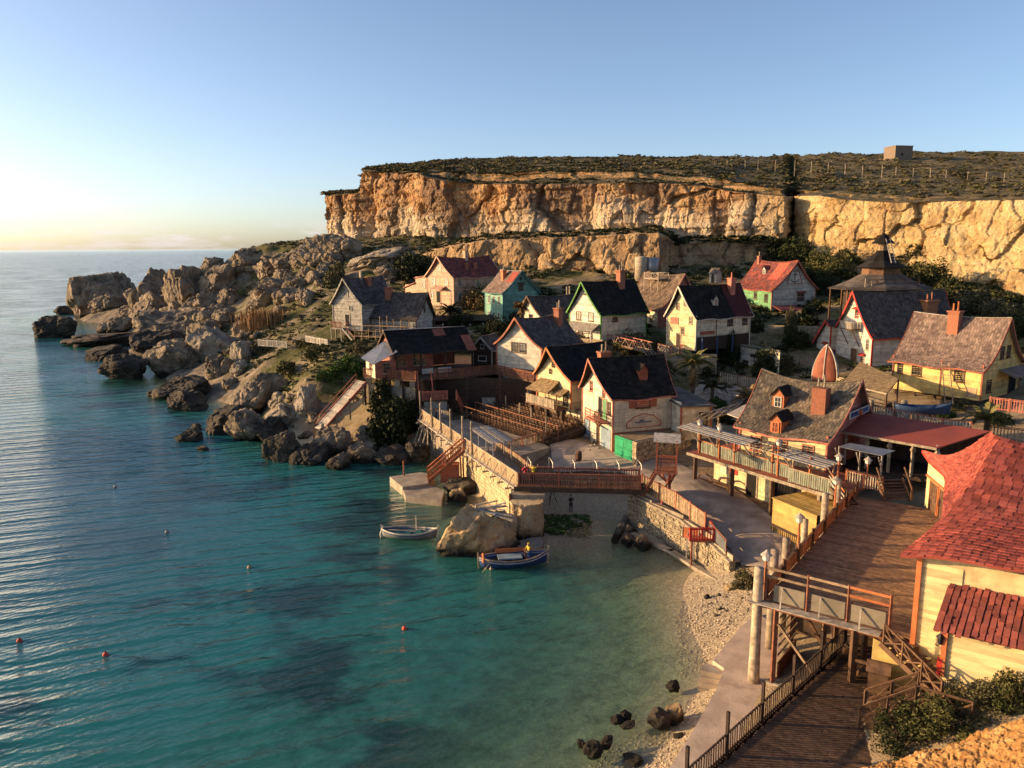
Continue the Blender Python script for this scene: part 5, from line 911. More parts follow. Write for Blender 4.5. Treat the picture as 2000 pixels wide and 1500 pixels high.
for v_, z_ in ((-.1, 3.8), (2.0, 4.0), (6.9, 4.8)):
    rl = railing('seat_rail', ['rusty rail along the front edge of the theatre seats', 'rusty rail in the middle of the theatre seats', 'rusty rail behind the last row of theatre seats'][(v_ > 1)+(v_ > 5)], [thf(-.3, v_, z_), thf(thf.L+.2, v_, z_)], 1.5, REDW, 1, 1.3, w=.08)
fq = thf(thf.L, 0, 3.6); fence('picket_fence', 'rough picket fence closing the near end of the theatre stand', [Wz(995, 882, 3.5), Wz(1068, 862, 3.6)], 1.1, .2, .1, TANW, REDW)
for i, (px_, py_) in enumerate(((972, 800), (988, 806), (1015, 822), (1038, 832), (1067, 852))): p = Wz(px_, py_, 4.2); q = MB(); q.tube([p-Z*.8, p+Z*2.2], .09, 7); setp(wb(q, 'slim_post', POSTW, bpy.data.objects.new('slim_post', None)) if False else q.build('slim_post', POSTW), 'slim pale timber post standing along the far side of the theatre seats', 'post', 'pale posts beyond the theatre')
# --- quay walkway
qk0, qk1 = Wz(822, 815, 4.2), Wz(1012, 948, 4.2); qf = Fr(qk0, qk1); ql = qf.L
qw = thing('quay_walkway', 'raised quay walkway with pale board parapet and raking braces above the sea', 'walkway', qf(0, 0, 0)); l = qw.location
q = MB(); q.prism([tuple(qf(u, v, 0)[:2]) for u, v in ((-.2, -.1), (ql+.3, -.1), (ql+.3, 2.6), (-.2, 3.0))], 3.9, 4.12); wb(q, 'walk_slab', CONC, qw)
n = int(ql/.42); pm_ = None
for i in range(n):
    if abs(i/n*ql-ql*.52) < .7: continue
    if pm_ is None: q = MB(); q.box((0, 0, .62), (.40, .045, 1.25)); o = q.build('parapet_board', TANW, qw); pm_ = o.data
    else: o = link('parapet_board', pm_, None, qw)
    p = qf((i+.5)/n*ql, 0, 4.05)-l; o.location = p+Z*random.uniform(-.02, .02); o.rotation_euler = (0, 0, qf.ang)
for (ua, ub) in ((0, ql*.5), (ql*.54, ql)):
    q = MB(); q.beam(qf(ua, -.05, 5.33), qf(ub, -.05, 5.33), .1, .07); wb(q, 'coping', POSTW, qw); q = MB(); q.beam(qf(ua, -.25, 3.98), qf(ub, -.25, 3.98), .35, .12); wb(q, 'edge_beam', SILVER, qw)
for i in range(16):
    if i in (8,): continue
    u = ql*(i+.5)/16; q = MB(); q.beam(qf(u, -.8, 3.6), qf(u, -.05, 5.0), .07); wb(q, 'brace', POSTW, qw); q = MB(); q.beam(qf(u, -.9, 3.75), qf(u, .5, 3.75), .14, .12); wb(q, 'outrigger', SILVER, qw)
for i, u in enumerate((.4, ql*.17, ql*.28, ql*.40, ql*.53, ql*.62)): q = MB(); q.tube([qf(u, -.15, 2.5 if i else 1), qf(u, -.15, 7.6)], .1, 7); wb(q, 'tall_post', POSTW, qw)
fence('picket_fence', 'long board fence on the inner side of the quay walkway', [qf(ql*.60, 2.7, 4.0), qf(ql*.8, 2.6, 4.0), qf(ql*.97, 1.9, 4.1)], 1.15, .19, .16, TANW, REDW)
sa = thing('slatted_shade', 'grey slatted sunshade on steel posts over the quay walkway', 'shade', qf(ql*.65, 0, 4.1)); 
for k in range(4): q = MB(); q.beam(qf(ql*.60, .1+k*.55, 6.75+.03*k), qf(ql*.80, .1+k*.55, 6.55+.03*k), .42, .04); wb(q, 'slat', STEEL if k % 2 else SILVER, sa)
for u in (.60, .67, .74, .80):
    for v in (.05, 1.9): q = MB(); q.tube([qf(ql*u, v, 4.0), qf(ql*u, v, 6.7)], .05, 6); wb(q, 'steel_post', PIPE, sa)
# quay retaining wall of stone blocks
qs = thing('quay_wall', 'golden stone quay wall under the walkway facing the open bay', 'wall', qf(ql*.7, 0, 0)); blk = {}
def stonewall(root, P, Lw, z0, z1, bw, bh, m, th=.5, jit=.03, ztop=None):
    mb = MB(); nr = int((z1-z0)/bh)
    for r in range(nr):
        u = -random.random()*bw
        while u < Lw:
            w = bw*random.uniform(.7, 1.35); a = max(0, u); b = min(Lw, u+w-.03); u += w
            if b-a < .08: continue
            za = z0+r*bh; zb = za+bh-.03
            if ztop and zb > ztop((a+b)/2): continue
            j = random.uniform(-jit, jit); f = [P(a, j, za), P(b, j+random.uniform(-jit, jit), za), P(b, j+random.uniform(-jit, jit), zb), P(a, j, zb)]; k = [P(a, th, za), P(b, th, za), P(b, th, zb), P(a, th, zb)]; q = len(mb.v); mb.v += [tuple(x) for x in f+k]; mb.f += [(q, q+1, q+2, q+3)]+[(q+i, q+4+i, q+4+(i+1) % 4, q+(i+1) % 4) for i in range(4)]
    o = wb(mb, 'stone_blocks', m, root); o['kind'] = 'stuff'
    q = MB(); q.sheet(P(0, th*.5, z0), P(Lw, th*.5, z0), P(Lw, th*.5, z1), P(0, th*.5, z1), .1); wb(q, 'core', m, root)
QST = mat('quay_stone', (.52, .40, .23), (.40, .29, .16), 1.4, .92, .7, 8, .14, .25, (.2, .15, .09), bdist=.05)
stonewall(qs, lambda u, v, z: qf(ql*.46+u, .25+v, z), ql*.54, -.6, 3.9, .7, .36, QST)
q = MB(); q.prism([tuple(qf(u, v, 0)[:2]) for u, v in ((ql*.05, .7), (ql-.6, .7), (ql-.6, 2.2), (ql*.80, 2.8), (ql*.66, 4.5), (ql*.6, 9), (ql*.05, 9))], -.5, 3.75); setp(q.build('quay_fill', CONC), kind='structure')
# timber props under far end
for u in (.3, 1.6, 3.2):
    q = MB(); q.tube([qf(u, -.2, 0.2), qf(u+.2, -.1, 4)], .09, 7); wb(q, 'prop', SILVER, qw)
    q = MB(); q.tube([qf(u+1, -1.6, .6), qf(u+.3, -.1, 3.9)], .07, 7); wb(q, 'prop', SILVER, qw)
# --- dock and stair
dk = thing('concrete_dock', 'low two-level concrete landing dock in the water below the orange stair', 'dock', Wz(820, 950, 0)); 
q = MB(); q.prism([tuple(Wz(a, b, .95)[:2]) for a, b in ((761, 931), (786, 951), (836, 944), (850, 928), (822, 922))], -1.5, .95); wb(q, 'upper_slab', CONC, dk); q = MB(); q.prism([tuple(Wz(a, b, .65)[:2]) for a, b in ((786, 953), (792, 969), (862, 977), (868, 958), (836, 945))], -1.5, .65); wb(q, 'lower_slab', CONC, dk)
q = MB(); p = Wz(789, 930, .9); q.tube([p, p+Z*1.7], .09, 7); wb(q, 'mooring_post', REDW, dk)
os_ = thing('orange_stair', 'orange railed stair descending from the quay walkway to the concrete dock', 'stair', Wz(835, 938, .95)); l = os_.location
A = Wz(836, 938, .95); B = Wz(906, 878, 4.1); stairs(os_, A-l, B-l, 1.5, REDW); d_ = (B-A); d_.z = 0; d_.normalize(); nn = Vector((-d_.y, d_.x, 0))
for s in (-.75, .75): fence('x', '', [A+nn*s-l, B+nn*s-l], 1.15, .24, .07, ORANGE, ORANGE, parent=os_, postev=2.5)
q = MB(); p = A.lerp(B, .6); q.box((p.x-l.x, p.y+.3-l.y, p.z/2-l.z+.2), (1.9, 1.2, p.z-.9)); q.build('stair_box', RUST, os_)
for t in (.97, .9): p = A.lerp(B, t)+nn*.6; q = MB(); q.beam((p.x+.1-l.x, p.y-l.y, .4-l.z), (p.x-l.x, p.y-l.y, p.z-l.z), .16); q.build('leg', ORANGE, os_)
# --- bridge
b0, b1 = Wz(1013, 951, 4.2), Wz(1251, 957, 4.2); bf = Fr(b0, b1); br = thing('footbridge', 'timber footbridge with reddish picket railings spanning the little inlet', 'bridge', b0); l = br.location
planks(br, type('P', (), {'__call__': lambda s, u, v, z: bf(v, u, z), 'ang': bf.ang+math.pi/2})(), -.05, 2.0, -.2, bf.L+.2, 4.25, .24, BROWN)
for v in (0, 1.0, 1.95): q = MB(); q.beam(bf(-.4, v, 4.0), bf(bf.L+.4, v, 4.0), .2, .4); wb(q, 'girder', DARKW, br)
for v in (-.02, 1.98): fence('x', '', [bf(0, v, 4.25)-l, bf(bf.L, v, 4.25)-l], 1.15, .2, .075, REDW, RUST, parent=br, postev=3.4)
for i in range(6): u = .6+i*1.95; q = MB(); q.tube([bf(u, 2.1, 4.3), bf(u, 2.1, 6.4), bf(u+.35, 1.6, 6.0), bf(u+.4, 1.3, 5.6)], .035, 6); wb(q, 'steel_hoop', PIPE, br)
# --- sea wall right of bridge with fence
wtop = [Wz(1226, 962, 3.3), Wz(1268, 984, 3.1), Wz(1330, 1016, 2.8), Wz(1385, 1060, 2.3), Wz(1425, 1098, 1.9)]
sw = thing('sea_wall', 'pitted concrete block sea wall curving along the back of the beach', 'wall', (wtop[2].x, wtop[2].y, 0))
SWM = mat('sea_wall_block', (.36, .29, .19), (.25, .20, .13), 1.6, .95, .6, 9, .3, .35, (.12, .10, .06), bdist=.05)
for A, B in zip(wtop[:-1], wtop[1:]):
    f_ = Fr(A, B); zt = (A.z, B.z); stonewall(sw, lambda u, v, z, f_=f_: f_(u, v*1.0, z), f_.L, -.3, max(zt)+.05, .32, .2, SWM, .5, .05, lambda u, zt=zt, f_=f_: lerp(zt[0], zt[1], u/f_.L)+.08)
    q = MB(); q.sheet(f_(0, -.05, zt[0]+.02), f_(f_.L, -.05, zt[1]+.02), f_(f_.L, .9, zt[1]+.05), f_(0, .9, zt[0]+.05), .12); wb(q, 'coping', CONC, sw)
    q = MB(); q.beam(f_(-.1, -.9, .28), f_(f_.L+.1, -.9, .28 if B is not wtop[-1] else .6), .5, .25); wb(q, 'footing', CONC, sw)
fl = [Wz(1254, 958, 3.4), Wz(1287, 977, 3.3), Wz(1320, 994, 3.1), Wz(1377, 1036, 2.6)]
fence('picket_fence', 'reddish board fence along the sea wall from bridge to red platform', fl, 1.35, .17, .15, TANW, RUST)
fl2 = [Wz(1385, 1046, 2.5), Wz(1418, 1084, 2.1)]; mf = railing('mesh_fence', 'grey mesh fence with timber posts at the lower end of the sea wall', fl2, 1.15, REDW, 1, 2.2, cat='fence'); q = MB(); q.sheet(fl2[0]+Z*.1, fl2[1]+Z*.1, fl2[1]+Z*1.0, fl2[0]+Z*1.0, .02); wb(q, 'mesh_panel', STEEL, mf)
rp_ = thing('red_platform', 'small red railed platform jutting from the sea wall above the hoop', 'platform', Wz(1368, 1050, 2.4)); c = rp_.location; q = MB(); q.box((0, 0, 0), (1.9, 1.5, .15)); q.build('floor', RUST, rp_); fence('x', '', [Vector((-1, -.75, 0)), Vector((.9, -.75, 0)), Vector((.95, .7, 0))], 1.0, .2, .08, RED, RED, parent=rp_, postev=1.0)
for x in (-.8, .8): q = MB(); q.beam((x, -.6, -2.2), (x, -.6, 0), .12); q.build('leg', RUST, rp_)
hp = thing('basketball_hoop', 'orange basketball backboard on grey posts standing on the beach', 'hoop', Wz(1347, 1092, .4)); 
bbp = Wz(1345, 1042, 2.6)-hp.location
for x in (-.28, .28): q = MB(); q.beam((x, .1, -.3), (x, .1, bbp.z), .11); q.build('post', SILVER, hp)
q = MB(); q.box((0, -.02, bbp.z), (1.25, .06, .95)); bb = q.build('backboard', ORANGE, hp); q = MB()
for du, dz, w_, h_ in ((0, .47, 1.3, .05), (0, -.47, 1.3, .05), (-.63, 0, .05, .95), (.63, 0, .05, .95), (0, .08, .42, .04), (0, -.22, .42, .04), (-.2, -.07, .04, .32), (.2, -.07, .04, .32)): q.box((du, -.065, bbp.z+dz), (w_, .02, h_))
q.build('board_lines', WHITE, bb); q = MB(); q.tube([(.23*math.cos(t), -.32+.23*math.sin(t), bbp.z-.35) for t in np.linspace(0, 2*math.pi, 15)], .02, 6); q.build('rim', ORANGE, hp); hp.rotation_euler = (0, 0, rad(-22))
# --- guard tower
gt = thing('lookout_tower', 'small red timber lookout tower with flat roof and ladder steps', 'tower', Wz(1300, 968, 3.3), rad(-12)); w2 = .85
for x in (-w2, w2):
    for y in (-w2, w2): q = MB(); q.beam((x, y, 2.2), (x, y, 5.2), .12); q.build('post', RUST, gt)
q = MB(); q.beam((.3, 0, 0), (.3, 0, 2.3), .26); q.build('stem', RUST, gt)
for s in ((-1, -1), (1, -1), (1, 1), (-1, 1)): q = MB(); q.beam((.3, 0, 1.0), (s[0]*w2*.9, s[1]*w2*.9, 2.25), .12); q.build('knee_brace', RUST, gt)
q = MB(); q.box((0, 0, 2.3), (1.9, 1.9, .12)); q.build('floor', REDW, gt); q = MB(); q.sheet((-1.15, -1.1, 5.15), (1.15, -1.1, 5.1), (1.15, 1.1, 5.35), (-1.15, 1.1, 5.4), .08); q.build('roof', SILVER, gt)
fence('x', '', [(-w2, -w2, 2.35), (w2, -w2, 2.35), (w2, w2, 2.35), (-w2, w2, 2.35)], .95, .22, .09, REDW, RUST, parent=gt, posts=False); stairs(gt, (-2.0, -.3, 0), (-.9, -.2, 2.2), .8, REDW); q = MB(); q.beam((-.4, -2.0, -.4), (.25, -.2, 1.9), .14); q.build('prop', RUST, gt)
# --- restaurant balcony building
rf = Fr(Wz(1353, 884, 6.1), Wz(1627, 966, 6.1)); rb = thing('balcony_terrace', 'raised restaurant terrace with orange posts, grey pickets and slatted shades', 'terrace', (rf.o.x, rf.o.y, 3.0)); l = rb.location; RL = rf.L
q = MB(); q.prism([tuple(rf(u, v, 0)[:2]) for u, v in ((-.6, -.1), (RL+.1, -.1), (RL+.1, 6), (-.6, 6))], 5.8, 6.02); wb(q, 'floor', RUST, rb); q = MB(); q.beam(rf(-.6, -.15, 5.92), rf(RL+.1, -.15, 5.92), .08, .26); wb(q, 'edge_beam', POSTW, rb)
fence('x', '', [rf(.1, .7, 6.03)-l, rf(RL-4.2, .7, 6.03)-l], 1.1, .2, .15, mat('greenish_picket', (.22, .23, .17), (.15, .16, .11), 2, .8, .3), ORANGE, parent=rb, posts=False); fence('x', '', [rf(RL-4.2, .05, 6.03)-l, rf(RL, .05, 6.03)-l], 1.1, .2, .15, MATS['greenish_picket'], TANW, parent=rb, posts=False)
for i in range(8):
    u = .2+i*(RL-.4)/7; q = MB(); q.beam(rf(u, .75 if i < 6 else .15, 6.0), rf(u, .75 if i < 6 else .15, 8.5), .16 if i % 2 == 0 else .11); wb(q, 'post', ORANGE if i % 2 == 0 else POSTW, rb)
    q = MB(); q.beam(rf(u, .6, 7.0), rf(u-.1, -.5, 8.3), .09); wb(q, 'knee_brace', SILVER, rb)
for (ua, ub, z_) in ((-1.2, 6.6, 8.45), (RL-4.6, RL-.2, 8.35)):
    for k in range(5): q = MB(); q.beam(rf(ua, -.8+k*.42, z_+.03*k), rf(ub, -.8+k*.42, z_-.08+.03*k), .4, .035); wb(q, 'shade_slat', [STEEL, SILVER, STEEL, SILVER, STEEL][k], rb)
for v, z_ in ((-.7, 8.36), (.9, 8.46)): q = MB(); q.beam(rf(-1.2, v, z_), rf(RL, v, z_-.1), .08, .08); wb(q, 'purlin', POSTW, rb)
for i in range(6): u = 6.8+i*.8; q = MB(); q.beam(rf(u, -.8, 8.38), rf(u+.5, 1.2, 8.5), .06); wb(q, 'rafter', POSTW, rb)
gw0 = rf(0, 2.6, 0)-l
lapwall(gw0, rf.e, -rf.n, 2.5, 5.75, lambda z: .3, lambda z: 4.2, parent=rb, m=BUTTER); lapwall(gw0, rf.e, -rf.n, 2.5, 5.75, lambda z: 5.4, lambda z: 6.8, parent=rb, m=BUTTER); lapwall(gw0, rf.e, -rf.n, 2.5, 5.75, lambda z: 10.0, lambda z: RL, parent=rb, m=BUTTER)
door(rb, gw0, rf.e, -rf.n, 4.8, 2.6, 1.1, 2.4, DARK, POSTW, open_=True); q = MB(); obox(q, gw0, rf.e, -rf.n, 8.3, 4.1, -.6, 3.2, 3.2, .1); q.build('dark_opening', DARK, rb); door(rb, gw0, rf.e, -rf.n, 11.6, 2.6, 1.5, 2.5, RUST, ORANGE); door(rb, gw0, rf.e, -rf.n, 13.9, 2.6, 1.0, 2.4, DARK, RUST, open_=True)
for u, w_, h_, m_ in ((1.5, .9, 1.1, OFFW), (2.7, .9, .7, RED)): q = MB(); obox(q, gw0, rf.e, -rf.n, u, 4.6, .04, w_, h_, .04); q.build('notice_board', m_, rb)
for u in (.2, 4.6, 8.9): q = MB(); q.beam(rf(u, .2, 2.6), rf(u, .2, 5.8), .3); wb(q, 'support_post', BROWN, rb); 
for k in range(3): q = MB(); q.tube([rf(RL-1.2-k*.9, .1, 2.4), rf(RL-1.2-k*.9, .1, 5.8)], .2, 9); wb(q, 'log_post', POSTW, rb) if k == 0 else None
# benches
for (px_, py_, lab) in ((1372, 948, 'curved timber wagon bench beside the first terrace post'), (1412, 958, 'trestle timber bench out on the road by the terrace')):
    t = thing('timber_bench', lab, 'bench', Wz(px_, py_, 2.95), rf.ang); q = MB(); q.box((0, 0, .5), (1.8, .6, .1)); q.build('seat', BROWN, t); q = MB(); q.box((-.85, 0, .25), (.1, .6, .5)); q.build('leg', BROWN, t); q = MB(); q.box((.85, 0, .25), (.1, .6, .5)); q.build('leg', BROWN, t)
    q = MB(); q.tube([(-.9, .3, .5), (-.6, .35, .95), (0, .36, 1.1), (.6, .35, .95), (.9, .3, .5)], .08, 6); q.build('back', BROWN, t)
# pergola behind terrace left
pg = thing('log_pergola', 'bare pale log pergola left of the restaurant roof', 'pergola', Wz(1400, 832, 5.0)); l = pg.location; P0 = Wz(1365, 822, 7.6); P1 = Wz(1440, 800, 7.9)
for k in range(5): a = P0.lerp(P1, k/4); q = MB(); q.tube([a+Vector((-1.6, -2, 0)), a+Vector((1.2, 2.5, .3))], .06, 6); wb(q, 'log', POSTW, pg)
for k in range(3): q = MB(); o_ = Vector((-1.4+k*1.1, -1.8+k*2, .1*k)); q.tube([P0+o_, P1+o_], .06, 6); wb(q, 'log', POSTW, pg)
for a in (P0, P0.lerp(P1, .5), P1): q = MB(); q.tube([a-Z*4.5, a], .08, 7); wb(q, 'post', POSTW, pg)
q = MB(); q.sheet(Wz(1420, 808, 8.2), Wz(1448, 818, 8.2), Wz(1478, 796, 8.5), Wz(1455, 790, 8.5), .08); wb(q, 'board_roof', SILVER, pg)
# --- red felt canopy
cn = thing('red_canopy', 'broad flat red canopy roof on pale posts over the dark dining area', 'canopy', Wz(1720, 930, 5.9)); l = cn.location
ca = [Wz(1609, 836, 9.0), Wz(1830, 875, 8.8), Wz(1935, 842, 9.6), Wz(1698, 806, 9.9)]; q = MB(); q.sheet(*ca, .12); wb(q, 'roof', RED_FELT, cn)
q = MB(); q.beam(ca[0]-Z*.08+Vector((-.05, -.05, 0)), ca[1]-Z*.08+Vector((-.05, -.05, 0)), .08, .2); wb(q, 'fascia', POSTW, cn)
for k in range(6): p = ca[0].lerp(ca[1], k/5)+Vector((.3, .4, 0)); q = MB(); q.box((p.x, p.y, 7.4), (.2, .2, 3.0)); q.box((p.x, p.y, 8.2), (.32, .32, .25)); wb(q, 'post', POSTW, cn)
q = MB(); q.prism([(p.x, p.y) for p in (ca[0]+Vector((.4, .4, 0)), ca[1]+Vector((.4, .4, 0)), ca[2], ca[3])], 5.6, 6.0); wb(q, 'floor', DARKW, cn)
q = MB(); q.sheet(Vector((ca[3].x, ca[3].y, 6)), Vector((ca[2].x, ca[2].y, 6)), ca[2]-Z*.2, ca[3]-Z*.2, .1); wb(q, 'back_wall', DARKW, cn)
tb = thing('dining_table', 'dark dining table under the red canopy', 'table', Wz(1690, 905, 6.0)); q = MB(); q.box((0, 0, .72), (1.6, .8, .06)); q.build('top', TANW, tb)
for x in (-.7, .7): q = MB(); q.box((x, 0, .36), (.08, .6, .72)); q.build('leg', BROWN, tb)
sh_ = thing('porch_shade', 'grey slatted shade on braced posts beside the deck entrance', 'shade', Wz(1690, 975, 6.0)); s4 = [Wz(1638, 872, 8.6), Wz(1722, 890, 8.5), Wz(1748, 880, 8.7), Wz(1660, 865, 8.8)]; q = MB(); q.sheet(*s4, .05); wb(q, 'shade_panel', STEEL, sh_)
for p in (s4[0], s4[0].lerp(s4[1], .5), s4[1]): q = MB(); q.beam(Vector((p.x+.2, p.y+.3, 6)), p+Vector((.2, .3, -.05)), .11); wb(q, 'post', SILVER, sh_); q = MB(); q.beam(Vector((p.x+.2, p.y+.3, 7.3)), p+Vector((-.4, -.3, -.05)), .08); wb(q, 'brace', SILVER, sh_)
fence('picket_fence', 'orange-topped picket railing under the grey porch shade', [Wz(1652, 945, 6.1), Wz(1722, 962, 6.1)], 1.1, .2, .08, SILVER, ORANGE, postev=1.8)
st2 = thing('deck_entrance_steps', 'dark timber steps from the deck up into the canopy dining area', 'steps', Wz(1755, 975, 6.0)); A = Wz(1752, 978, 6.05); B = Wz(1738, 935, 7.4); l = st2.location; stairs(st2, A-l, B-l, 2.0, BROWN)
for s in (-1, 1): q = MB(); q.beam(A+Vector((s*1.05, 0, .9)), B+Vector((s*1.05, 0, .9)), .09, .14); wb(q, 'handrail', BROWN, st2); q = MB(); q.beam(A+Vector((s*1.05, 0, 0)), A+Vector((s*1.05, 0, .95)), .12); wb(q, 'newel', BROWN, st2)
fence('picket_fence', 'pale picket railing behind the red canopy roof below the yellow house', [Wz(1702, 812, 9.2), Wz(1840, 842, 8.9), Wz(1895, 848, 8.9)], 1.0, .22, .12, SILVER, RUST)
# --- big plank deck
dO = Wz(1492, 1172, 6.0); df_ = Fr(dO, Wz(1722, 1232, 6.0)); e1, e2 = df_.e, df_.n
def D(u, v, z): p = dO + e1*u + e2*v; return Vector((p.x, p.y, z))
D.ang = df_.ang
dkk = thing('timber_deck', 'large brown plank deck beside the red-roofed house', 'deck', D(3, 8, 6.0)); planks(dkk, D, 0, 7.7, 0, 21.6, 6.0, .23, DECKW, split=2, jitter=.012)
q = MB(); q.prism([tuple(D(u, v, 0)[:2]) for u, v in ((.1, .1), (7.6, .1), (7.6, 21.5), (.1, 21.5))], 5.55, 5.9); wb(q, 'joists', DARKW, dkk)
for u in (.0, 2.5, 5, 7.4):
    for v in (5, 11, 17): q = MB(); q.beam(D(u+.2, v, 1.0), D(u+.2, v, 5.6), .25); wb(q, 'pile', BROWN, dkk)
# near edge: beams, panels, rails
q = MB(); q.beam(D(-.6, -.15, 5.85), D(6.1, -.15, 5.85), .3, .3); wb(q, 'edge_beam', REDW, dkk); q = MB(); q.beam(D(-.6, -.45, 6.02), D(5.9, -.45, 6.02), .6, .05); wb(q, 'edge_board', SILVER, dkk)
ef = thing('deck_end_fence', 'railing of grey panels with raking braces at the near deck edge', 'railing', D(3, 0, 6.0)); PNL = mat('grey_ply', (.24, .20, .145), (.17, .145, .105), 1.2, .8, .2, 7, .1, .3)
for k, (a, b) in enumerate(((.5, 2.1), (2.45, 4.1), (4.4, 6.0))): q = MB(); q.sheet(D(a, 0, 6.1), D(b, 0, 6.1), D(b, 0, 7.0), D(a, 0, 7.0), .05); wb(q, 'panel', PNL, ef); q = MB(); q.beam(D(a+.55, -.65, 6.0), D(a+.45, -.04, 6.95), .07); wb(q, 'brace', SILVER, ef)
for u in (.05, 2.25, 4.25, 6.2): q = MB(); q.beam(D(u, 0, 5.9), D(u, 0, 8.0), .11); wb(q, 'post', REDW, ef)
for z_ in (7.45, 7.9):
    for a, b in ((.05, 2.25), (2.25, 4.25), (4.25, 6.2)): q = MB(); q.beam(D(a, -.02, z_), D(b, -.02, z_-.03), .05, .13); wb(q, 'rail', TANW if a < 4 else ORANGE, ef)
# left side parapet of boards
pf = thing('deck_side_parapet', 'solid brown board parapet along the left side of the plank deck', 'parapet', D(0, 10, 6.0)); bm_ = None
for i in range(46):
    if bm_ is None: q = MB(); q.box((0, 0, .4), (.42, .05, .8)); o = q.build('board', REDW, pf); bm_ = o.data
    else: o = link('board', bm_, None, pf)
    o.location = D(-.05, .4+i*.455, 6.0)-pf.location; o.rotation_euler = (0, 0, D.ang+math.pi/2)
q = MB(); q.beam(D(-.05, .2, 6.83), D(-.05, 21.3, 6.83), .14, .06); wb(q, 'coping', BROWN, pf)
for i in range(8): q = MB(); q.beam(D(.05, .3+i*3, 6), D(.05, .3+i*3, 7.2), .14); wb(q, 'post', BROWN, pf)
def logpost(px, py, z0, z1, r, lab, nm='log_post'):
    p = Wz(px, py, z0); q = MB(); pts = [Vector((p.x+random.uniform(-.03, .03), p.y, lerp(z0-.6, z1, k/5))) for k in range(6)]; q.tube(pts, [r*random.uniform(.9, 1.08) for _ in pts], 10); o = q.build(nm, POSTW, None, True); return setp(o, lab, 'post')
p_ = D(-.25, -.3, 1.2); q = MB(); q.tube([Vector((p_.x, p_.y, z_)) for z_ in (.9, 2.5, 4, 5.5, 7.9)], [.33, .30, .28, .27, .25], 12); setp(q.build('deck_corner_post', POSTW, None, True), 'thick pale log post holding up the deck corner above the quay path', 'post')
for v, r, lab in ((3.4, .26, 'pale log post by the yellow shed, nearest the deck corner'), (5.6, .24, 'pale log post second from the deck corner'), (9.6, .22, 'pale log post against the yellow shed wall'), (14.5, .26, 'tall pale log post at the far end of the yellow shed'), (18.2, .2, 'pale log post below the terrace stair')):
    p = D(-.55, v, 0); q = MB(); q.tube([Vector((p.x, p.y, z_)) for z_ in (1.5, 3.5, 5.5, 7.6 if v < 14 else 8.0)], [r*1.1, r, r*.95, r*.9], 10); setp(q.build('log_post', POSTW, None, True), lab, 'post')
def lamp(p, hgt_, lab, post=ORANGE, grp=None):
    t = thing('post_lamp', lab, 'lamp', p, 0, grp); q = MB(); q.tube([(0, 0, 0), (0, 0, hgt_)], .07, 8); q.build('pole', post, t); q = MB(); q.lathe((0, 0, hgt_), [(.07, 0), (.2, .12), (.22, .38), (.12, .42)], 9); q.build('lantern', LAMPG, t); q = MB(); q.lathe((0, 0, hgt_+.4), [(.34, 0), (.26, .08), (.1, .2), (.03, .3)], 9); q.build('lamp_cap', SILVER, t)
for u, v, z_, h_, lab in ((-.35, 1.2, 6, 1.7, 'white capped lamp on the deck parapet nearest the corner'), (-.35, 7.5, 6, 2.0, 'white capped lamp on orange post beside the yellow shed'), (-.3, 16.2, 6, 2.2, 'white capped lamp on orange post at the terrace stair foot')): lamp(D(u, v, z_), h_, lab)
for u_, lab in ((.2, 'white capped lamp at the road end of the terrace shade'), (2.6, 'white capped lamp on second orange terrace post'), (9.0, 'white capped lamp mid terrace on an orange post'), (RL-.1, 'white capped lamp at the deck end of the terrace')): lamp(rf(u_, .6, 6), 2.6, lab)
lamp(Wz(1692, 948, 6.0), 1.7, 'white capped lamp in front of the porch shade railing')
# terrace stair to deck
ss = thing('terrace_stair', 'orange-railed stair dropping from the terrace end to the deck', 'stair', D(.4, 20.5, 6)); A = D(.2, 19.0, 6.0); B = rf(RL-.3, .6, 6.6); l = ss.location; stairs(ss, A-l, B-l, 1.0, BROWN)
for k in range(3): q = MB(); q.beam(A+Vector((-.5, 0, .3+.35*k)), B+Vector((-.5, 0, .5+.35*k)), .06, .1); wb(q, 'rail', ORANGE if k == 2 else SILVER, ss)
# yellow shed
ysf = Fr(Wz(1507, 1035, 2.6), Wz(1572, 1065, 2.6)); ys = thing('yellow_shed', 'flat-topped ochre plank shed against the deck side', 'shed', ysf(0, 0, 2.6)); l = ys.location
P0, P1 = ysf(0, 0, 0), ysf(ysf.L+1.0, 0, 0); w_ = ysf.L+1.0
lapwall(P0-l, ysf.e, -ysf.n, 2.0, 5.2, lambda z: 0, lambda z: w_, .3, parent=ys, m=OCHRE); lapwall(ysf(0, 6.2, 0)-l, -ysf.n, -ysf.e, 2.0, 5.2, lambda z: 0, lambda z: 6.2, .3, parent=ys, m=OCHRE); planks(ys, ysf, -.1, w_+.1, -.1, 6.3, 5.3, .3, OCHRE)
fence('x', '', [ysf(0, -.12, 2.3)-l, ysf(w_, -.12, 2.2)-l], .8, .2, .05, DARKW, DARKW, parent=ys, posts=False)
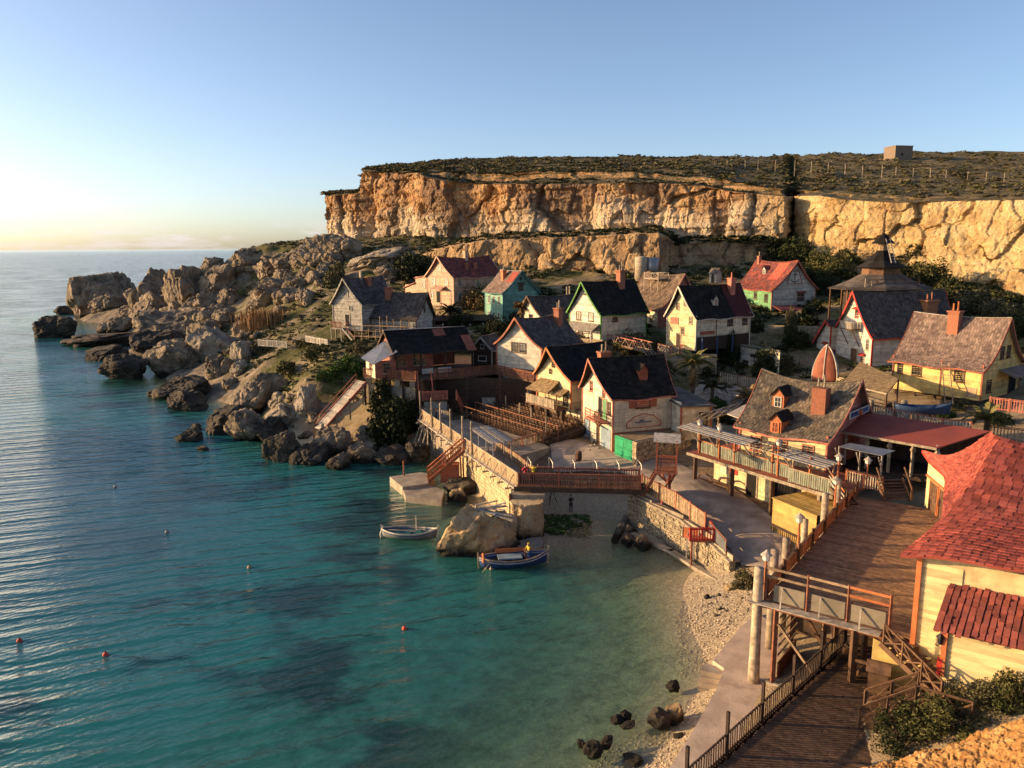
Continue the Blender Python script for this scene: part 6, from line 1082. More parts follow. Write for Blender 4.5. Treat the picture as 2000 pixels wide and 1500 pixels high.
# ------------------------------------------------------------------ red-roofed house at lower right
rh = thing('red_roofed_house', 'yellow clapboard house under a huge sagging red shingle roof beside the deck', 'house', D(9, 4, 6.0)); l = rh.location
SHW = paint('straw_paint', (.72, .56, .28), .4)
wl_ = [(4.6, 22.4), (6.7, 18.0), (7.6, 9.0), (7.3, 0.0)]
for (ua, va), (ub, vb) in zip(wl_[:-1], wl_[1:]):
    A, B = D(ua, va, 0), D(ub, vb, 0); f_ = Fr(A, B); lapwall(A-l, f_.e, Vector((f_.e.y, -f_.e.x, 0)), 5.9, 9.6, lambda z: 0, lambda z, f_=f_: f_.L, .2, parent=rh, m=SHW)
A, B = D(4.6, 22.4, 0), D(6.7, 18.0, 0); f_ = Fr(A, B); nn = Vector((f_.e.y, -f_.e.x, 0)); door(rh, A-l, f_.e, nn, 1.7, 6.0, 1.5, 2.1, BROWN, ORANGE); door(rh, A-l, f_.e, nn, 3.6, 6.0, 1.5, 2.1, BROWN, ORANGE)
for u in (1.7, 3.6): window(rh, A-l, f_.e, nn, u, 7.4, .9, .7, BROWN, gm=TEAL, mun=(2, 1), sill=False)
q = MB(); obox(q, A-l, f_.e, nn, 2.4, 8.25, .02, 4.8, .14, .1); q.build('door_head_rail', ORANGE, rh)
# near walls: every board its own object
def boards(root, A, e, n, w, z0, z1, bh, m):
    k = int((z1-z0)/bh); me = {}
    for i in range(k):
        c = random.uniform(.3, .7) if w > 3 else 1
        for a, b in ((0, c), (c, 1)):
            if b-a < .01: continue
            L_ = round((b-a)*w, 1)
            if L_ not in me:
                q = MB(); q.v = [(0, -.045, 0), (1, -.045, 0), (1, -.008, bh+.02), (0, -.008, bh+.02), (0, 0, 0), (1, 0, 0), (1, 0, bh+.02), (0, 0, bh+.02)]; q.f = [(0, 1, 2, 3), (0, 4, 5, 1), (3, 2, 6, 7), (0, 3, 7, 4), (1, 5, 6, 2)]; mm = bpy.data.meshes.new('board'); mm.from_pydata(q.v, [], q.f); mm.materials.append(m); me[L_] = mm
            o = link('board', me[L_], None, root); p = A+e*(a*w)+Z*(z0+i*bh+random.uniform(-.006, .006)); o.location = p; o.rotation_euler = (0, random.uniform(-.002, .002), math.atan2(e.y, e.x)); o.scale = ((b-a)*w-.008, 1, 1)
boards(rh, D(7.3, -.02, 0)-l, e1, -e2, 1.8, 5.4, 10.2, .21, SHW); boards(rh, D(8.75, -1.2, 0)-l, e1, -e2, 6.5, 2.4, 8.1, .24, SHW); boards(rh, D(8.72, .2, 0)-l, -e2, -e1, 1.4, 2.4, 8.1, .24, SHW)
q = MB(); q.sheet(D(7.3, 0, 5.3), D(15, 0, 5.3), D(15, 0, 10.4), D(7.3, 0, 10.4), .1); q.sheet(D(8.8, -1.15, 2.4), D(15, -1.15, 2.4), D(15, -1.15, 8.1), D(8.8, -1.15, 8.1), .1); wb(q, 'wall_core', SHW, rh)
q = MB(); q.prism([tuple(D(u, v, 0)[:2]) for u, v in ((8.1, .3), (16.6, .3), (16.6, 20.5), (7.2, 20.5), (8.1, 9))], 4.8, 9.7); wb(q, 'inner_walls', SHW, rh)
for u, v, a_, b_ in ((7.28, -.06, 5.4, 10.3), (8.72, -1.24, 5.2, 8.0)): q = MB(); p = D(u, v, 0); q.box((p.x, p.y, (a_+b_)/2), (.22, .22, b_-a_), D.ang); wb(q, 'corner_board', ORANGE, rh)
q = MB(); p = D(8.6, -1.3, 5.6); q.box(tuple(p), (.2, .12, .9), D.ang); wb(q, 'red_panel', RED, rh)
eav = [D(4.0, 23.2, 9.85), D(6.2, 18.1, 9.35), D(7.15, 9.0, 9.25), D(6.7, 3.5, 9.6), D(6.45, -.75, 10.35), D(9.0, -.8, 10.7), D(11.7, -.75, 11.0), D(17, -.75, 11.2)]
rdg = [D(8.9, 12.6, 14.1), D(8.95, 11.8, 14.3), D(9.0, 10.9, 14.35), D(9.1, 10.5, 14.35), D(9.5, 10.3, 14.3), D(10.6, 10.5, 14.05), D(12.0, 10.8, 13.8), D(17, 10.8, 14.3)]
_ea = np.array([tuple(p) for p in eav]); _rd = np.array([tuple(p) for p in rdg]); _s = np.r_[0, np.cumsum(np.linalg.norm(np.diff(_ea, axis=0), axis=1))]; _st = _s[-1]
def rsurf(a, t):     # a 0..1 along eave, t 0 ridge .. 1 eave
    def S(a, t):
        x = min(max(a, 0), 1)*_st; E = np.array([np.interp(x, _s, _ea[:, i]) for i in range(3)]); R = np.array([np.interp(x, _s, _rd[:, i]) for i in range(3)]); P = R+(E-R)*t; P[2] -= .85*math.sin(math.pi*min(t, 1))**1.2+.12*math.sin(x*.9)*t; return P
    P = S(a, t); u = S(a+.004, t)-S(a-.004, t); v = S(a, min(1, t)+.0)-S(a, t-.03); n = np.cross(u, v); n /= np.linalg.norm(n)+1e-9; n = n if n[2] > 0 else -n; return P, n
mb = MB(); na, nt_ = 60, 16
for i in range(na+1):
    for j in range(nt_+1): P, N = rsurf(i/na, j/nt_); mb.v += [tuple(P), tuple(P-N*.12)]
ix = lambda i, j: 2*(i*(nt_+1)+j)
for i in range(na):
    for j in range(nt_): a, b, c, d = ix(i, j), ix(i+1, j), ix(i+1, j+1), ix(i, j+1); mb.f += [(a, b, c, d), (a+1, d+1, c+1, b+1)]
for i in range(na): a, b = ix(i, nt_), ix(i+1, nt_); mb.f.append((a, b, b+1, a+1))
rroof = wb(mb, 'roof', SH_RED, rh); rest = MB(); cand = []
for r in range(34):
    t1 = (r+1)/34; P0 = rsurf(.2, t1)[0]; per = sum(np.linalg.norm(rsurf((k+1)/24, t1)[0]-rsurf(k/24, t1)[0]) for k in range(24)); n = int(per/.34); off = random.random()
    for i in range(n):
        a0, a1 = (i+off)/n, (i+off+.93)/n
        if a1 > 1 or random.random() < .008: continue
        tt1 = t1+random.uniform(-.1, .14)/34; tt0 = max(0, (r-.25)/34); li = .05*random.uniform(.7, 1.5); qd = []
        for aa, tt, lf in ((a0, tt1, li), (a1, tt1, li*random.uniform(.8, 1.2)), (a1, tt0, .01), (a0, tt0, .01), (a0, tt1, 0), (a1, tt1, 0)): P, N = rsurf(aa, tt); qd.append(P+N*lf)
        c = np.mean(qd, axis=0); cand.append((np.linalg.norm(c-np.array([0, 0, CAM_H])) + (0 if -1 < (c[0]/c[1]) < .70 else 100), qd))
cand.sort(key=lambda x: x[0])
for k, (dd, qd) in enumerate(cand):
    if k < 260:
        q = MB(); q.v = [tuple(p) for p in qd]; q.f = [(0, 1, 2, 3), (0, 4, 5, 1)]; wb(q, 'shingle', SH_RED, rh).parent = rroof
        bpy.data.objects[-1] if False else None
    else: n = len(rest.v); rest.v += [tuple(p) for p in qd]; rest.f += [(n, n+1, n+2, n+3), (n, n+4, n+5, n+1)]
o = wb(rest, 'shingles', SH_RED, rh); o.parent = rroof; o['kind'] = 'stuff'
q = MB()
for k in range(40):
    if k/40 > .62: break
    a = rsurf(k/40, 1.0)[0]; b = rsurf((k+1)/40, 1.0)[0]; q.beam(a-np.array([0, 0, .08]), b-np.array([0, 0, .08]), .06, .2)
wb(q, 'fascia', RED, rh)
q = MB(); q.sheet(D(8.3, -2.1, 7.75), D(16, -2.1, 7.95), D(16, .4, 9.7), D(8.6, .4, 9.5), .1); pr = wb(q, 'porch_roof', SH_DRED, rh); sg_ = MB()
def psurf(a, t): P = lerp(np.array(D(8.6, .4, 9.5)), np.array(D(8.3, -2.15, 7.75)), t)*(1-a)+a*lerp(np.array(D(16, .4, 9.7)), np.array(D(16, -2.15, 7.95)), t); return P, np.array([0.0, -.5, .85])
PSH = mat('dark_red_shake', (.31, .085, .06), (.19, .06, .05), .8, .92, .6, 9, .3, .3, (.12, .06, .05), bdist=.03, spec=.08)
for r in range(8):
    n = 27
    for i in range(n):
        a0, a1 = (i+random.uniform(0, .2))/n, (i+.9)/n; t1 = (r+1)/8+random.uniform(-.03, .05); li = .09*random.uniform(.6, 1.5); q = MB()
        for aa, tt, lf in ((a0, t1, li), (a1, t1+random.uniform(-.02, .02), li), (a1, r/8-.05, .02), (a0, r/8-.05, .02), (a0, t1, 0), (a1, t1, 0)): P, N = psurf(aa, tt); q.v.append(tuple(P+N*lf))
        q.f = [(0, 1, 2, 3), (0, 4, 5, 1)]; o = wb(q, 'shingle', PSH, rh); o.parent = pr
wl2 = thing('wall_lantern', 'black wrought wall lantern on the corner of the red-roofed house', 'lantern', D(8.55, -1.35, 6.7)); q = MB(); q.lathe((0, 0, 0), [(.03, 0), (.1, .08), (.14, .35), (.05, .4)], 6); q.build('glass', GLASS, wl2); q = MB(); q.lathe((0, 0, .38), [(.2, 0), (.05, .18), (.02, .3)], 6); q.build('cap', BLACKM, wl2); q = MB(); q.beam((0, .1, -.1), (0, .35, -.15), .04); q.build('bracket', BLACKM, wl2)
# ------------------------------------------------------------------ lower deck, path, picket fence, steps
F0, F1_ = Wz(1380, 1512, 3.0), Wz(1652, 1262, 3.0); lf = Fr(F0, F1_)
ld_ = thing('lower_deck', 'dark slatted lower deck beneath the big deck behind the spiked fence', 'deck', lf(6, -4, 2.9)); 
class LP:
    ang = D.ang
    def __call__(s, u, v, z): return D(u, v, z)
for i in range(80):
    v = -14+i*.25; a = None
    for u in np.arange(-12, 10, .1):
        pw_ = D(u, v, 0)-lf.o
        if pw_.x*lf.n.x+pw_.y*lf.n.y < -.05: a = u; break
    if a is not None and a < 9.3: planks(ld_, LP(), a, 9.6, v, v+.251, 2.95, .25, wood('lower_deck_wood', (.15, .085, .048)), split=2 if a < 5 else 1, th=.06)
fence('spiked_fence', 'long dark spiked picket fence between quay path and lower deck', [lf(-1.5, .05, 2.85), lf(lf.L, .05, 2.95)], 1.15, .2, .07, DARKW, DARKW, point=True, postev=3.2, posth=1.9, topcap=False, postw=.13)
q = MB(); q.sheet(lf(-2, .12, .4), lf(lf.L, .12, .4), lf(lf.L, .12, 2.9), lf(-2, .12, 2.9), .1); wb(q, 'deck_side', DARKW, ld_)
qp = MB(); qp.prism([tuple(Wz(a, b, 1.25)[:2]) for a, b in ((1300, 1512), (1352, 1430), (1400, 1345), (1414, 1305), (1392, 1290), (1440, 1232), (1478, 1196))]+[tuple(D(3, 4, 0)[:2]), tuple(lf(lf.L, .1, 0)[:2]), tuple(lf(-2, .1, 0)[:2])], -.6, 1.25); setp(qp.build('quay_path', mat('path_concrete', (.60, .45, .32), (.44, .325, .23), .8, .92, .55, 9, 0, .5, (.20, .14, .095), bdist=.04, detail=10)), kind='structure')
stp = thing('quay_steps', 'worn concrete steps from the quay path down into the shallow water', 'steps', Wz(1392, 1330, .2))
for k in range(4): q = MB(); A = Wz(1372-k*0, 1300+k*13, 1.0-k*.28); q.prism([tuple(Wz(a, b, 1.05-k*.28)[:2]) for a, b in ((1376-k*2, 1296+k*12), (1416, 1304+k*12), (1412, 1318+k*12), (1370-k*2, 1310+k*12))], -.6, 1.05-k*.28); wb(q, 'step', CONC, stp)
# under deck frames
uf = thing('underdeck_frame', 'slatted timber partition with a long diagonal prop under the deck corner', 'frame', D(.6, 1, 1.2)); q = MB(); q.beam(D(.75, -.2, 1.2), D(.75, -.2, 5.7), .22); wb(q, 'post', REDW, uf)
for k in range(6): q = MB(); q.beam(D(.8, .4, 2.3+.55*k), D(.9, 3.6, 2.3+.55*k), .05, .12); wb(q, 'slat', TANW, uf)
q = MB(); q.beam(D(.9, -.3, 5.0), D(4.0, -.5, 1.6), .12); wb(q, 'prop', TANW, uf); q = MB(); q.beam(D(.4, -.3, 1.45), D(4.6, -.5, 1.5), .16); wb(q, 'sill', SILVER, uf); q = MB(); q.sheet(D(.85, .4, 1.3), D(.9, 3.6, 1.3), D(.9, 3.6, 2.4), D(.85, .4, 2.4), .06); wb(q, 'board_panel', REDW, uf)
q = MB(); q.sheet(D(-.2, 6, 1.2), D(8, 6, 1.2), D(8, 6, 5.6), D(-.2, 6, 5.6), .1); wb(q, 'back_wall', DARKW, uf)
for a_, b_ in ((D(1.0, 2.5, 5.5), D(3.4, 2.5, 1.8)), (D(3.0, 1.5, 1.6), D(4.6, 1.5, 5.4)), (D(4.7, .2, 3.0), D(6.4, .2, 5.5)), (D(7.3, .2, 3.0), D(5.8, .2, 5.5)), (D(1.0, 3, 3.2), D(7.2, 3, 3.2)), (D(4.8, -.25, 4.2), D(7.3, -.25, 4.2))): q = MB(); q.beam(a_, b_, .13, .15); wb(q, 'cross_brace', BROWN, uf)
for u in (2.6, 4.7, 6.2, 7.4): q = MB(); q.beam(D(u, 2.6, 2.2), D(u, 2.6, 5.6), .22); wb(q, 'support_post', BROWN, uf)
for u in (4.7, 7.4): q = MB(); q.beam(D(u, -.2, 2.2), D(u, -.2, 5.8), .3); wb(q, 'support_post', BROWN, uf)
# stairs by the red roofed house
sd = thing('deck_stair', 'brown timber stair with cross-braced rails from big deck to lower deck', 'stair', D(7, -2, 4.4)); l = sd.location
q = MB(); q.sheet(D(5.6, -.5, 3.0), D(8.2, -.5, 3.0), D(7.9, -.5, 5.0), D(5.6, -.5, 5.75), .06); wb(q, 'yellow_panel', YEL, sd); stairs(sd, D(9.2, -1.6, 4.4)-l, D(6.3, -.6, 5.95)-l, 1.5, BROWN); q = MB(); q.prism([tuple(D(u, v, 0)[:2]) for u, v in ((8.0, -3.2), (10.2, -3.2), (10.2, -1.3), (8.0, -1.3))], 4.2, 4.35); wb(q, 'landing', BROWN, sd); stairs(sd, D(5.9, -3.4, 3.0)-l, D(8.0, -2.6, 4.3)-l, 1.4, BROWN)
for (A, B) in ((D(6.2, -1.3, 5.95), D(8.9, -2.4, 4.45)), (D(5.8, -2.6, 3.0), D(7.9, -2.0, 4.35)), (D(5.9, -4.2, 3.0), D(8.0, -3.4, 4.35)), (D(8.0, -3.3, 4.35), D(10.2, -3.3, 4.35))): railing('x', '', [A-l, B-l], 1.05, BROWN, 2, 1.2, True, parent=sd, w=.08)
br_ = railing('bank_railing', 'low timber railing along the bank side of the lower deck', [D(9.7, -3.6, 3.2), D(9.9, -8, 3.4), D(9.6, -12, 3.6)], .9, BROWN, 1, 2.2)
for u, v, lab in ((9.3, -3.6, 'iron lantern post at the stair landing of the lower deck'), (8.8, -7.6, 'iron lantern on a stout post midway along the lower deck'), (7.6, -10.6, 'iron lantern on a stout post nearest the orange bank')):
    t = thing('lantern_post', lab, 'lantern', D(u, v, 3.0)); q = MB(); q.box((0, 0, .9), (.22, .22, 1.9)); q.build('post', REDW, t); q = MB(); q.lathe((-.3, 0, 1.45), [(.03, 0), (.09, .08), (.13, .32), (.04, .36)], 6); q.build('lantern', LAMPG, t); q = MB(); q.beam((-.1, 0, 1.5), (-.3, 0, 1.45), .04); q.build('bracket', BLACKM, t)
bx = thing('litter_bin', 'tall timber litter bin with pitched lid on the lower deck', 'bin', Wz(1712, 1362, 3.0), rad(-30)); q = MB(); q.box((0, 0, .75), (.9, .7, 1.5)); q.build('body', BROWN, bx); q = MB(); q.sheet((-.55, -.45, 1.5), (.55, -.45, 1.5), (.55, 0, 1.95), (-.55, 0, 1.95), .06); q.sheet((.55, .45, 1.5), (-.55, .45, 1.5), (-.55, 0, 1.95), (.55, 0, 1.95), .06); q.build('lid', BROWN, bx)
# ------------------------------------------------------------------ near earth bank
def bank():
    U = np.linspace(0, 1, 220); Vv = np.linspace(0, 1, 120); top = [Wy(a, b, y) for a, b, y in ((1620, 1530, 26), (1690, 1496, 26.2), (1760, 1478, 26.4), (1830, 1462, 26.3), (1900, 1440, 26.2), (1960, 1416, 26), (2060, 1385, 25.5))]; nearp = [Wy(a, b, y) for a, b, y in ((1650, 1640, 22), (1720, 1600, 22), (1800, 1580, 22), (1880, 1560, 21.8), (1950, 1545, 21.5), (2020, 1520, 21.2), (2150, 1480, 20.5))]; far = [p+Vector((.3, 1.6, -3.2)) for p in top]
    G = loft([nearp, top, far], 230, [60, 24]); G[..., 2] += fbm(G/1.1, 4)*.22 + np.maximum(0, fbm(G/.28+4, 3, .6, True))*.16; G[..., 1] += fbm(G/.5+9, 3)*.15
    return gridmesh('earth_bank', G.reshape(-1, 3), 230, len(G), rockmat('orange_earth', [(.30, .14, .045), (.46, .235, .075), (.56, .31, .11), (.62, .42, .19)], band=False, scale=1.6, bdist=.08))
setp(bank(), kind='structure')
# ------------------------------------------------------------------ boulders
def ico(n):
    import bmesh
    bm = bmesh.new(); bmesh.ops.create_icosphere(bm, subdivisions=n, radius=1); v = np.array([x.co[:] for x in bm.verts]); f = [[x.index for x in q.verts] for q in bm.faces]; bm.free(); return v, f
ICO = {n: ico(n) for n in (2, 3, 4, 5)}
def rockmesh(seed, sub, nm, cuts=9, rough=.12, flat=False):
    r = np.random.default_rng(seed); v, f = ICO[sub]; v = v.copy()
    for k in range(cuts):
        n = r.normal(size=3); n /= np.linalg.norm(n); d = r.uniform(.55, .85); s = v@n; m = s > d; v[m] -= np.outer(s[m]-d, n)*.92
    w_ = v+.25*np.stack([fbm(v*1.5+seed, 3), fbm(v*1.5+seed+20, 3), fbm(v*1.5+seed+40, 3)], -1); a1, b1, r1 = worley(w_*np.array([1.3, 1.3, 1.7])+seed*3.1); a2, b2, r2 = worley(w_*3.4+seed)
    v *= (1+.14*fbm(v*1.1+seed*3.7, 3)+.13*r1+.055*r2-np.clip(.16-(b1-a1), 0, .16)*.55+rough*.5*fbm(v*3.3+seed, 4, .62, True)+.04*fbm(v*np.array([2, 2, 9.])+seed, 3))[:, None]
    if flat: v[:, 2] = np.minimum(v[:, 2], .62+.04*fbm(v*4+seed, 2))
    me = bpy.data.meshes.new(nm); me.from_pydata(v.tolist(), [], f); me.polygons.foreach_set('use_smooth', [sub < 3]*len(f)); return me
RM = {}
def boulder(px, py, w, h, label, group=None, m=None, z=None, seed=None, sub=4, flat=False, depth=1.0, name='boulder', sink=.25, cat='boulder'):
    """w,h in photo pixels, py = visible base line"""
    p = Wz(px, py, z) if z is not None else hit(px, py)
    if sub == 4 and w > 40: sub = 5
    if p is None: return
    d = (p-Vector((0, 0, CAM_H))).dot(CF)/FPX; W_, H_ = w*d, h*d; seed = seed if seed is not None else random.randrange(14); m = m or ROCK; key = (seed, sub, flat, m.name)
    if key not in RM: me = rockmesh(seed, sub, name, flat=flat); me.materials.append(m); RM[key] = me
    o = link(name, RM[key]); o.scale = (W_*.58, W_*.55*depth, H_*(.5+sink)); o.location = (p.x, p.y+W_*.3*depth, p.z+H_*(.5-sink)+.0); o.rotation_euler = (random.uniform(-.12, .12), random.uniform(-.12, .12), random.uniform(-.5, .5)); return setp(o, label, cat, group)
BL = [(188, 618, 96, 112, 'tall flat-topped sea stack at the tip of the headland', ROCK, 0, 3, True), (228, 610, 66, 74, 'rounded boulder leaning on the right of the sea stack', ROCK, 0, 5, False), (205, 622, 66, 50, 'squat boulder at the foot of the sea stack', ROCK, 0, 8, False), (252, 585, 44, 50, 'narrow rock between sea stack and the pointed block', ROCK, None, 2, False), (293, 600, 72, 88, 'pointed block with a sloping top second from the sea stack', ROCK, None, 6, False), (358, 605, 78, 92, 'big rounded rock with dark pitted face mid headland', ROCK, None, 1, False), (415, 585, 74, 76, 'broad blocky rock high on the headland skyline', ROCK, None, 4, False), (285, 645, 96, 72, 'wide boulder above the black ledge', ROCK, .2, 7, False), (330, 668, 140, 66, 'large dark-hollowed boulder mass above the waterline', ROCK, .2, 9, False), (395, 670, 64, 46, 'low slab-like boulder right of the hollowed mass', ROCK, None, 10, False), (215, 650, 60, 34, 'small brown rock behind the black ledge', ROCK, .1, 11, False),
      (100, 660, 76, 38, 'leftmost jagged black rock at the headland foot', ROCKD, 0, 12, False), (205, 676, 150, 28, 'long low black ledge awash along the headland', ROCKD, 0, 2, True), (130, 614, 44, 18, 'small black rock left of the sea stack', ROCKD, 0, 3, False), (190, 704, 76, 26, 'black islet off the headland, farther of two', ROCKD, 0, 4, False), (236, 742, 84, 46, 'jagged black islet off the headland, nearer of two', ROCKD, 0, 5, False), (300, 690, 90, 46, 'dark rock ledge between islets and the golden boulder', ROCKD, 0, 9, False),
      (330, 734, 96, 84, 'golden pitted boulder left of the huge pale one', ROCK, 0, 0, False), (418, 722, 112, 98, 'huge smooth pale boulder above the shore', ROCKP, .8, 13, False), (468, 712, 38, 52, 'upright pale stone right of the huge pale boulder', ROCKP, None, 1, False), (470, 732, 36, 30, 'small grey-blue stone below the upright pale stone', ROCKP, None, 2, False), (345, 776, 92, 44, 'low black boulder awash below the golden one', ROCKD, 0, 6, False), (352, 802, 70, 36, 'dark wet boulder beside the low black one', ROCKD, 0, 7, False), (425, 756, 54, 64, 'upright tan boulder below the huge pale one', ROCK, .1, 8, False), (445, 776, 40, 40, 'rounded tan boulder at the waterline', ROCK, 0, 10, False), (482, 808, 78, 70, 'cracked tan boulder in the shore heap', ROCK, 0, 11, False), (520, 802, 64, 66, 'brown boulder beside the cracked tan one', ROCK, 0, 12, False), (552, 806, 50, 46, 'smooth round boulder by the gravel bank', ROCKP, .4, 3, False),
      (432, 848, 86, 56, 'black wedge-shaped rock in the water', ROCKD, 0, 4, False), (476, 862, 72, 56, 'sunlit brown rock behind the black wedge', ROCK, 0, 5, False), (367, 862, 40, 26, 'small black rock standing apart in the water', ROCKD, 0, 6, False), (380, 840, 18, 12, 'tiny black rock beyond the lone one', ROCKD, 0, 7, False), (394, 880, 24, 9, 'flat black rock nearly awash in the bay', ROCKD, 0, 8, True), (520, 862, 60, 44, 'dark boulder in the heap left of the jetty', ROCKD, 0, 9, False), (548, 902, 66, 56, 'dark boulder left of the jetty foot', ROCKD, 0, 10, False), (598, 906, 76, 44, 'broad dark boulder below the jetty end', ROCKD, 0, 11, False), (648, 892, 70, 52, 'grey boulder right of the jetty foot', ROCK, 0, 12, False), (664, 918, 44, 32, 'yellowish wet boulder at the waterline below the jetty', ROCK, -.1, 2, False), (706, 906, 58, 48, 'grey boulder with pale top under the bushes', ROCK, 0, 13, False), (765, 908, 66, 34, 'dark boulder below the bushes at the waterline', ROCKD, 0, 0, False), (812, 902, 50, 40, 'dark boulder in shadow near the quay', ROCKD, 0, 1, False), (600, 820, 44, 76, 'tall pale slab standing beside the jetty', ROCKP, 2.2, 2, False), (568, 828, 76, 44, 'pale boulder left of the tall slab', ROCKP, 1.4, 3, False), (795, 830, 46, 44, 'pale block above the boulders by the quay', ROCKP, 2.5, 4, False),
      (536, 585, 76, 40, 'long rock shelf on the headland slope', ROCK, None, 5, False), (485, 520, 52, 34, 'square-cut rock on the headland skyline', ROCK, None, 6, True), (622, 520, 90, 60, 'large brown crag below the left end of the cliff', ROCK, None, 7, False), (668, 508, 70, 50, 'brown crag against the foot of the cliff', ROCK, None, 8, False), (560, 525, 60, 36, 'broken crag on the headland ridge', ROCK, None, 9, False), (520, 545, 52, 40, 'angular crag lower on the headland ridge', ROCK, None, 10, False), (735, 520, 120, 36, 'pale eroded rock ramp left of the peach house', ROCKP, None, 11, False), (766, 548, 70, 26, 'long brown outcrop behind the grey houses', ROCK, None, 12, False)]
for (px, py, w, h, lab, m_, z_, sd_, fl_) in BL: boulder(px, py, w, h, lab, None, m_, z_, sd_, 4, fl_)
# golden rocks by the bridge
boulder(935, 1092, 134, 118, 'big golden boulder with a rounded snout beside the blue boat', None, ROCKW, -.1, 13, 4, depth=.9)
boulder(972, 1060, 60, 70, 'golden block behind the big boulder under the loose planks', None, ROCKW, .6, 6, 4)
def pillar():
    c = Wz(1030, 1052, .2); nz_, na_ = 60, 80; P = []
    for i in range(nz_):
        for j in range(na_):
            a = 2*math.pi*j/na_; z = i/(nz_-1); r = 1.25+.28*z+.15*math.sin(z*5); sq = 1/max(abs(math.cos(a)), abs(math.sin(a)))**.55; P.append((r*sq*math.cos(a)*1.0, r*sq*math.sin(a)*.85+.9, z*3.75-.6))
    P = np.array(P); n = P.copy(); n[:, 2] = 0; n[:, 1] -= .9; n /= np.linalg.norm(n, axis=1, keepdims=True); a1, b1, r1 = worley(P*np.array([1.1, 1.1, .35])); P += n*(.12*fbm(P*np.array([2.4, 2.4, .5]), 4, .6, True)+.09*r1+.05*fbm(P*5, 3))[:, None]
    idx = np.arange(nz_*na_).reshape(nz_, na_); f = [(int(idx[i, j]), int(idx[i, (j+1) % na_]), int(idx[i+1, (j+1) % na_]), int(idx[i+1, j])) for i in range(nz_-1) for j in range(na_)]+[tuple(int(x) for x in idx[-1])]
    o = mkmesh('rock_pillar', P, f, ROCKW); o.location = c; return setp(o, 'tall grooved rock pillar carrying the left end of the bridge', 'rock')
pillar()
boulder(902, 1084, 74, 26, 'mossy wave-cut foot of the golden boulder', None, ROCKW, -.2, 5, 4); boulder(895, 980, 34, 26, 'yellow wet rock off the dock corner', None, ROCKW, -.1, 3, 3); boulder(900, 962, 70, 26, 'dark slab rock between dock and quay wall', None, ROCKD, 0, 8, 3)
q = MB(); q.prism([tuple(Wz(a, b, .45)[:2]) for a, b in ((945, 1092), (958, 1103), (1010, 1090), (1062, 1064), (1058, 1044), (990, 1062))], -1.2, .45); setp(q.build('rock_ledge', CONC), kind='structure')
ps = thing('bridge_pier_cap', 'weathered timber and concrete cap under the left end of the bridge', 'pier', bf(.8, 0, 3.6)); q = MB(); q.box((0, .3, -.1), (3.0, 1.8, .35)); q.build('slab', CONC, ps); q = MB(); q.beam((-1.5, -.6, -3.4), (-1.5, -.6, .2), .3); q.build('post', BROWN, ps)
for k in range(3): q = MB(); q.lathe((-.1+k*.5, -.62, -.5), [(.06, 0), (.1, .1), (.08, .25), (.03, .3)], 7); q.build('insulator', OFFW, ps)
lo_ = ('pale loose plank lying across the golden boulder', 'boards'); dp_ = thing('plank_pile', 'silvered loose planks strewn across the golden boulder top', 'planks', Wz(955, 1000, 3.4))
for k in range(9): q = MB(); a = random.uniform(-.25, .25)+(.0 if k < 5 else .9); q.box((0, 0, 0), (2.6, .24, .06)); o = q.build('plank', SILVER, dp_); o.location = (random.uniform(-1, 1.1), -.9+k*.3+random.uniform(-.1, .1), .15*(k % 3)+random.uniform(-.1, .1)); o.rotation_euler = (random.uniform(-.15, .15), random.uniform(-.1, .2), -.5+a)
lg = thing('stone_slab', 'long fallen stone slab on the beach below the sea wall', 'slab', Wz(1214, 1040, .1)); q = MB(); q.tube([(-.9, -2.2, .1), (-.2, -.4, .35), (.7, 1.8, .8)], [.34, .38, .3], 7); q.build('slab_body', ROCKP, lg)
for px, py, w, h, lab in ((1232, 1050, 30, 28, 'pale-topped wet rock nearest the sea wall, uppermost of three'), (1227, 1066, 26, 24, 'dark wet rock, left of the lower pair by the sea wall'), (1256, 1074, 28, 28, 'pale-topped wet rock, right of the lower pair by the sea wall'), (1318, 1350, 26, 20, 'brown weedy rock just off the quay steps'), (1290, 1425, 46, 34, 'knobbly weed-covered rock in the shallows'), (1318, 1415, 34, 40, 'tall golden knob of the weedy rock cluster'), (1205, 1412, 22, 14, 'small dark rock, left of the sunken trio'), (1222, 1405, 22, 16, 'small dark rock, rear of the sunken trio'), (1226, 1422, 30, 10, 'flat dark rock, front of the sunken trio'), (1185, 1458, 24, 24, 'upright weedy stone in the near shallows'), (1160, 1480, 36, 26, 'dark weedy boulder in the near shallows'), (1135, 1460, 16, 16, 'little dark stone in the near shallows'), (1235, 1504, 44, 22, 'green weedy boulder at the bottom edge'), (1328, 1448, 22, 14, 'green-topped stone by the quay path'), (1382, 1170, 10, 10, 'lone golden stone on the beach'), (1424, 1158, 22, 16, 'pale beach stone below the deck post'), (1410, 1195, 14, 10, 'pale beach stone nearest the water')): boulder(px, py, w, h, lab, None, ROCKW if 'golden' in lab or 'pale' in lab else ROCK, .0 if py > 1060 and py < 1500 and px < 1350 else None, None, 3)
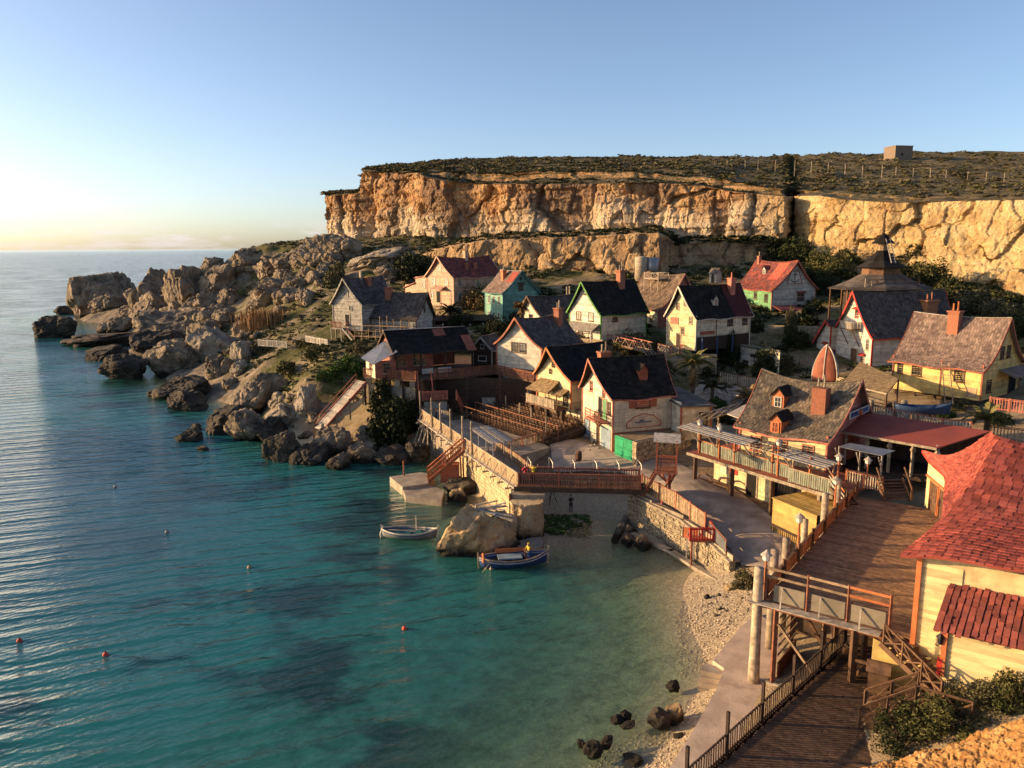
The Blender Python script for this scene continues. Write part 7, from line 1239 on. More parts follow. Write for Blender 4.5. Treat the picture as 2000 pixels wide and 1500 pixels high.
def scatter(n, poly, wr, label, group, m, sub=2, name='stone', cat='stone', zmin=None):
    c = 0; t = 0; xs = [p[0] for p in poly]; ys = [p[1] for p in poly]
    def ins(x, y):
        r = False; j = len(poly)-1
        for i in range(len(poly)):
            if (poly[i][1] > y) != (poly[j][1] > y) and x < (poly[j][0]-poly[i][0])*(y-poly[i][1])/(poly[j][1]-poly[i][1])+poly[i][0]: r = not r
            j = i
        return r
    while c < n and t < n*20:
        t += 1; x, y = random.uniform(min(xs), max(xs)), random.uniform(min(ys), max(ys))
        if not ins(x, y): continue
        w = wr[0]*(wr[1]/wr[0])**(random.random()**2)
        if boulder(x, y, w, w*random.uniform(.5, .85), label, group, m, None, None, sub, name=name, cat=cat): c += 1
scatter(118, [(250, 560), (330, 540), (430, 530), (500, 505), (560, 500), (650, 490), (690, 525), (600, 600), (480, 640), (300, 660), (240, 630)], (16, 64), 'brown boulder strewn over the upper headland', 'boulders on the upper headland', ROCK, 4, 'boulder', 'boulder')
scatter(64, [(430, 730), (520, 740), (600, 790), (690, 850), (850, 860), (850, 890), (640, 880), (520, 830), (440, 780)], (10, 34), 'grey-tan boulder in the heap along the jetty shore', 'boulders along the jetty shore', ROCK, 4, 'boulder', 'boulder')
scatter(44, [(350, 630), (480, 620), (520, 690), (440, 710), (320, 680)], (14, 46), 'tan boulder below the reed clump on the headland', 'boulders below the reed clump', ROCK, 4, 'boulder', 'boulder')
scatter(36, [(490, 760), (600, 740), (620, 790), (560, 810)], (6, 16), 'pale rubble stone on the gravel bank', 'rubble on the gravel bank', ROCKP, 2)
scatter(60, [(1385, 1150), (1440, 1140), (1470, 1180), (1430, 1230), (1385, 1270), (1370, 1220)], (3, 12), 'pale pebble on the little beach', 'stones on the little beach', ROCKW, 2)
scatter(26, [(985, 1040), (1010, 1020), (1012, 1055), (985, 1060)], (5, 13), 'rubble stone between golden boulder and rock pillar', 'rubble beside the rock pillar', ROCKW, 2)
scatter(20, [(1130, 855), (1170, 850), (1185, 880), (1150, 890)], (4, 14), 'stone in the rubble before the red gabled house', 'rubble before the red gabled house', ROCKP, 2)
# rubble retaining wall, yard and green gate by house B
yd = MB(); yd.prism([tuple(Wz(a, b, 5.55)[:2]) for a, b in ((1204, 850), (1240, 862), (1312, 848), (1345, 838), (1330, 815), (1262, 832))], 2.5, 5.5); setp(yd.build('yard_terrace', GROUND), kind='structure')
rwl = thing('rubble_wall', 'rubble stone retaining wall beside the green gate', 'wall', Wz(1270, 870, 3.6)); pl_ = [Wz(1238, 866, 5.5), Wz(1312, 851, 5.5), Wz(1346, 841, 5.5)]
for A, B in zip(pl_[:-1], pl_[1:]): f_ = Fr(A, B); stonewall(rwl, lambda u, v, z, f_=f_: f_(u, v-.3, z), f_.L, 3.0, 5.75, .45, .3, STONE, .5, .09)
gg = thing('green_gate', 'bright green double gate beside the red gabled house', 'gate', Wz(1206, 888, 3.5)); f_ = Fr(Vector((10.68, 77.75, 3.5)), Vector((12.1, 75.2, 3.5)))
for k in range(2): q = MB(); q.sheet(f_(k*f_.L/2+.02, 0, 3.5), f_((k+1)*f_.L/2-.02, 0, 3.5), f_((k+1)*f_.L/2-.02, 0, 5.6), f_(k*f_.L/2+.02, 0, 5.6), .06); lf2 = wb(q, 'gate_leaf', GATE, gg); q = MB(); [q.beam(f_(k*f_.L/2+.05, -.08, z_), f_((k+1)*f_.L/2-.05, -.08, z_), .03, .1) for z_ in (3.7, 4.5, 5.4)]; o = wb(q, 'ledge', GATE, gg); o.parent = lf2
# ------------------------------------------------------------------ vegetation
def leafmat(name, c, c2, isl=.55): return mat(name, c, c2, .6, .75, 0, 4, isl, 0, spec=.15)
LF_D = leafmat('dark_leaf', (.022, .032, .010), (.040, .045, .016)); LF_O = leafmat('olive_leaf', (.055, .062, .018), (.10, .092, .03)); LF_G = leafmat('grey_green_leaf', (.085, .08, .038), (.15, .125, .055)); LF_B = leafmat('fresh_leaf', (.035, .085, .012), (.07, .12, .02)); LF_DRY = leafmat('dry_leaf', (.30, .205, .085), (.19, .12, .05)); LF_P = leafmat('palm_leaf', (.11, .115, .035), (.17, .14, .05)); BARK = wood('bark', (.13, .095, .06)); REED = leafmat('reed_leaf', (.40, .23, .10), (.26, .15, .065))
LF_BR = leafmat('brownish_leaf', (.075, .058, .03), (.13, .10, .055))
def leafsoup(seed, n, size, shape=(1, 1, 1), clumps=26, spread=.30, up=0.0):
    """leaf-sized quads in many small clumps filling an uneven dome; unit radius"""
    r = np.random.default_rng(seed); c = r.normal(size=(clumps, 3)); c /= np.linalg.norm(c, axis=1, keepdims=True); c[:, 2] = np.abs(c[:, 2])*.95-.12; c *= r.uniform(.45, .95, (clumps, 1)); k = r.integers(0, clumps, n)
    d = r.normal(size=(n, 3)); d /= np.linalg.norm(d, axis=1, keepdims=True); p = c[k]+d*(r.uniform(.4, 1, (n, 1))**.5)*spread*r.uniform(.6, 1.3, (clumps, 1))[k]; p[:, 2] = np.maximum(p[:, 2], -.1); p *= np.array(shape)
    a = r.normal(size=(n, 3)); a[:, 2] *= .6; a /= np.linalg.norm(a, axis=1, keepdims=True); b = np.cross(a, r.normal(size=(n, 3))); b /= np.linalg.norm(b, axis=1, keepdims=True); s = size*r.uniform(.6, 1.4, (n, 1))
    v = np.stack([p-a*s-b*s*.55, p+a*s-b*s*.55, p+a*s*.6+b*s*.55, p-a*s*.6+b*s*.55], 1).reshape(-1, 3); f = np.arange(n*4).reshape(-1, 4); return v, f
CR_ = {}
def crownmesh(seed, n, size, m, nm='crown', **k):
    key = (seed, n, size, m.name, str(k))
    if key not in CR_:
        v, f = leafsoup(seed, n, size, **k); me = bpy.data.meshes.new(nm); me.from_pydata(v.tolist(), [], f.tolist()); me.materials.append(m); CR_[key] = me
    return CR_[key]
def stemmesh():
    if 'stem' not in CR_:
        q = MB()
        for k in range(7): t = 2*math.pi*k/7; q.tube([(0, 0, -.25), (.2*math.cos(t), .2*math.sin(t), .25), (.55*math.cos(t+.3), .55*math.sin(t+.3), .62)], [.06, .04, .015], 5)
        me = bpy.data.meshes.new('trunk'); me.from_pydata(q.v, [], q.f); me.materials.append(BARK); CR_['stem'] = me
    return CR_['stem']
def bush(px, py, w, h, label, m=None, group=None, z=None, n=2600, seed=None, p=None, leaf=.055, clumps=26):
    p = p or (Wz(px, py, z) if z is not None else hit(px, py))
    if p is None: return
    d = (p-Vector((0, 0, CAM_H))).dot(CF)/FPX; R, H_ = w*d/2, h*d; t = thing('shrub', label, 'shrub', (p.x, p.y+R*.4, p.z), random.uniform(0, 6.28), group); me = crownmesh(seed if seed is not None else random.randrange(5), n, leaf, m or LF_O, clumps=clumps, spread=.24)
    o = link('crown', me, None, t); o.scale = (R*1.05, R*1.05, H_/.95); o.location = (0, 0, H_*.08); s = link('trunk', stemmesh(), None, t); s.scale = (R, R, H_); return t
# dark bushes on the slope under the cliff at right, and round the houses
for (px, py, w, h, lab, m_) in [(1520, 505, 90, 46, 'dark bush at the foot of the gully behind the anchor house', LF_D), (1565, 515, 80, 50, 'rounded dark bush right of the gully foot', LF_D), (1605, 530, 70, 44, 'olive bush between anchor house and pavilion, uppermost', LF_O), (1640, 545, 80, 46, 'olive bush left of the pavilion roof', LF_O), (1590, 560, 70, 46, 'dark bush beside the anchor house gable', LF_D), (1625, 575, 60, 40, 'low dark bush below the pavilion eave', LF_D), (1660, 520, 60, 34, 'small olive bush above the pavilion left eave', LF_O), (1790, 530, 110, 56, 'big dark bush right of the pavilion cupola', LF_D), (1825, 560, 90, 52, 'olive bush right of the pavilion roof', LF_O), (1770, 560, 80, 40, 'dark bush behind the pavilion right eave', LF_D), (1865, 590, 70, 44, 'dark bush at the foot of the bright cliff', LF_D), (1860, 600, 80, 44, 'olive bush above the red trimmed house ridge', LF_O), (1910, 620, 110, 56, 'grey-green bush behind the brick chimney', LF_G), (1965, 640, 90, 50, 'grey-green bush at far right below the cliff', LF_G), (1925, 650, 90, 40, 'twiggy dark bush over the yellow house ridge', LF_D), (1985, 660, 60, 60, 'dark bush at the right edge above the yellow house', LF_D), (1420, 545, 60, 26, 'small dark bush beside the little outhouse', LF_D),
    (800, 545, 90, 54, 'dense dark bush on the slope left of the peach house', LF_D), (835, 535, 40, 34, 'dark bush touching the peach house gable', LF_D), (1405, 700, 96, 74, 'dark round tree in front of the cream-yellow house', LF_D), (1500, 740, 64, 66, 'dark bush beside the white flat-roofed shed', LF_D), (1560, 680, 60, 44, 'dark bush right of the white shed', LF_D), (1530, 730, 70, 40, 'olive bush on the rock slope below the red trimmed house', LF_O), (970, 660, 60, 44, 'dark leafy bush behind the kiosk', LF_D), (1010, 640, 50, 36, 'dark bush between green house and cream house', LF_D), (1085, 660, 40, 26, 'dark bush against the cream house chimney', LF_D), (1195, 655, 60, 30, 'dry bush beside the green trimmed house', LF_G), (1240, 680, 70, 34, 'tangled bush by the white truss walkway', LF_G), (1290, 690, 50, 30, 'tangled bush at the top of the long stair', LF_G), (765, 862, 110, 84, 'large dark bush tumbling below the tavern deck', LF_D), (742, 800, 60, 60, 'dark bush beside the jetty ramp', LF_D), (790, 840, 70, 70, 'dark bush between tavern deck and quay', LF_D), (760, 880, 80, 46, 'low dark bush above the shore boulders', LF_D), (680, 730, 70, 34, 'fresh green bush left of the tavern', LF_B), (640, 745, 60, 30, 'fresh green bush above the jetty ramp', LF_B), (620, 700, 70, 26, 'olive scrub patch on the tavern slope', LF_O), (560, 740, 60, 34, 'olive scrub patch above the gravel bank', LF_O), (600, 680, 60, 24, 'olive scrub below the white fence', LF_O), (520, 690, 60, 30, 'dry olive scrub left of the white fence', LF_G), (650, 560, 60, 46, 'spiky dry bush left of the weathered house', LF_G), (1545, 655, 26, 60, 'tall narrow dry bush on the rock slope', LF_G), (1430, 715, 34, 66, 'narrow dark tree beside the white shed', LF_D), (900, 640, 60, 30, 'dark bush under the palm by the bar shelter', LF_D), (930, 605, 70, 50, 'pale dry bush between peach and green houses', LF_DRY), (1330, 860, 40, 16, 'dry tuft on the rubble wall', LF_G), (1860, 1440, 170, 60, 'sprawling green shrub on the near bank', LF_O), (1770, 1460, 120, 56, 'dark green shrub at the foot of the near bank', LF_D), (1930, 1400, 130, 60, 'pinkish-green shrub under the red-roofed house wall', LF_G), (1985, 1385, 90, 70, 'bright olive shrub at the right edge of the near bank', LF_O), (1800, 1420, 90, 34, 'leafy green shrub by the lower deck railing', LF_O), (1460, 1150, 60, 34, 'dry thorny shrub beside the deck corner post', LF_G), (1545, 985, 60, 28, 'low hedge in front of the terrace openings', LF_O), (1510, 975, 40, 22, 'small potted shrub before the terrace', LF_O)]: bush(px, py, w, h, lab, m_, n=5200 if py > 1350 or w > 90 else 3400, leaf=.032 if py > 1350 else .042, clumps=44 if w > 60 else 30)
rd_ = hit(515, 640); t = thing('reed_clump', 'tall clump of dry orange reeds on the headland slope', 'reeds', rd_); 
vv = []; ff = []
for k in range(900):
    x, y = random.gauss(0, 2.3), random.gauss(0, 1.5); hh = random.uniform(2.2, 4.6); dx, dy = random.gauss(0, .35), random.gauss(0, .35); n_ = len(vv); vv += [(x-.05, y, -.4), (x+.05, y, -.4), (x+dx*.6+.04, y+dy, hh*.7), (x+dx+.0, y+dy, hh)]; ff.append((n_, n_+1, n_+2, n_+3))
o = mkmesh('stalks', vv, ff, REED, t); o['kind'] = 'stuff'
# palms: every frond its own object
def frondmesh(L_, droop, m, nm, dense=26, lw=.5):
    key = (L_, droop, m.name, nm)
    if key in CR_: return CR_[key]
    q = MB(); pts = []
    for i in range(9): t = i/8; pts.append(Vector((L_*(t-.12*t*t), 0, L_*(.55*t-droop*t*t))))
    q.tube(pts, [.05*(1-.8*i/8) for i in range(9)], 5, False)
    for i in range(dense):
        t = .12+.86*i/dense; j = t*8; a = int(min(7, j)); p = pts[a].lerp(pts[a+1], j-a); l_ = lw*math.sin(math.pi*min(1, t*.85+.12))*random.uniform(.8, 1.1)
        for s in (-1, 1):
            d = Vector((.45, s*.85, -.28+random.uniform(-.12, .12))); tip = p+d*l_; w = Vector((.075, 0, .03)); q.quad(p-w, p+w, tip+w*.3, tip-w*.3)
    me = bpy.data.meshes.new(nm); me.from_pydata(q.v, [], q.f); me.materials.append(m); CR_[key] = me; return me
def palm(base, trunk_h, fl, nf, label, m=None, dead=0, lean=(0, 0), tr=.22, group=None, spread=(.1, 1.25)):
    t = thing('palm_tree', label, 'palm', base, 0, group); q = MB(); pts = [Vector((lean[0]*k/6, lean[1]*k/6, trunk_h*k/6-.4*(k == 0))) for k in range(7)]; q.tube(pts, [tr*(1.25 if k == 0 else 1.0+.06*(k % 2)) for k in range(7)], 9); q.build('trunk', BARK, t, True); top = pts[-1]
    for k in range(nf):
        o = link('frond', frondmesh(fl, .85 if k % 3 else .6, m or LF_P, 'frond'), None, t); el = lerp(spread[1], -spread[0], (k/nf)**.8); o.location = top; o.rotation_euler = (random.uniform(-.2, .2), -el*.9+.2, k*2.399+random.uniform(-.2, .2)); o.scale = (random.uniform(.85, 1.1),)*3
    for k in range(dead):
        o = link('dead_frond', frondmesh(fl*.75, 1.1, LF_DRY, 'dead_frond'), None, t); o.location = top-Z*.2; o.rotation_euler = (random.uniform(-.3, .3), 1.0+random.uniform(0, .4), k*2.4)
    return t
palm(Wz(1352, 800, 5.0), 5.6, 3.4, 26, 'tall date palm beside the long stair and back road', dead=8); palm(Wz(1602, 645, 11), .8, 3.2, 22, 'bushy young palm above the grey rock slope', spread=(.0, 1.4)); palm(Wz(1018, 632, 12.6), 2.8, 1.6, 34, 'round-headed pale fan palm before the slate cottage', LF_DRY, dead=6); palm(Wz(1466, 792, 5.4), .7, 2.6, 24, 'squat dry-leaved palm behind the restaurant roof', LF_DRY, spread=(-.1, 1.4)); palm(Wz(1925, 850, 8.2), 1.4, 2.4, 22, 'small palm in front of the yellow house corner', LF_P); palm(Wz(880, 628, 12.2), 1.6, 3.0, 24, 'dark spreading palm below the peach house door', LF_D); palm(Wz(652, 575, 14.5), .6, 2.6, 18, 'squat palm on the slope behind the weathered house', LF_G); palm(Wz(1390, 790, 5.0), 2.2, 2.4, 16, 'half-hidden palm right of the tall date palm', LF_D)
# low scrub on plateau and headland, too many to count
def scrub(name, label, pts, smin, smax, m, seed, nq=22, squash=.55):
    r = np.random.default_rng(seed); v0, f0 = leafsoup(seed, nq, .30, clumps=7, spread=.4); v0[:, 2] *= squash; N = len(pts); s = r.uniform(smin, smax, N)*r.uniform(.7, 1.3, N); a = r.uniform(0, 6.28, N); c, si = np.cos(a), np.sin(a)
    V = np.stack([v0[None, :, 0]*c[:, None]-v0[None, :, 1]*si[:, None], v0[None, :, 0]*si[:, None]+v0[None, :, 1]*c[:, None], np.broadcast_to(v0[None, :, 2], (N, len(v0)))], -1)*s[:, None, None]+np.asarray(pts)[:, None, :]
    Fc = (np.array(f0)[None]+np.arange(N)[:, None, None]*len(v0)).reshape(-1, 4); o = mkmesh(name, V.reshape(-1, 3), Fc, m); setp(o, label, 'scrub', kind='stuff'); return o
gi = rng.integers(17, len(Gp)-7, 5200); gj = rng.integers(0, NU//2-1, 5200); pp = Gp[gi, gj]+rng.uniform(-.5, .5, (5200, 3))*np.array([1, 1, .1]); pp = pp[(pp[:, 0] < 150)]
k3 = len(pp)//3; scrub('plateau_scrub', 'grey-green garrigue scrub covering the plateau', pp[:k3], .5, 1.3, LF_G, 1); scrub('plateau_scrub', 'brown low bushes dotted over the plateau', pp[k3:2*k3], .5, 1.2, LF_BR, 2); scrub('plateau_scrub', 'olive low bushes dotted over the plateau', pp[2*k3:], .4, 1.2, LF_O, 3)
gi = np.r_[rng.integers(1, 7, 360), rng.integers(16, 19, 180)]; gj = rng.integers(20, 270, 540); scrub('cliff_edge_scrub', 'dark scrub fringing the cliff top ledges', Gp[gi, gj], .4, 1.1, LF_D, 5)
gi = rng.integers(41, len(Gl)-2, 1100); gj = rng.integers(0, 455, 1100); scrub('ledge_scrub', 'dark scrub along the ledge above the lower cliff', Gl[gi, gj], .4, 1.3, LF_D, 6)
hs = []
while len(hs) < 3400:
    x, y = rng.uniform(-100, -18), rng.uniform(96, 250); z = hz(x, y)
    if z > 3.0 and vnoise(np.array([x/9, y/9, 3.3])) > -.15: hs.append((x, y, z))
hs = np.array(hs); scrub('headland_scrub', 'grey-green scrub over the headland slope', hs[:1500], .35, 1.0, LF_G, 7); scrub('headland_scrub', 'dark green scrub over the headland slope', hs[1500:2300], .35, 1.1, LF_D, 8); scrub('headland_scrub', 'olive scrub over the headland slope', hs[2300:], .35, .9, LF_O, 9)
bs = []
while len(bs) < 1500:
    x, y = rng.uniform(-22, 95), rng.uniform(128, 172)
    if rng.random() < .5: x, y = rng.uniform(58, 84), rng.uniform(100, 140)
    if vnoise(np.array([x/7, y/7, 8.1])) > -.1 and abs(x-48) > 0: bs.append((x, y, hz(x, y)))
xs_ = np.array([(x, y, hz(x, y)) for x, y in zip(rng.uniform(58, 115, 700), rng.uniform(48, 104, 700))]); scrub('slope_scrub', 'dry scrub on the open slope right of the village', xs_, .4, 1.2, LF_G, 14)
bs = np.array(bs); scrub('slope_scrub', 'olive scrub on the slope under the cliffs', bs[:800], .5, 1.3, LF_O, 10); scrub('slope_scrub', 'dark scrub on the slope under the cliffs', bs[800:], .5, 1.4, LF_D, 11)
vs_ = []
while len(vs_) < 900:
    x, y = rng.uniform(-12, 62), rng.uniform(94, 128)
    if vnoise(np.array([x/4, y/4, 5.1])) > -.05: vs_.append((x, y, hz(x, y)))
scrub('garden_scrub', 'weeds and low garden plants between the houses', np.array(vs_)[:450], .3, .8, LF_O, 12); scrub('garden_scrub', 'dark low plants between the houses', np.array(vs_)[450:], .3, .9, LF_D, 13)
# ------------------------------------------------------------------ far things
t = thing('stone_hut', 'small square stone hut on the plateau skyline', 'hut', Wy(1753, 314, 236), rad(12)); q = MB(); q.box((0, 0, 1.7), (5.8, 5, 4.4)); HUT = mat('hut_stone', (.24, .175, .125), (.17, .125, .09), 2, .95, .6, 6, .1, .4); q.build('wall', HUT, t); q = MB(); q.box((0, 0, 3.95), (6.0, 5.2, .22)); q.build('parapet', HUT, t); q = MB(); q.box((-.6, -2.52, 1.6), (.5, .1, .7)); q.build('window', DARK, t)
fp = [(1320, 330), (1355, 331), (1395, 332), (1420, 332), (1455, 331), (1480, 330), (1514, 332), (1552, 333), (1584, 335), (1617, 337), (1650, 340), (1684, 342), (1722, 344), (1749, 347), (1783, 349), (1816, 351), (1847, 354), (1889, 357), (1925, 359), (1960, 362)]; fpm = None
for k, (a, b) in enumerate(fp):
    p = Wy(a, b, interp(a, [(1300, 238), (1960, 176)])); q = MB(); q.tube([p-Z*1.5, p+Z*2.6], .07, 6); setp(q.build('fence_post', POSTW), 'thin pale post in the fence line across the plateau', 'post', 'plateau fence posts')
wt = thing('water_tanks', 'pair of grey cylindrical water tanks behind the brown roofed house', 'tank', Wy(1258, 548, 150)); 
for x, h_, m_ in ((-.6, 4.4, POSTW), (1.6, 4.2, STEEL)): q = MB(); q.lathe((x, 0, 0), [(1.25, 0), (1.25, h_), (1.1, h_+.15), (.1, h_+.3)], 18); q.build('tank', m_, wt, True)
oh = house('outhouse', 'tiny pale outhouse with gabled roof below the shaded cliff', *Wy(1397, 552, 150)[:2], Wy(1397, 552, 150).z, -50, 1.6, 1.6, 1.9, 2.7, OFFW, SH_GREY, None, ove=.2, ovg=.15, prow=.05, sag=0, bell=0, cat='outhouse', barge=False); hdoor(oh, 'm', .5, 0, .7, 1.6, DARKW, OFFW)
# ------------------------------------------------------------------ jetty ramp, truss walkway, long stair, shed, terraces
A, B = Wz(622, 838, 2.9), Wz(706, 744, 8.2); jt = thing('jetty_ramp', 'grey sloping boat ramp on timber legs running down to the boulders', 'ramp', A); d_ = B-A; l_ = d_.length; f_ = Fr(A, B); n = 30
for k in range(n): p = A+d_*((k+.5)/n); q = MB(); q.box((0, 0, 0), (l_/n*.97, 2.3, .08)); o = q.build('plank', SILVER, jt) if k == 0 else link('plank', pm2, None, jt); pm2 = o.data; o.location = p-A; o.rotation_euler = (0, -math.asin(d_.z/l_), f_.ang)
for s in (-1.2, 1.2):
    q = MB(); q.beam(f_.n*s, d_+f_.n*s, .14, .3); q.build('stringer', RUST, jt)
    for k in range(4): p = d_*(k/3.3)+f_.n*s; q = MB(); q.beam(p-Z*(2.4 if k else 2.0), p+Z*(.3 if k else .9), .3 if k == 0 else .16); q.build('leg', TANW, jt)
railing('ramp_rail', 'slim reddish handrail up the far side of the boat ramp', [A+f_.n*1.3, B+f_.n*1.3], .75, REDW, 1, 2.2)
A, B, C = Wz(1118, 668, 11.0), Wz(1180, 668, 11.0), Wz(1258, 688, 10.4); tw = thing('truss_walkway', 'raised walkway with white zigzag truss railing above the front roofs', 'walkway', B); l = tw.location
for P_, Q_ in ((A, B), (B, C)):
    g_ = Fr(P_, Q_); q = MB(); q.beam(P_+g_.n*.8, Q_+g_.n*.8, 1.8, .16); wb(q, 'walk_floor', BROWN, tw)
    for v in (0, 1.6):
        for z_ in (.15, 1.25): q = MB(); q.beam(P_+g_.n*v+Z*z_, Q_+g_.n*v+Z*z_, .09, .1); wb(q, 'chord', PINK if z_ > 1 else POSTW, tw)
        k = int(g_.L/.75)
        for i in range(k): a = P_.lerp(Q_, i/k)+g_.n*v; b = P_.lerp(Q_, (i+1)/k)+g_.n*v; q = MB(); q.beam(a+Z*(.15 if i % 2 else 1.25), b+Z*(1.25 if i % 2 else .15), .07); wb(q, 'diagonal', POSTW, tw); q = MB(); q.beam(a+Z*.1, a+Z*1.3, .07); wb(q, 'upright', PINK, tw)
    for t_ in (.05, .5, .95): p = P_.lerp(Q_, t_)+g_.n*.8; q = MB(); q.beam(p-Z*5, p, .2); wb(q, 'leg', BROWN, tw)
lst = thing('long_stair', 'long dark timber stair dropping from the truss walkway to the back road', 'stair', Wz(1330, 770, 5.2)); A = Wz(1332, 768, 5.0); B = Wz(1262, 692, 10.4); l = lst.location; stairs(lst, A-l, B-l, 1.6, DARKW)
for s in (-.8, .8):
    for z_ in (.5, 1.0): q = MB(); q.beam(A+Vector((s*.6, s*.7, z_)), B+Vector((s*.6, s*.7, z_)), .07, .09); wb(q, 'handrail', GREYW, lst)
sf = Fr(Wz(1444, 722, 7.2), Wz(1484, 728, 7.2)); ws = thing('white_shed', 'white flat-roofed plank shed with pale stones along its roof edge', 'shed', sf(0, 0, 7.2)); l = ws.location; lapwall(sf(0, 0, 0)-l, sf.e, -sf.n, 6.4, 10.6, lambda z: 0, lambda z: sf.L, parent=ws, m=WHITE); e_ = (Wz(1532, 700, 10.4)-Wz(1484, 690, 10.4)); e_.z = 0; e_.normalize(); lapwall(sf(sf.L, 0, 0)-l, e_, Vector((e_.y, -e_.x, 0)), 6.4, 10.6, lambda z: 0, lambda z: 4.2, parent=ws, m=CREAM)
cr4 = [sf(0, 0, 10.65), sf(sf.L, 0, 10.65), sf(sf.L, 0, 10.65)+e_*4.2, sf(0, 0, 10.65)+e_*4.2]; q = MB(); q.sheet(*cr4, .15); wb(q, 'roof', mat('green_roof', (.05, .08, .04), (.08, .09, .05), 1.5), ws)
for P_, Q_ in ((cr4[0], cr4[1]), (cr4[1], cr4[2])):
    for k in range(9): p = P_.lerp(Q_, (k+.5)/9); q = MB(); q.lathe(p+Z*.02-Vector((0, 0, 0)), [(.12, 0), (.2, .1), (.12, .22), (.02, .26)], 6); wb(q, 'roof_stone', POSTW, ws)
door(ws, sf(0, 0, 0)-l, sf.e, -sf.n, sf.L*.72, 6.9, .9, 2.0, WHITE, WHITE); q = MB(); obox(q, sf(0, 0, 0)-l, sf.e, -sf.n, sf.L*.7, 9.5, .04, 1.3, .5, .05); q.build('name_board', DARKW, ws); window(ws, sf(0, 0, 0)-l, sf.e, -sf.n, sf.L*.3, 8.2, .8, .9, BROWN)
for lab, pts_, hh, mm_, rr_ in (('grey picket fence in front of the white shed', [Wz(1405, 745, 6.6), Wz(1440, 752, 6.4), Wz(1482, 760, 6.2)], 1.3, SILVER, BROWN), ('pale picket fence right of the cream-yellow house', [Wz(1440, 664, 10.2), Wz(1490, 668, 10.0)], 1.2, OFFW, BROWN), ('pink and grey picket fence below the cream-yellow house', [Wz(1285, 690, 9.8), Wz(1310, 695, 9.8), Wz(1350, 690, 9.8)], 1.3, SILVER, PINK), ('picket fence beside the annex of the red gabled house', [Wz(1310, 838, 5.2), Wz(1348, 836, 5.2)], 1.0, SILVER, RUST), ('pink picket fence in front of the yellow house porch', [Wz(1932, 800, 8.6), Wz(2010, 810, 8.6)], 1.2, PINK, PINK), ('dark picket fence at the right edge above the red roof', [Wz(1930, 858, 8.0), Wz(2010, 868, 8.0)], 1.2, TANW, BROWN), ('white picket fence on the headland path', [Wz(505, 676, 8.0), Wz(560, 680, 7.9)], 1.1, WHITE, WHITE), ('small white picket fence near the weathered house', [Wz(598, 668, 9.2), Wz(640, 676, 9.0)], 1.0, WHITE, WHITE), ('grey picket fence at the head of the quay walkway', [Wz(826, 812, 4.2), Wz(880, 822, 4.1)], 1.1, SILVER, DARKW)): fence('picket_fence', lab, pts_, hh, .24, .1, mm_, rr_)
# retaining rock slope, brown lean-to canopy, boats and oddments by the red trimmed house
gl_ = loft([[Wz(1500, 738, 6.5), Wz(1545, 700, 8.2), Wz(1605, 655, 10.2)], [Wz(1560, 745, 6.6), Wz(1590, 735, 7.2), Wz(1640, 720, 8.4)]], 40, [22]); gl_[..., 2] += .35*fbm(gl_/1.2, 3)+.35; setp(gridmesh('rock_slope', gl_.reshape(-1, 3), 40, len(gl_), ROCK), kind='structure')
cnp = [Wz(1645, 748, 9.9), Wz(1732, 768, 9.8), Wz(1755, 740, 10.8), Wz(1680, 706, 11.2)]; bc = thing('brown_canopy', 'rough brown thatch canopy left of the yellow house', 'canopy', Wz(1700, 790, 7.2)); q = MB(); q.sheet(*cnp, .14); wb(q, 'roof', THATCH, bc); q = MB(); q.beam(cnp[0]-Z*.08, cnp[1]-Z*.08, .08, .16); wb(q, 'fascia', POSTW, bc)
for p in cnp+[cnp[0].lerp(cnp[1], .5)]: q = MB(); q.beam(Vector((p.x, p.y, 6.6)), p-Z*.1, .14); wb(q, 'post', BROWN, bc)
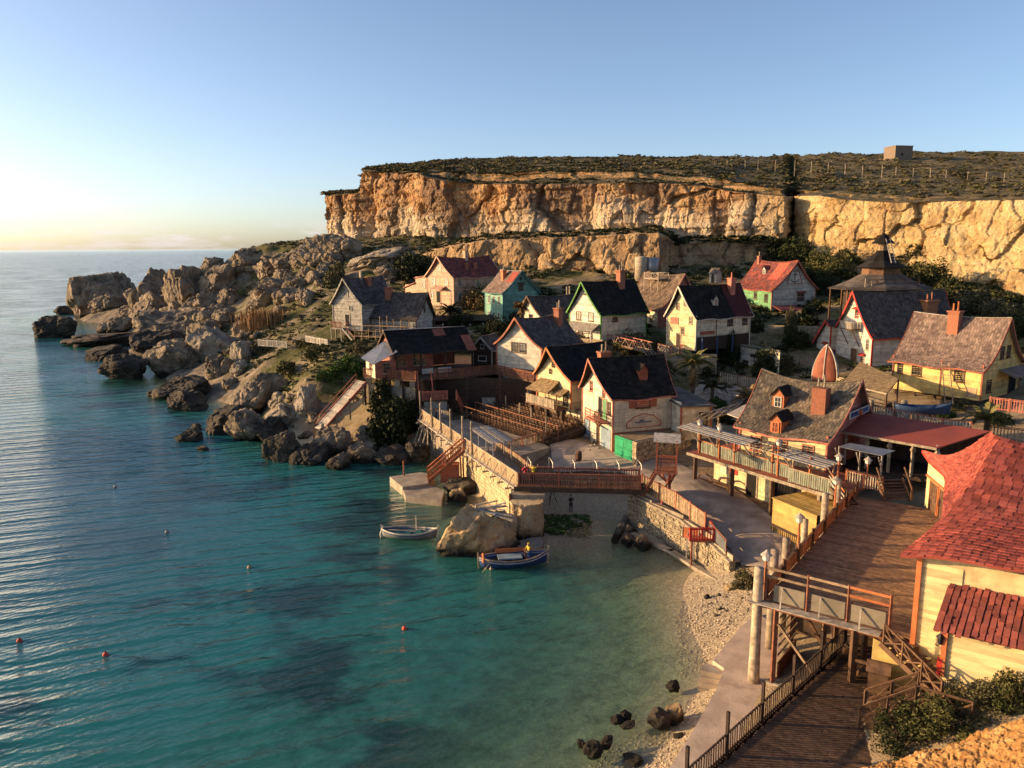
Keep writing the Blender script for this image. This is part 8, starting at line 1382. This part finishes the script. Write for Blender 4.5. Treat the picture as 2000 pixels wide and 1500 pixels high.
# boats -------------------------------------------------------------
def boat(name, label, p, rz, L_, Bm, H_, hullm, stripe, inner, gun, bench=None, upright=False, hi=.35):
    t = thing(name, label, 'boat', p, rz); ns, nr = 17, 9
    def sec(s, r):     # s 0 stern..1 bow ; r -1..1 across
        w = Bm/2*(math.sin(math.pi*min(1, .12+.80*s+.08))**.55 if 0 < s < 1 else .02); w = Bm/2*max(.03, (1-abs(2*s-.96)**2.6)); sh = H_*(1+hi*(2*s-1)**2+.25*max(0, 2*s-1)**3); a = abs(r); y = w*(a**.55)*(1 if r > 0 else -1); z = -.22*H_*(1-abs(2*s-1)**4)+(sh+.22*H_*(1-abs(2*s-1)**4))*(a**1.9); return ((s-.5)*L_+(.22*L_*.12*(2*s-1)*(z/H_)), y, z)
    v = [sec(i/(ns-1), -1+2*j/(nr-1)) for i in range(ns) for j in range(nr)]; f = [(i*nr+j, (i+1)*nr+j, (i+1)*nr+j+1, i*nr+j+1) for i in range(ns-1) for j in range(nr-1)]; hl = mkmesh('hull', v, f, hullm, t, True); sol = hl.modifiers.new('thick', 'SOLIDIFY'); sol.thickness = .05
    for s in (-1, 1):
        for k, (dz, m_, w_) in enumerate(((0, gun, .10), (-.2, stripe, .13))):
            q = MB(); pts = [Vector(sec(i/16, s*(1.0 if k == 0 else .88)))+Vector((0, s*.035, .02)) for i in range(17)]
            for a, b in zip(pts[:-1], pts[1:]): q.beam(a, b, .05, w_)
            q.build('gunwale' if k == 0 else 'rubbing_strake', m_, t)
    q = MB(); ring = [sec(i/16, -.8) for i in range(2, 15)]+[sec(i/16, .8) for i in range(14, 1, -1)]; q.quad(*[(x, y*1.02, H_*.62) for x, y, z in ring]); q.build('sole', inner, t)
    for s in (.3, .5, .7): w = abs(sec(s, .9)[1]); q = MB(); q.box(((s-.5)*L_, 0, H_*.72), (.25, 2*w*.98, .05)); q.build('thwart', bench or gun, t)
    for e_, s in ((0, -1), (1, 1)): x, y, z = sec(e_, 1); q = MB(); q.beam((x, 0, -.1), (x+s*.05, 0, z+.35), .09, .12); q.build('stem_post', gun, t)
    return t
p = Wz(800, 1048, .12); b1_ = boat('wooden_boat', 'small white wooden boat with teal deck moored in open water', p, rad(-6), 4.6, 1.8, .5, paint('boat_grey', (.30, .31, .29)), BLUE, TEAL, WHITE, TEAL); q = MB(); q.tube([(.5, .5, .4), (.5, .5, 1.7), (.3, .5, 1.75)], .035, 6); q.build('lamp_pole', WHITE, b1_); q = MB(); q.tube([(-1.7, .55, .75), (1.0, .62, .72)], .06, 6); q.build('oar', SILVER, b1_); q = MB(); q.tube([(-1.8, -.2, .65), (.6, -.3, .62)], .05, 6); q.build('oar', SILVER, b1_); q = MB(); q.tube([(-2.35, 0, .9), (-2.6, 0, .2), (-2.6, .05, -.4)], .07, 6); q.build('rudder', WHITE, b1_)
p = Wz(1003, 1102, .12); b2_ = boat('blue_boat', 'blue and white wooden boat moored against the rock ledge', p, rad(10), 5.2, 1.9, .62, BLUE, WHITE, BROWN, POSTW, ORANGE); q = MB(); q.box((-.3, .1, .62), (1.9, 1.0, .12)); q.build('engine_cover', PALEB, b2_); q = MB(); q.box((.2, .85, .85), (3.0, .05, .35)); q.build('wash_board', ORANGE, b2_)
q = MB(); q.tube([(-2.5+.0*math.cos(a), -.55+.32*math.cos(a), .95+.32*math.sin(a)) for a in np.linspace(0, 2*math.pi, 15)], .09, 7); setp(q.build('lifebuoy', ORANGE), 'orange lifebuoy hung on the bow of the blue boat', 'lifebuoy'); bpy.data.objects['lifebuoy'].location = b2_.location; bpy.data.objects['lifebuoy'].rotation_euler = (0, 0, rad(10))
q = MB(); q.lathe((1.3, .1, .4), [(.22, 0), (.26, .5), (.1, .6)], 10); q.build('barrel', BLUE, b2_)
mr_ = MB(); mr_.tube([Wz(942, 1118, 0), Wz(958, 1098, .9), b2_.location+Vector((-2.4, -.5, .8))], .025, 5); setp(mr_.build('mooring_rope', POSTW), 'slack mooring rope from the blue boat bow into the water', 'rope')
ub = thing('upright_dinghy', 'red and pale blue dinghy stood on end beside the red trimmed house', 'boat', Wz(1611, 742, 7.8), rad(-38)); ub.scale = (.98, .98, 1.08)
def half(t, r, k=1.0): w = 1.75*(1-t**2.1)**.8+.02; a = r*math.pi/2; return (w*math.sin(a), -.75*(1-t**3)*math.cos(a)*k-.02, 4.2*t-.35*(1-abs(r))*(1-t))
for nm, r0_, r1_, m_ in (('hull', -.72, .72, RUST), ('side_strake', -1.0, -.70, PALEB), ('side_strake', .70, 1.0, PALEB)):
    v = [half(i/14, lerp(r0_, r1_, j/8), 1.0 if nm == 'hull' else .97) for i in range(15) for j in range(9)]; o = mkmesh(nm, v, [(i*9+j, i*9+j+1, (i+1)*9+j+1, (i+1)*9+j) for i in range(14) for j in range(8)], m_, ub, True); sd2 = o.modifiers.new('thick', 'SOLIDIFY'); sd2.thickness = .06
q = MB(); [q.beam(Vector(half(i/14, 0))+Vector((0, -.05, 0)), Vector(half((i+1)/14, 0))+Vector((0, -.05, 0)), .1, .1) for i in range(14)]; q.build('keel', WHITE, ub)
for r in (-.71, .71): q = MB(); [q.beam(Vector(half(i/14, r))*1.01, Vector(half((i+1)/14, r))*1.01, .06, .1) for i in range(14)]; q.build('white_line', WHITE, ub)
q = MB(); q.box((0, .05, 1.6), (1.9, .08, 2.8)); q.build('backing', BROWN, ub)
tb_ = boat('tarped_boat', 'boat covered with a blue tarpaulin in front of the yellow house', Wz(1800, 806, 7.9), rad(-12), 4.8, 1.7, .6, TARP, TARP, TARP, TARP)
for s in (-.9, 1.0): q = MB(); q.box((s, 0, -.35), (.3, 1.4, .6)); q.build('trestle', BROWN, tb_)
# buoys
BR = paint('buoy_red', (.70, .09, .04), .05)
for px, py, m_, lab in ((38, 1253, BR, 'red round buoy nearest the left edge'), (206, 1280, BR, 'red round buoy left of the dark weed patch'), (790, 1229, BR, 'red round buoy nearest the beach'), (225, 951, GREYW, 'grey round buoy farthest out'), (326, 1040, GREYW, 'grey round buoy in mid bay'), (487, 1109, TANW, 'yellowish round buoy in mid bay')):
    t = thing('buoy', lab, 'buoy', Wz(px, py, .0)); q = MB(); q.lathe((0, 0, -.12), [(.02, -.02), (.1, .02), (.16, .08), (.18, .16), (.15, .26), (.07, .31), (.03, .36), (.02, .37)], 12); q.build('float', m_, t, True); q = MB(); q.tube([(.06*math.cos(a), 0, .25+.05*math.sin(a)) for a in np.linspace(0, math.pi*2, 9)], .02, 5); q.build('ring', BLACKM, t)
# people --------------------------------------------------------------
SKIN = mat('skin', (.50, .30, .20), None, 3, .6, 0, 4, 0); HAIR = mat('hair', (.03, .02, .015), None, 3, .7, 0, 4, 0); CLR = {'red': paint('red_cloth', (.6, .05, .06), .05), 'yellow': paint('yellow_cloth', (.75, .50, .03), .05), 'dark': paint('dark_cloth', (.03, .03, .04), .05), 'navy': paint('navy_cloth', (.02, .03, .08), .05)}
def person(label, p, rz, top, bottom, arms='down', sit=False, hat=None, H_=1.72):
    t = thing('person', label, 'person', p, rz); s = H_/1.72; kz = -.42 if sit else 0
    J = {'pel': (0, 0, .95+kz), 'wai': (0, 0, 1.08+kz), 'che': (0, .0, 1.30+kz), 'nek': (0, 0, 1.46+kz), 'hea': (0, -.02, 1.58+kz), 'cro': (0, -.01, 1.68+kz)}
    R_ = {'pel': .14, 'wai': .125, 'che': .15, 'nek': .055, 'hea': .085, 'cro': .07}; E_ = [('pel', 'wai'), ('wai', 'che'), ('che', 'nek'), ('nek', 'hea'), ('hea', 'cro')]
    for sx, k in ((-1, 'l'), (1, 'r')):
        J['sh'+k] = (sx*.19, 0, 1.40+kz); R_['sh'+k] = .065; E_.append(('che', 'sh'+k)); 
        el, ha, fi = {'down': ((sx*.25, .03, 1.12), (sx*.25, -.06, .88), (sx*.24, -.09, .76)), 'up': ((sx*.36, -.12, 1.46), (sx*.30, -.36, 1.58), (sx*.28, -.46, 1.62)), 'fwd': ((sx*.26, -.1, 1.16), (sx*.17, -.34, 1.16), (sx*.13, -.43, 1.18))}[arms if not (arms == 'up' and sx > 0 and False) else 'down']
        for nm, q_, r_ in (('el', el, .047), ('ha', ha, .034), ('fi', fi, .028)): J[nm+k] = (q_[0], q_[1], q_[2]+kz); R_[nm+k] = r_
        E_ += [('sh'+k, 'el'+k), ('el'+k, 'ha'+k), ('ha'+k, 'fi'+k)]; J['hi'+k] = (sx*.10, 0, .90+kz); R_['hi'+k] = .095
        kn, an, to = ((sx*.12, -.42, .50), (sx*.12, -.44, .08), (sx*.13, -.60, .03)) if sit else ((sx*.11, -.02, .50), (sx*.12, .02, .08), (sx*.13, -.14, .035))
        for nm, q_, r_ in (('kn', kn, .062), ('an', an, .042), ('to', to, .04)): J[nm+k] = q_; R_[nm+k] = r_
        E_ += [('pel', 'hi'+k), ('hi'+k, 'kn'+k), ('kn'+k, 'an'+k), ('an'+k, 'to'+k)]
    names = list(J); me = bpy.data.meshes.new('body'); me.from_pydata([tuple(c*s for c in J[n_]) for n_ in names], [(names.index(a), names.index(b)) for a, b in E_], []); o = link('body', me, None, t)
    for m_ in (SKIN, top, bottom): me.materials.append(m_)
    o.modifiers.new('skin', 'SKIN'); sv = me.skin_vertices[0].data
    for i, n_ in enumerate(names): sv[i].radius = (R_[n_]*s, R_[n_]*s*(.78 if n_ in ('che', 'wai', 'pel') else 1)); sv[i].use_root = (n_ == 'pel')
    o.modifiers.new('sub', 'SUBSURF').levels = 2; o.modifiers['sub'].render_levels = 2
    dg = bpy.context.evaluated_depsgraph_get(); me2 = bpy.data.meshes.new_from_object(o.evaluated_get(dg)); o.modifiers.clear(); o.data = me2
    while len(me2.materials) < 3: me2.materials.append([SKIN, top, bottom][len(me2.materials)])
    me2.materials[0], me2.materials[1], me2.materials[2] = SKIN, top, bottom
    for pl in me2.polygons:
        c = pl.center/s; zc = c.z-kz; pl.use_smooth = True; pl.material_index = 0 if zc > 1.47 or (abs(c.x) > .22 and zc < 1.1 and arms == 'down' and zc > .7) or (arms != 'down' and c.y < -.2 and zc > 1.0) else (1 if zc > .97 else 2)
    v, f = ICO[3]; hv = v*np.array([.098, .112, .09]); hv = hv[:]; hm = mkmesh('hair', (hv+np.array([0, .02, 1.645+kz]))*s, [q_ for q_ in f if np.mean([hv[i][2]+.25*hv[i][1] for i in q_]) > .0], HAIR if hat is None else hat, t, True)
    return t
pz_ = Wz(1018, 926, 4.3); person('person in red top leaning on the walkway near the bridge', bf(.5, 1.0, 4.25), rad(200), CLR['red'], CLR['dark'], 'fwd'); person('person in yellow top raising both arms near the bridge', bf(1.2, 1.2, 4.25), rad(160), CLR['yellow'], CLR['dark'], 'up'); person('person in dark clothes standing on the sand under the bridge', Wz(1115, 1001, .35), rad(30), CLR['dark'], CLR['navy'], 'fwd'); person('seated person in yellow raincoat and hat in the blue boat', b2_.location+Vector((1.2, .35, .35)), rad(-60), CLR['yellow'], CLR['navy'], 'fwd', True, CLR['yellow'])
tr_ = thing('camera_tripod', 'black tripod on the sand under the bridge', 'tripod', Wz(1078, 985, .5))
for k in range(3): a = 2*math.pi*k/3; q = MB(); q.tube([(0, 0, 1.5), (.55*math.cos(a), .55*math.sin(a), 0)], .035, 6); q.build('leg', BLACKM, tr_)
q = MB(); q.box((0, 0, 1.65), (.2, .28, .22)); q.build('head', BLACKM, tr_)

# beach pebbles, weed patch under the bridge, clutter
def pebbles(name, label, poly, n, smin, smax, m, seed):
    r = np.random.default_rng(seed); xs = [p[0] for p in poly]; ys = [p[1] for p in poly]; base = np.array([(1, 0, 0), (-1, 0, 0), (0, 1, 0), (0, -1, 0), (0, 0, .7), (0, 0, -.5)]); fc = np.array([(0, 2, 4), (2, 1, 4), (1, 3, 4), (3, 0, 4)]); V = []; F_ = []; k = 0
    def ins(x, y):
        q = False; j = len(poly)-1
        for i in range(len(poly)):
            if (poly[i][1] > y) != (poly[j][1] > y) and x < (poly[j][0]-poly[i][0])*(y-poly[i][1])/(poly[j][1]-poly[i][1])+poly[i][0]: q = not q
            j = i
        return q
    while k < n:
        x, y = r.uniform(min(xs), max(xs)), r.uniform(min(ys), max(ys))
        if not ins(x, y): continue
        p = Wz(x, y, .4) if name != 'road_grit' else hit(x, y); p.z = hz(p.x, p.y)+(.06 if name == 'road_grit' else 0); s_ = smin*(smax/smin)**(r.random()**2.2); a = r.uniform(0, 6.28); c, si = math.cos(a), math.sin(a); b = base*np.array([s_, s_*r.uniform(.6, 1), s_*r.uniform(.5, .9)])*r.uniform(.8, 1.2, (6, 3)); b = np.stack([b[:, 0]*c-b[:, 1]*si, b[:, 0]*si+b[:, 1]*c, b[:, 2]], 1)+np.array(p); V.append(b); F_.append(fc+6*k); k += 1
    o = mkmesh(name, np.concatenate(V), np.concatenate(F_), m); return setp(o, label, 'pebbles', kind='stuff')
PEB = mat('pebble_stone', (.46, .35, .22), (.30, .235, .155), 1.5, .9, .2, 9, .4)
pebbles('pebbles', 'pale pebbles covering the beach and shallows', [(1340, 1130), (1400, 1100), (1450, 1130), (1475, 1190), (1430, 1240), (1380, 1290), (1330, 1300), (1320, 1200)], 3600, .03, .17, PEB, 1)
pebbles('pebbles', 'pebbles and weed stones in the near shallows', [(1380, 1330), (1395, 1350), (1300, 1510), (1100, 1510), (1180, 1430), (1300, 1380)], 2200, .03, .15, PEB, 2)
wd_ = np.array([tuple(Wz(rng.uniform(1062, 1150), rng.uniform(1004, 1040), .3)) for _ in range(260)]); wd_[:, 2] = [hz(a, b) for a, b in wd_[:, :2]]; scrub('weed_patch', 'green weed on the sand under the bridge', wd_, .15, .4, LF_B, 15, 14, .4)
for i, (px, py, z_) in enumerate(((845, 642, 9.8), (800, 642, 9.8), (885, 645, 9.8), (922, 648, 9.8), (950, 640, 10.4), (975, 640, 10.4))): p = Wz(px, py, z_); q = MB(); q.tube([p-Z*1.0, p+Z*1.6], .08, 6); q.lathe(p+Z*1.6, [(.05, 0), (.15, .1), (.15, .3), (.02, .38)], 7); setp(q.build('rope_post', POSTW), 'pale rope post with small lamp behind the tavern roof', 'post', 'rope posts behind the tavern')
for lab, pts_, z0_, z1_ in (('low stone terrace wall below the green trimmed house', [Wz(1110, 665, 11.2), Wz(1175, 672, 11.0)], 9, 11.6), ('stone terrace wall below the cream-yellow house', [Wz(1290, 700, 9.3), Wz(1400, 706, 9.0)], 7.2, 10.0), ('stone terrace wall under the red trimmed house yard', [Wz(1600, 742, 7.4), Wz(1690, 770, 7.2)], 5.6, 8.4), ('stone terrace wall below the peach house', [Wz(800, 600, 14.2), Wz(900, 606, 14.0)], 12, 14.6), ('stone terrace wall below the anchor house porch', [Wz(1500, 640, 12.2), Wz(1600, 640, 12.4)], 10, 12.6)):
    t = thing('terrace_wall', lab, 'wall', pts_[0]); f_ = Fr(*pts_); stonewall(t, lambda u, v, z, f_=f_: f_(u, v, z), f_.L, z0_, z1_, .55, .3, STONE, .5, .07)
for k, (px, py, z_, lab) in enumerate(((1700, 800, 7.6, 'white-topped barrel by the brown canopy'), (1735, 806, 7.7, 'dark barrel under the yellow house'), (1765, 800, 7.8, 'pale barrel beside the tarped boat'), (1470, 668, 10.0, 'barrel on the porch right of the cream-yellow house'), (1130, 900, 3.5, 'barrel in the square before the theatre'))):
    t = thing('barrel', lab, 'barrel', Wz(px, py, z_)); q = MB(); q.lathe((0, 0, 0), [(.26, 0), (.34, .3), (.35, .5), (.33, .7), (.27, 1.0)], 12); q.build('staves', [POSTW, DARKW, SILVER, BROWN, BROWN][k], t, True); q = MB(); [q.lathe((0, 0, z2), [(.34, 0), (.345, .05)], 12) for z2 in (.2, .75)]; q.build('hoops', BLACKM, t)

pebbles('road_grit', 'grit and small stones strewn over the square and road', [(1090, 900), (1200, 885), (1330, 910), (1480, 1000), (1530, 1080), (1440, 1100), (1330, 990), (1240, 940)], 700, .02, .07, PEB, 5)

# garden planting that fills the gaps between the houses
for k, (px, py, w, h) in enumerate(((1060, 640, 44, 30), (1128, 700, 40, 24), (1215, 690, 50, 26), (1260, 705, 46, 30), (1350, 715, 54, 34), (1380, 735, 46, 40), (1300, 735, 44, 34), (1420, 640, 40, 34), (1475, 650, 40, 30), (1495, 700, 40, 26), (1570, 640, 54, 36), (1625, 660, 40, 30), (1660, 760, 40, 24), (1480, 790, 40, 26), (1400, 800, 46, 26), (1420, 830, 40, 24), (900, 690, 40, 26), (700, 690, 50, 24), (780, 640, 44, 24), (1080, 690, 40, 24), (1590, 615, 50, 30), (1700, 690, 40, 24), (1880, 800, 44, 24), (1960, 830, 50, 26), (1850, 815, 40, 20))):
    bush(px, py, w, h, 'leafy garden shrub filling a gap between the village houses', [LF_D, LF_O, LF_G, LF_D, LF_B][k % 5], 'garden shrubs between the houses', n=2600, leaf=.05)
for lab, a, b, z_ in (('weathered plank stair-rail fence climbing behind the red gabled house', (1335, 800), (1400, 770), 5.6), ('broken grey rail fence beside the back road', (1400, 772), (1460, 790), 5.6), ('pale rail fence below the brown canopy', (1620, 775), (1700, 800), 7.0)): railing('rail_fence', lab, [Wz(*a, z_), Wz(*b, z_)], 1.1, GREYW, 3, 1.6, cat='fence')
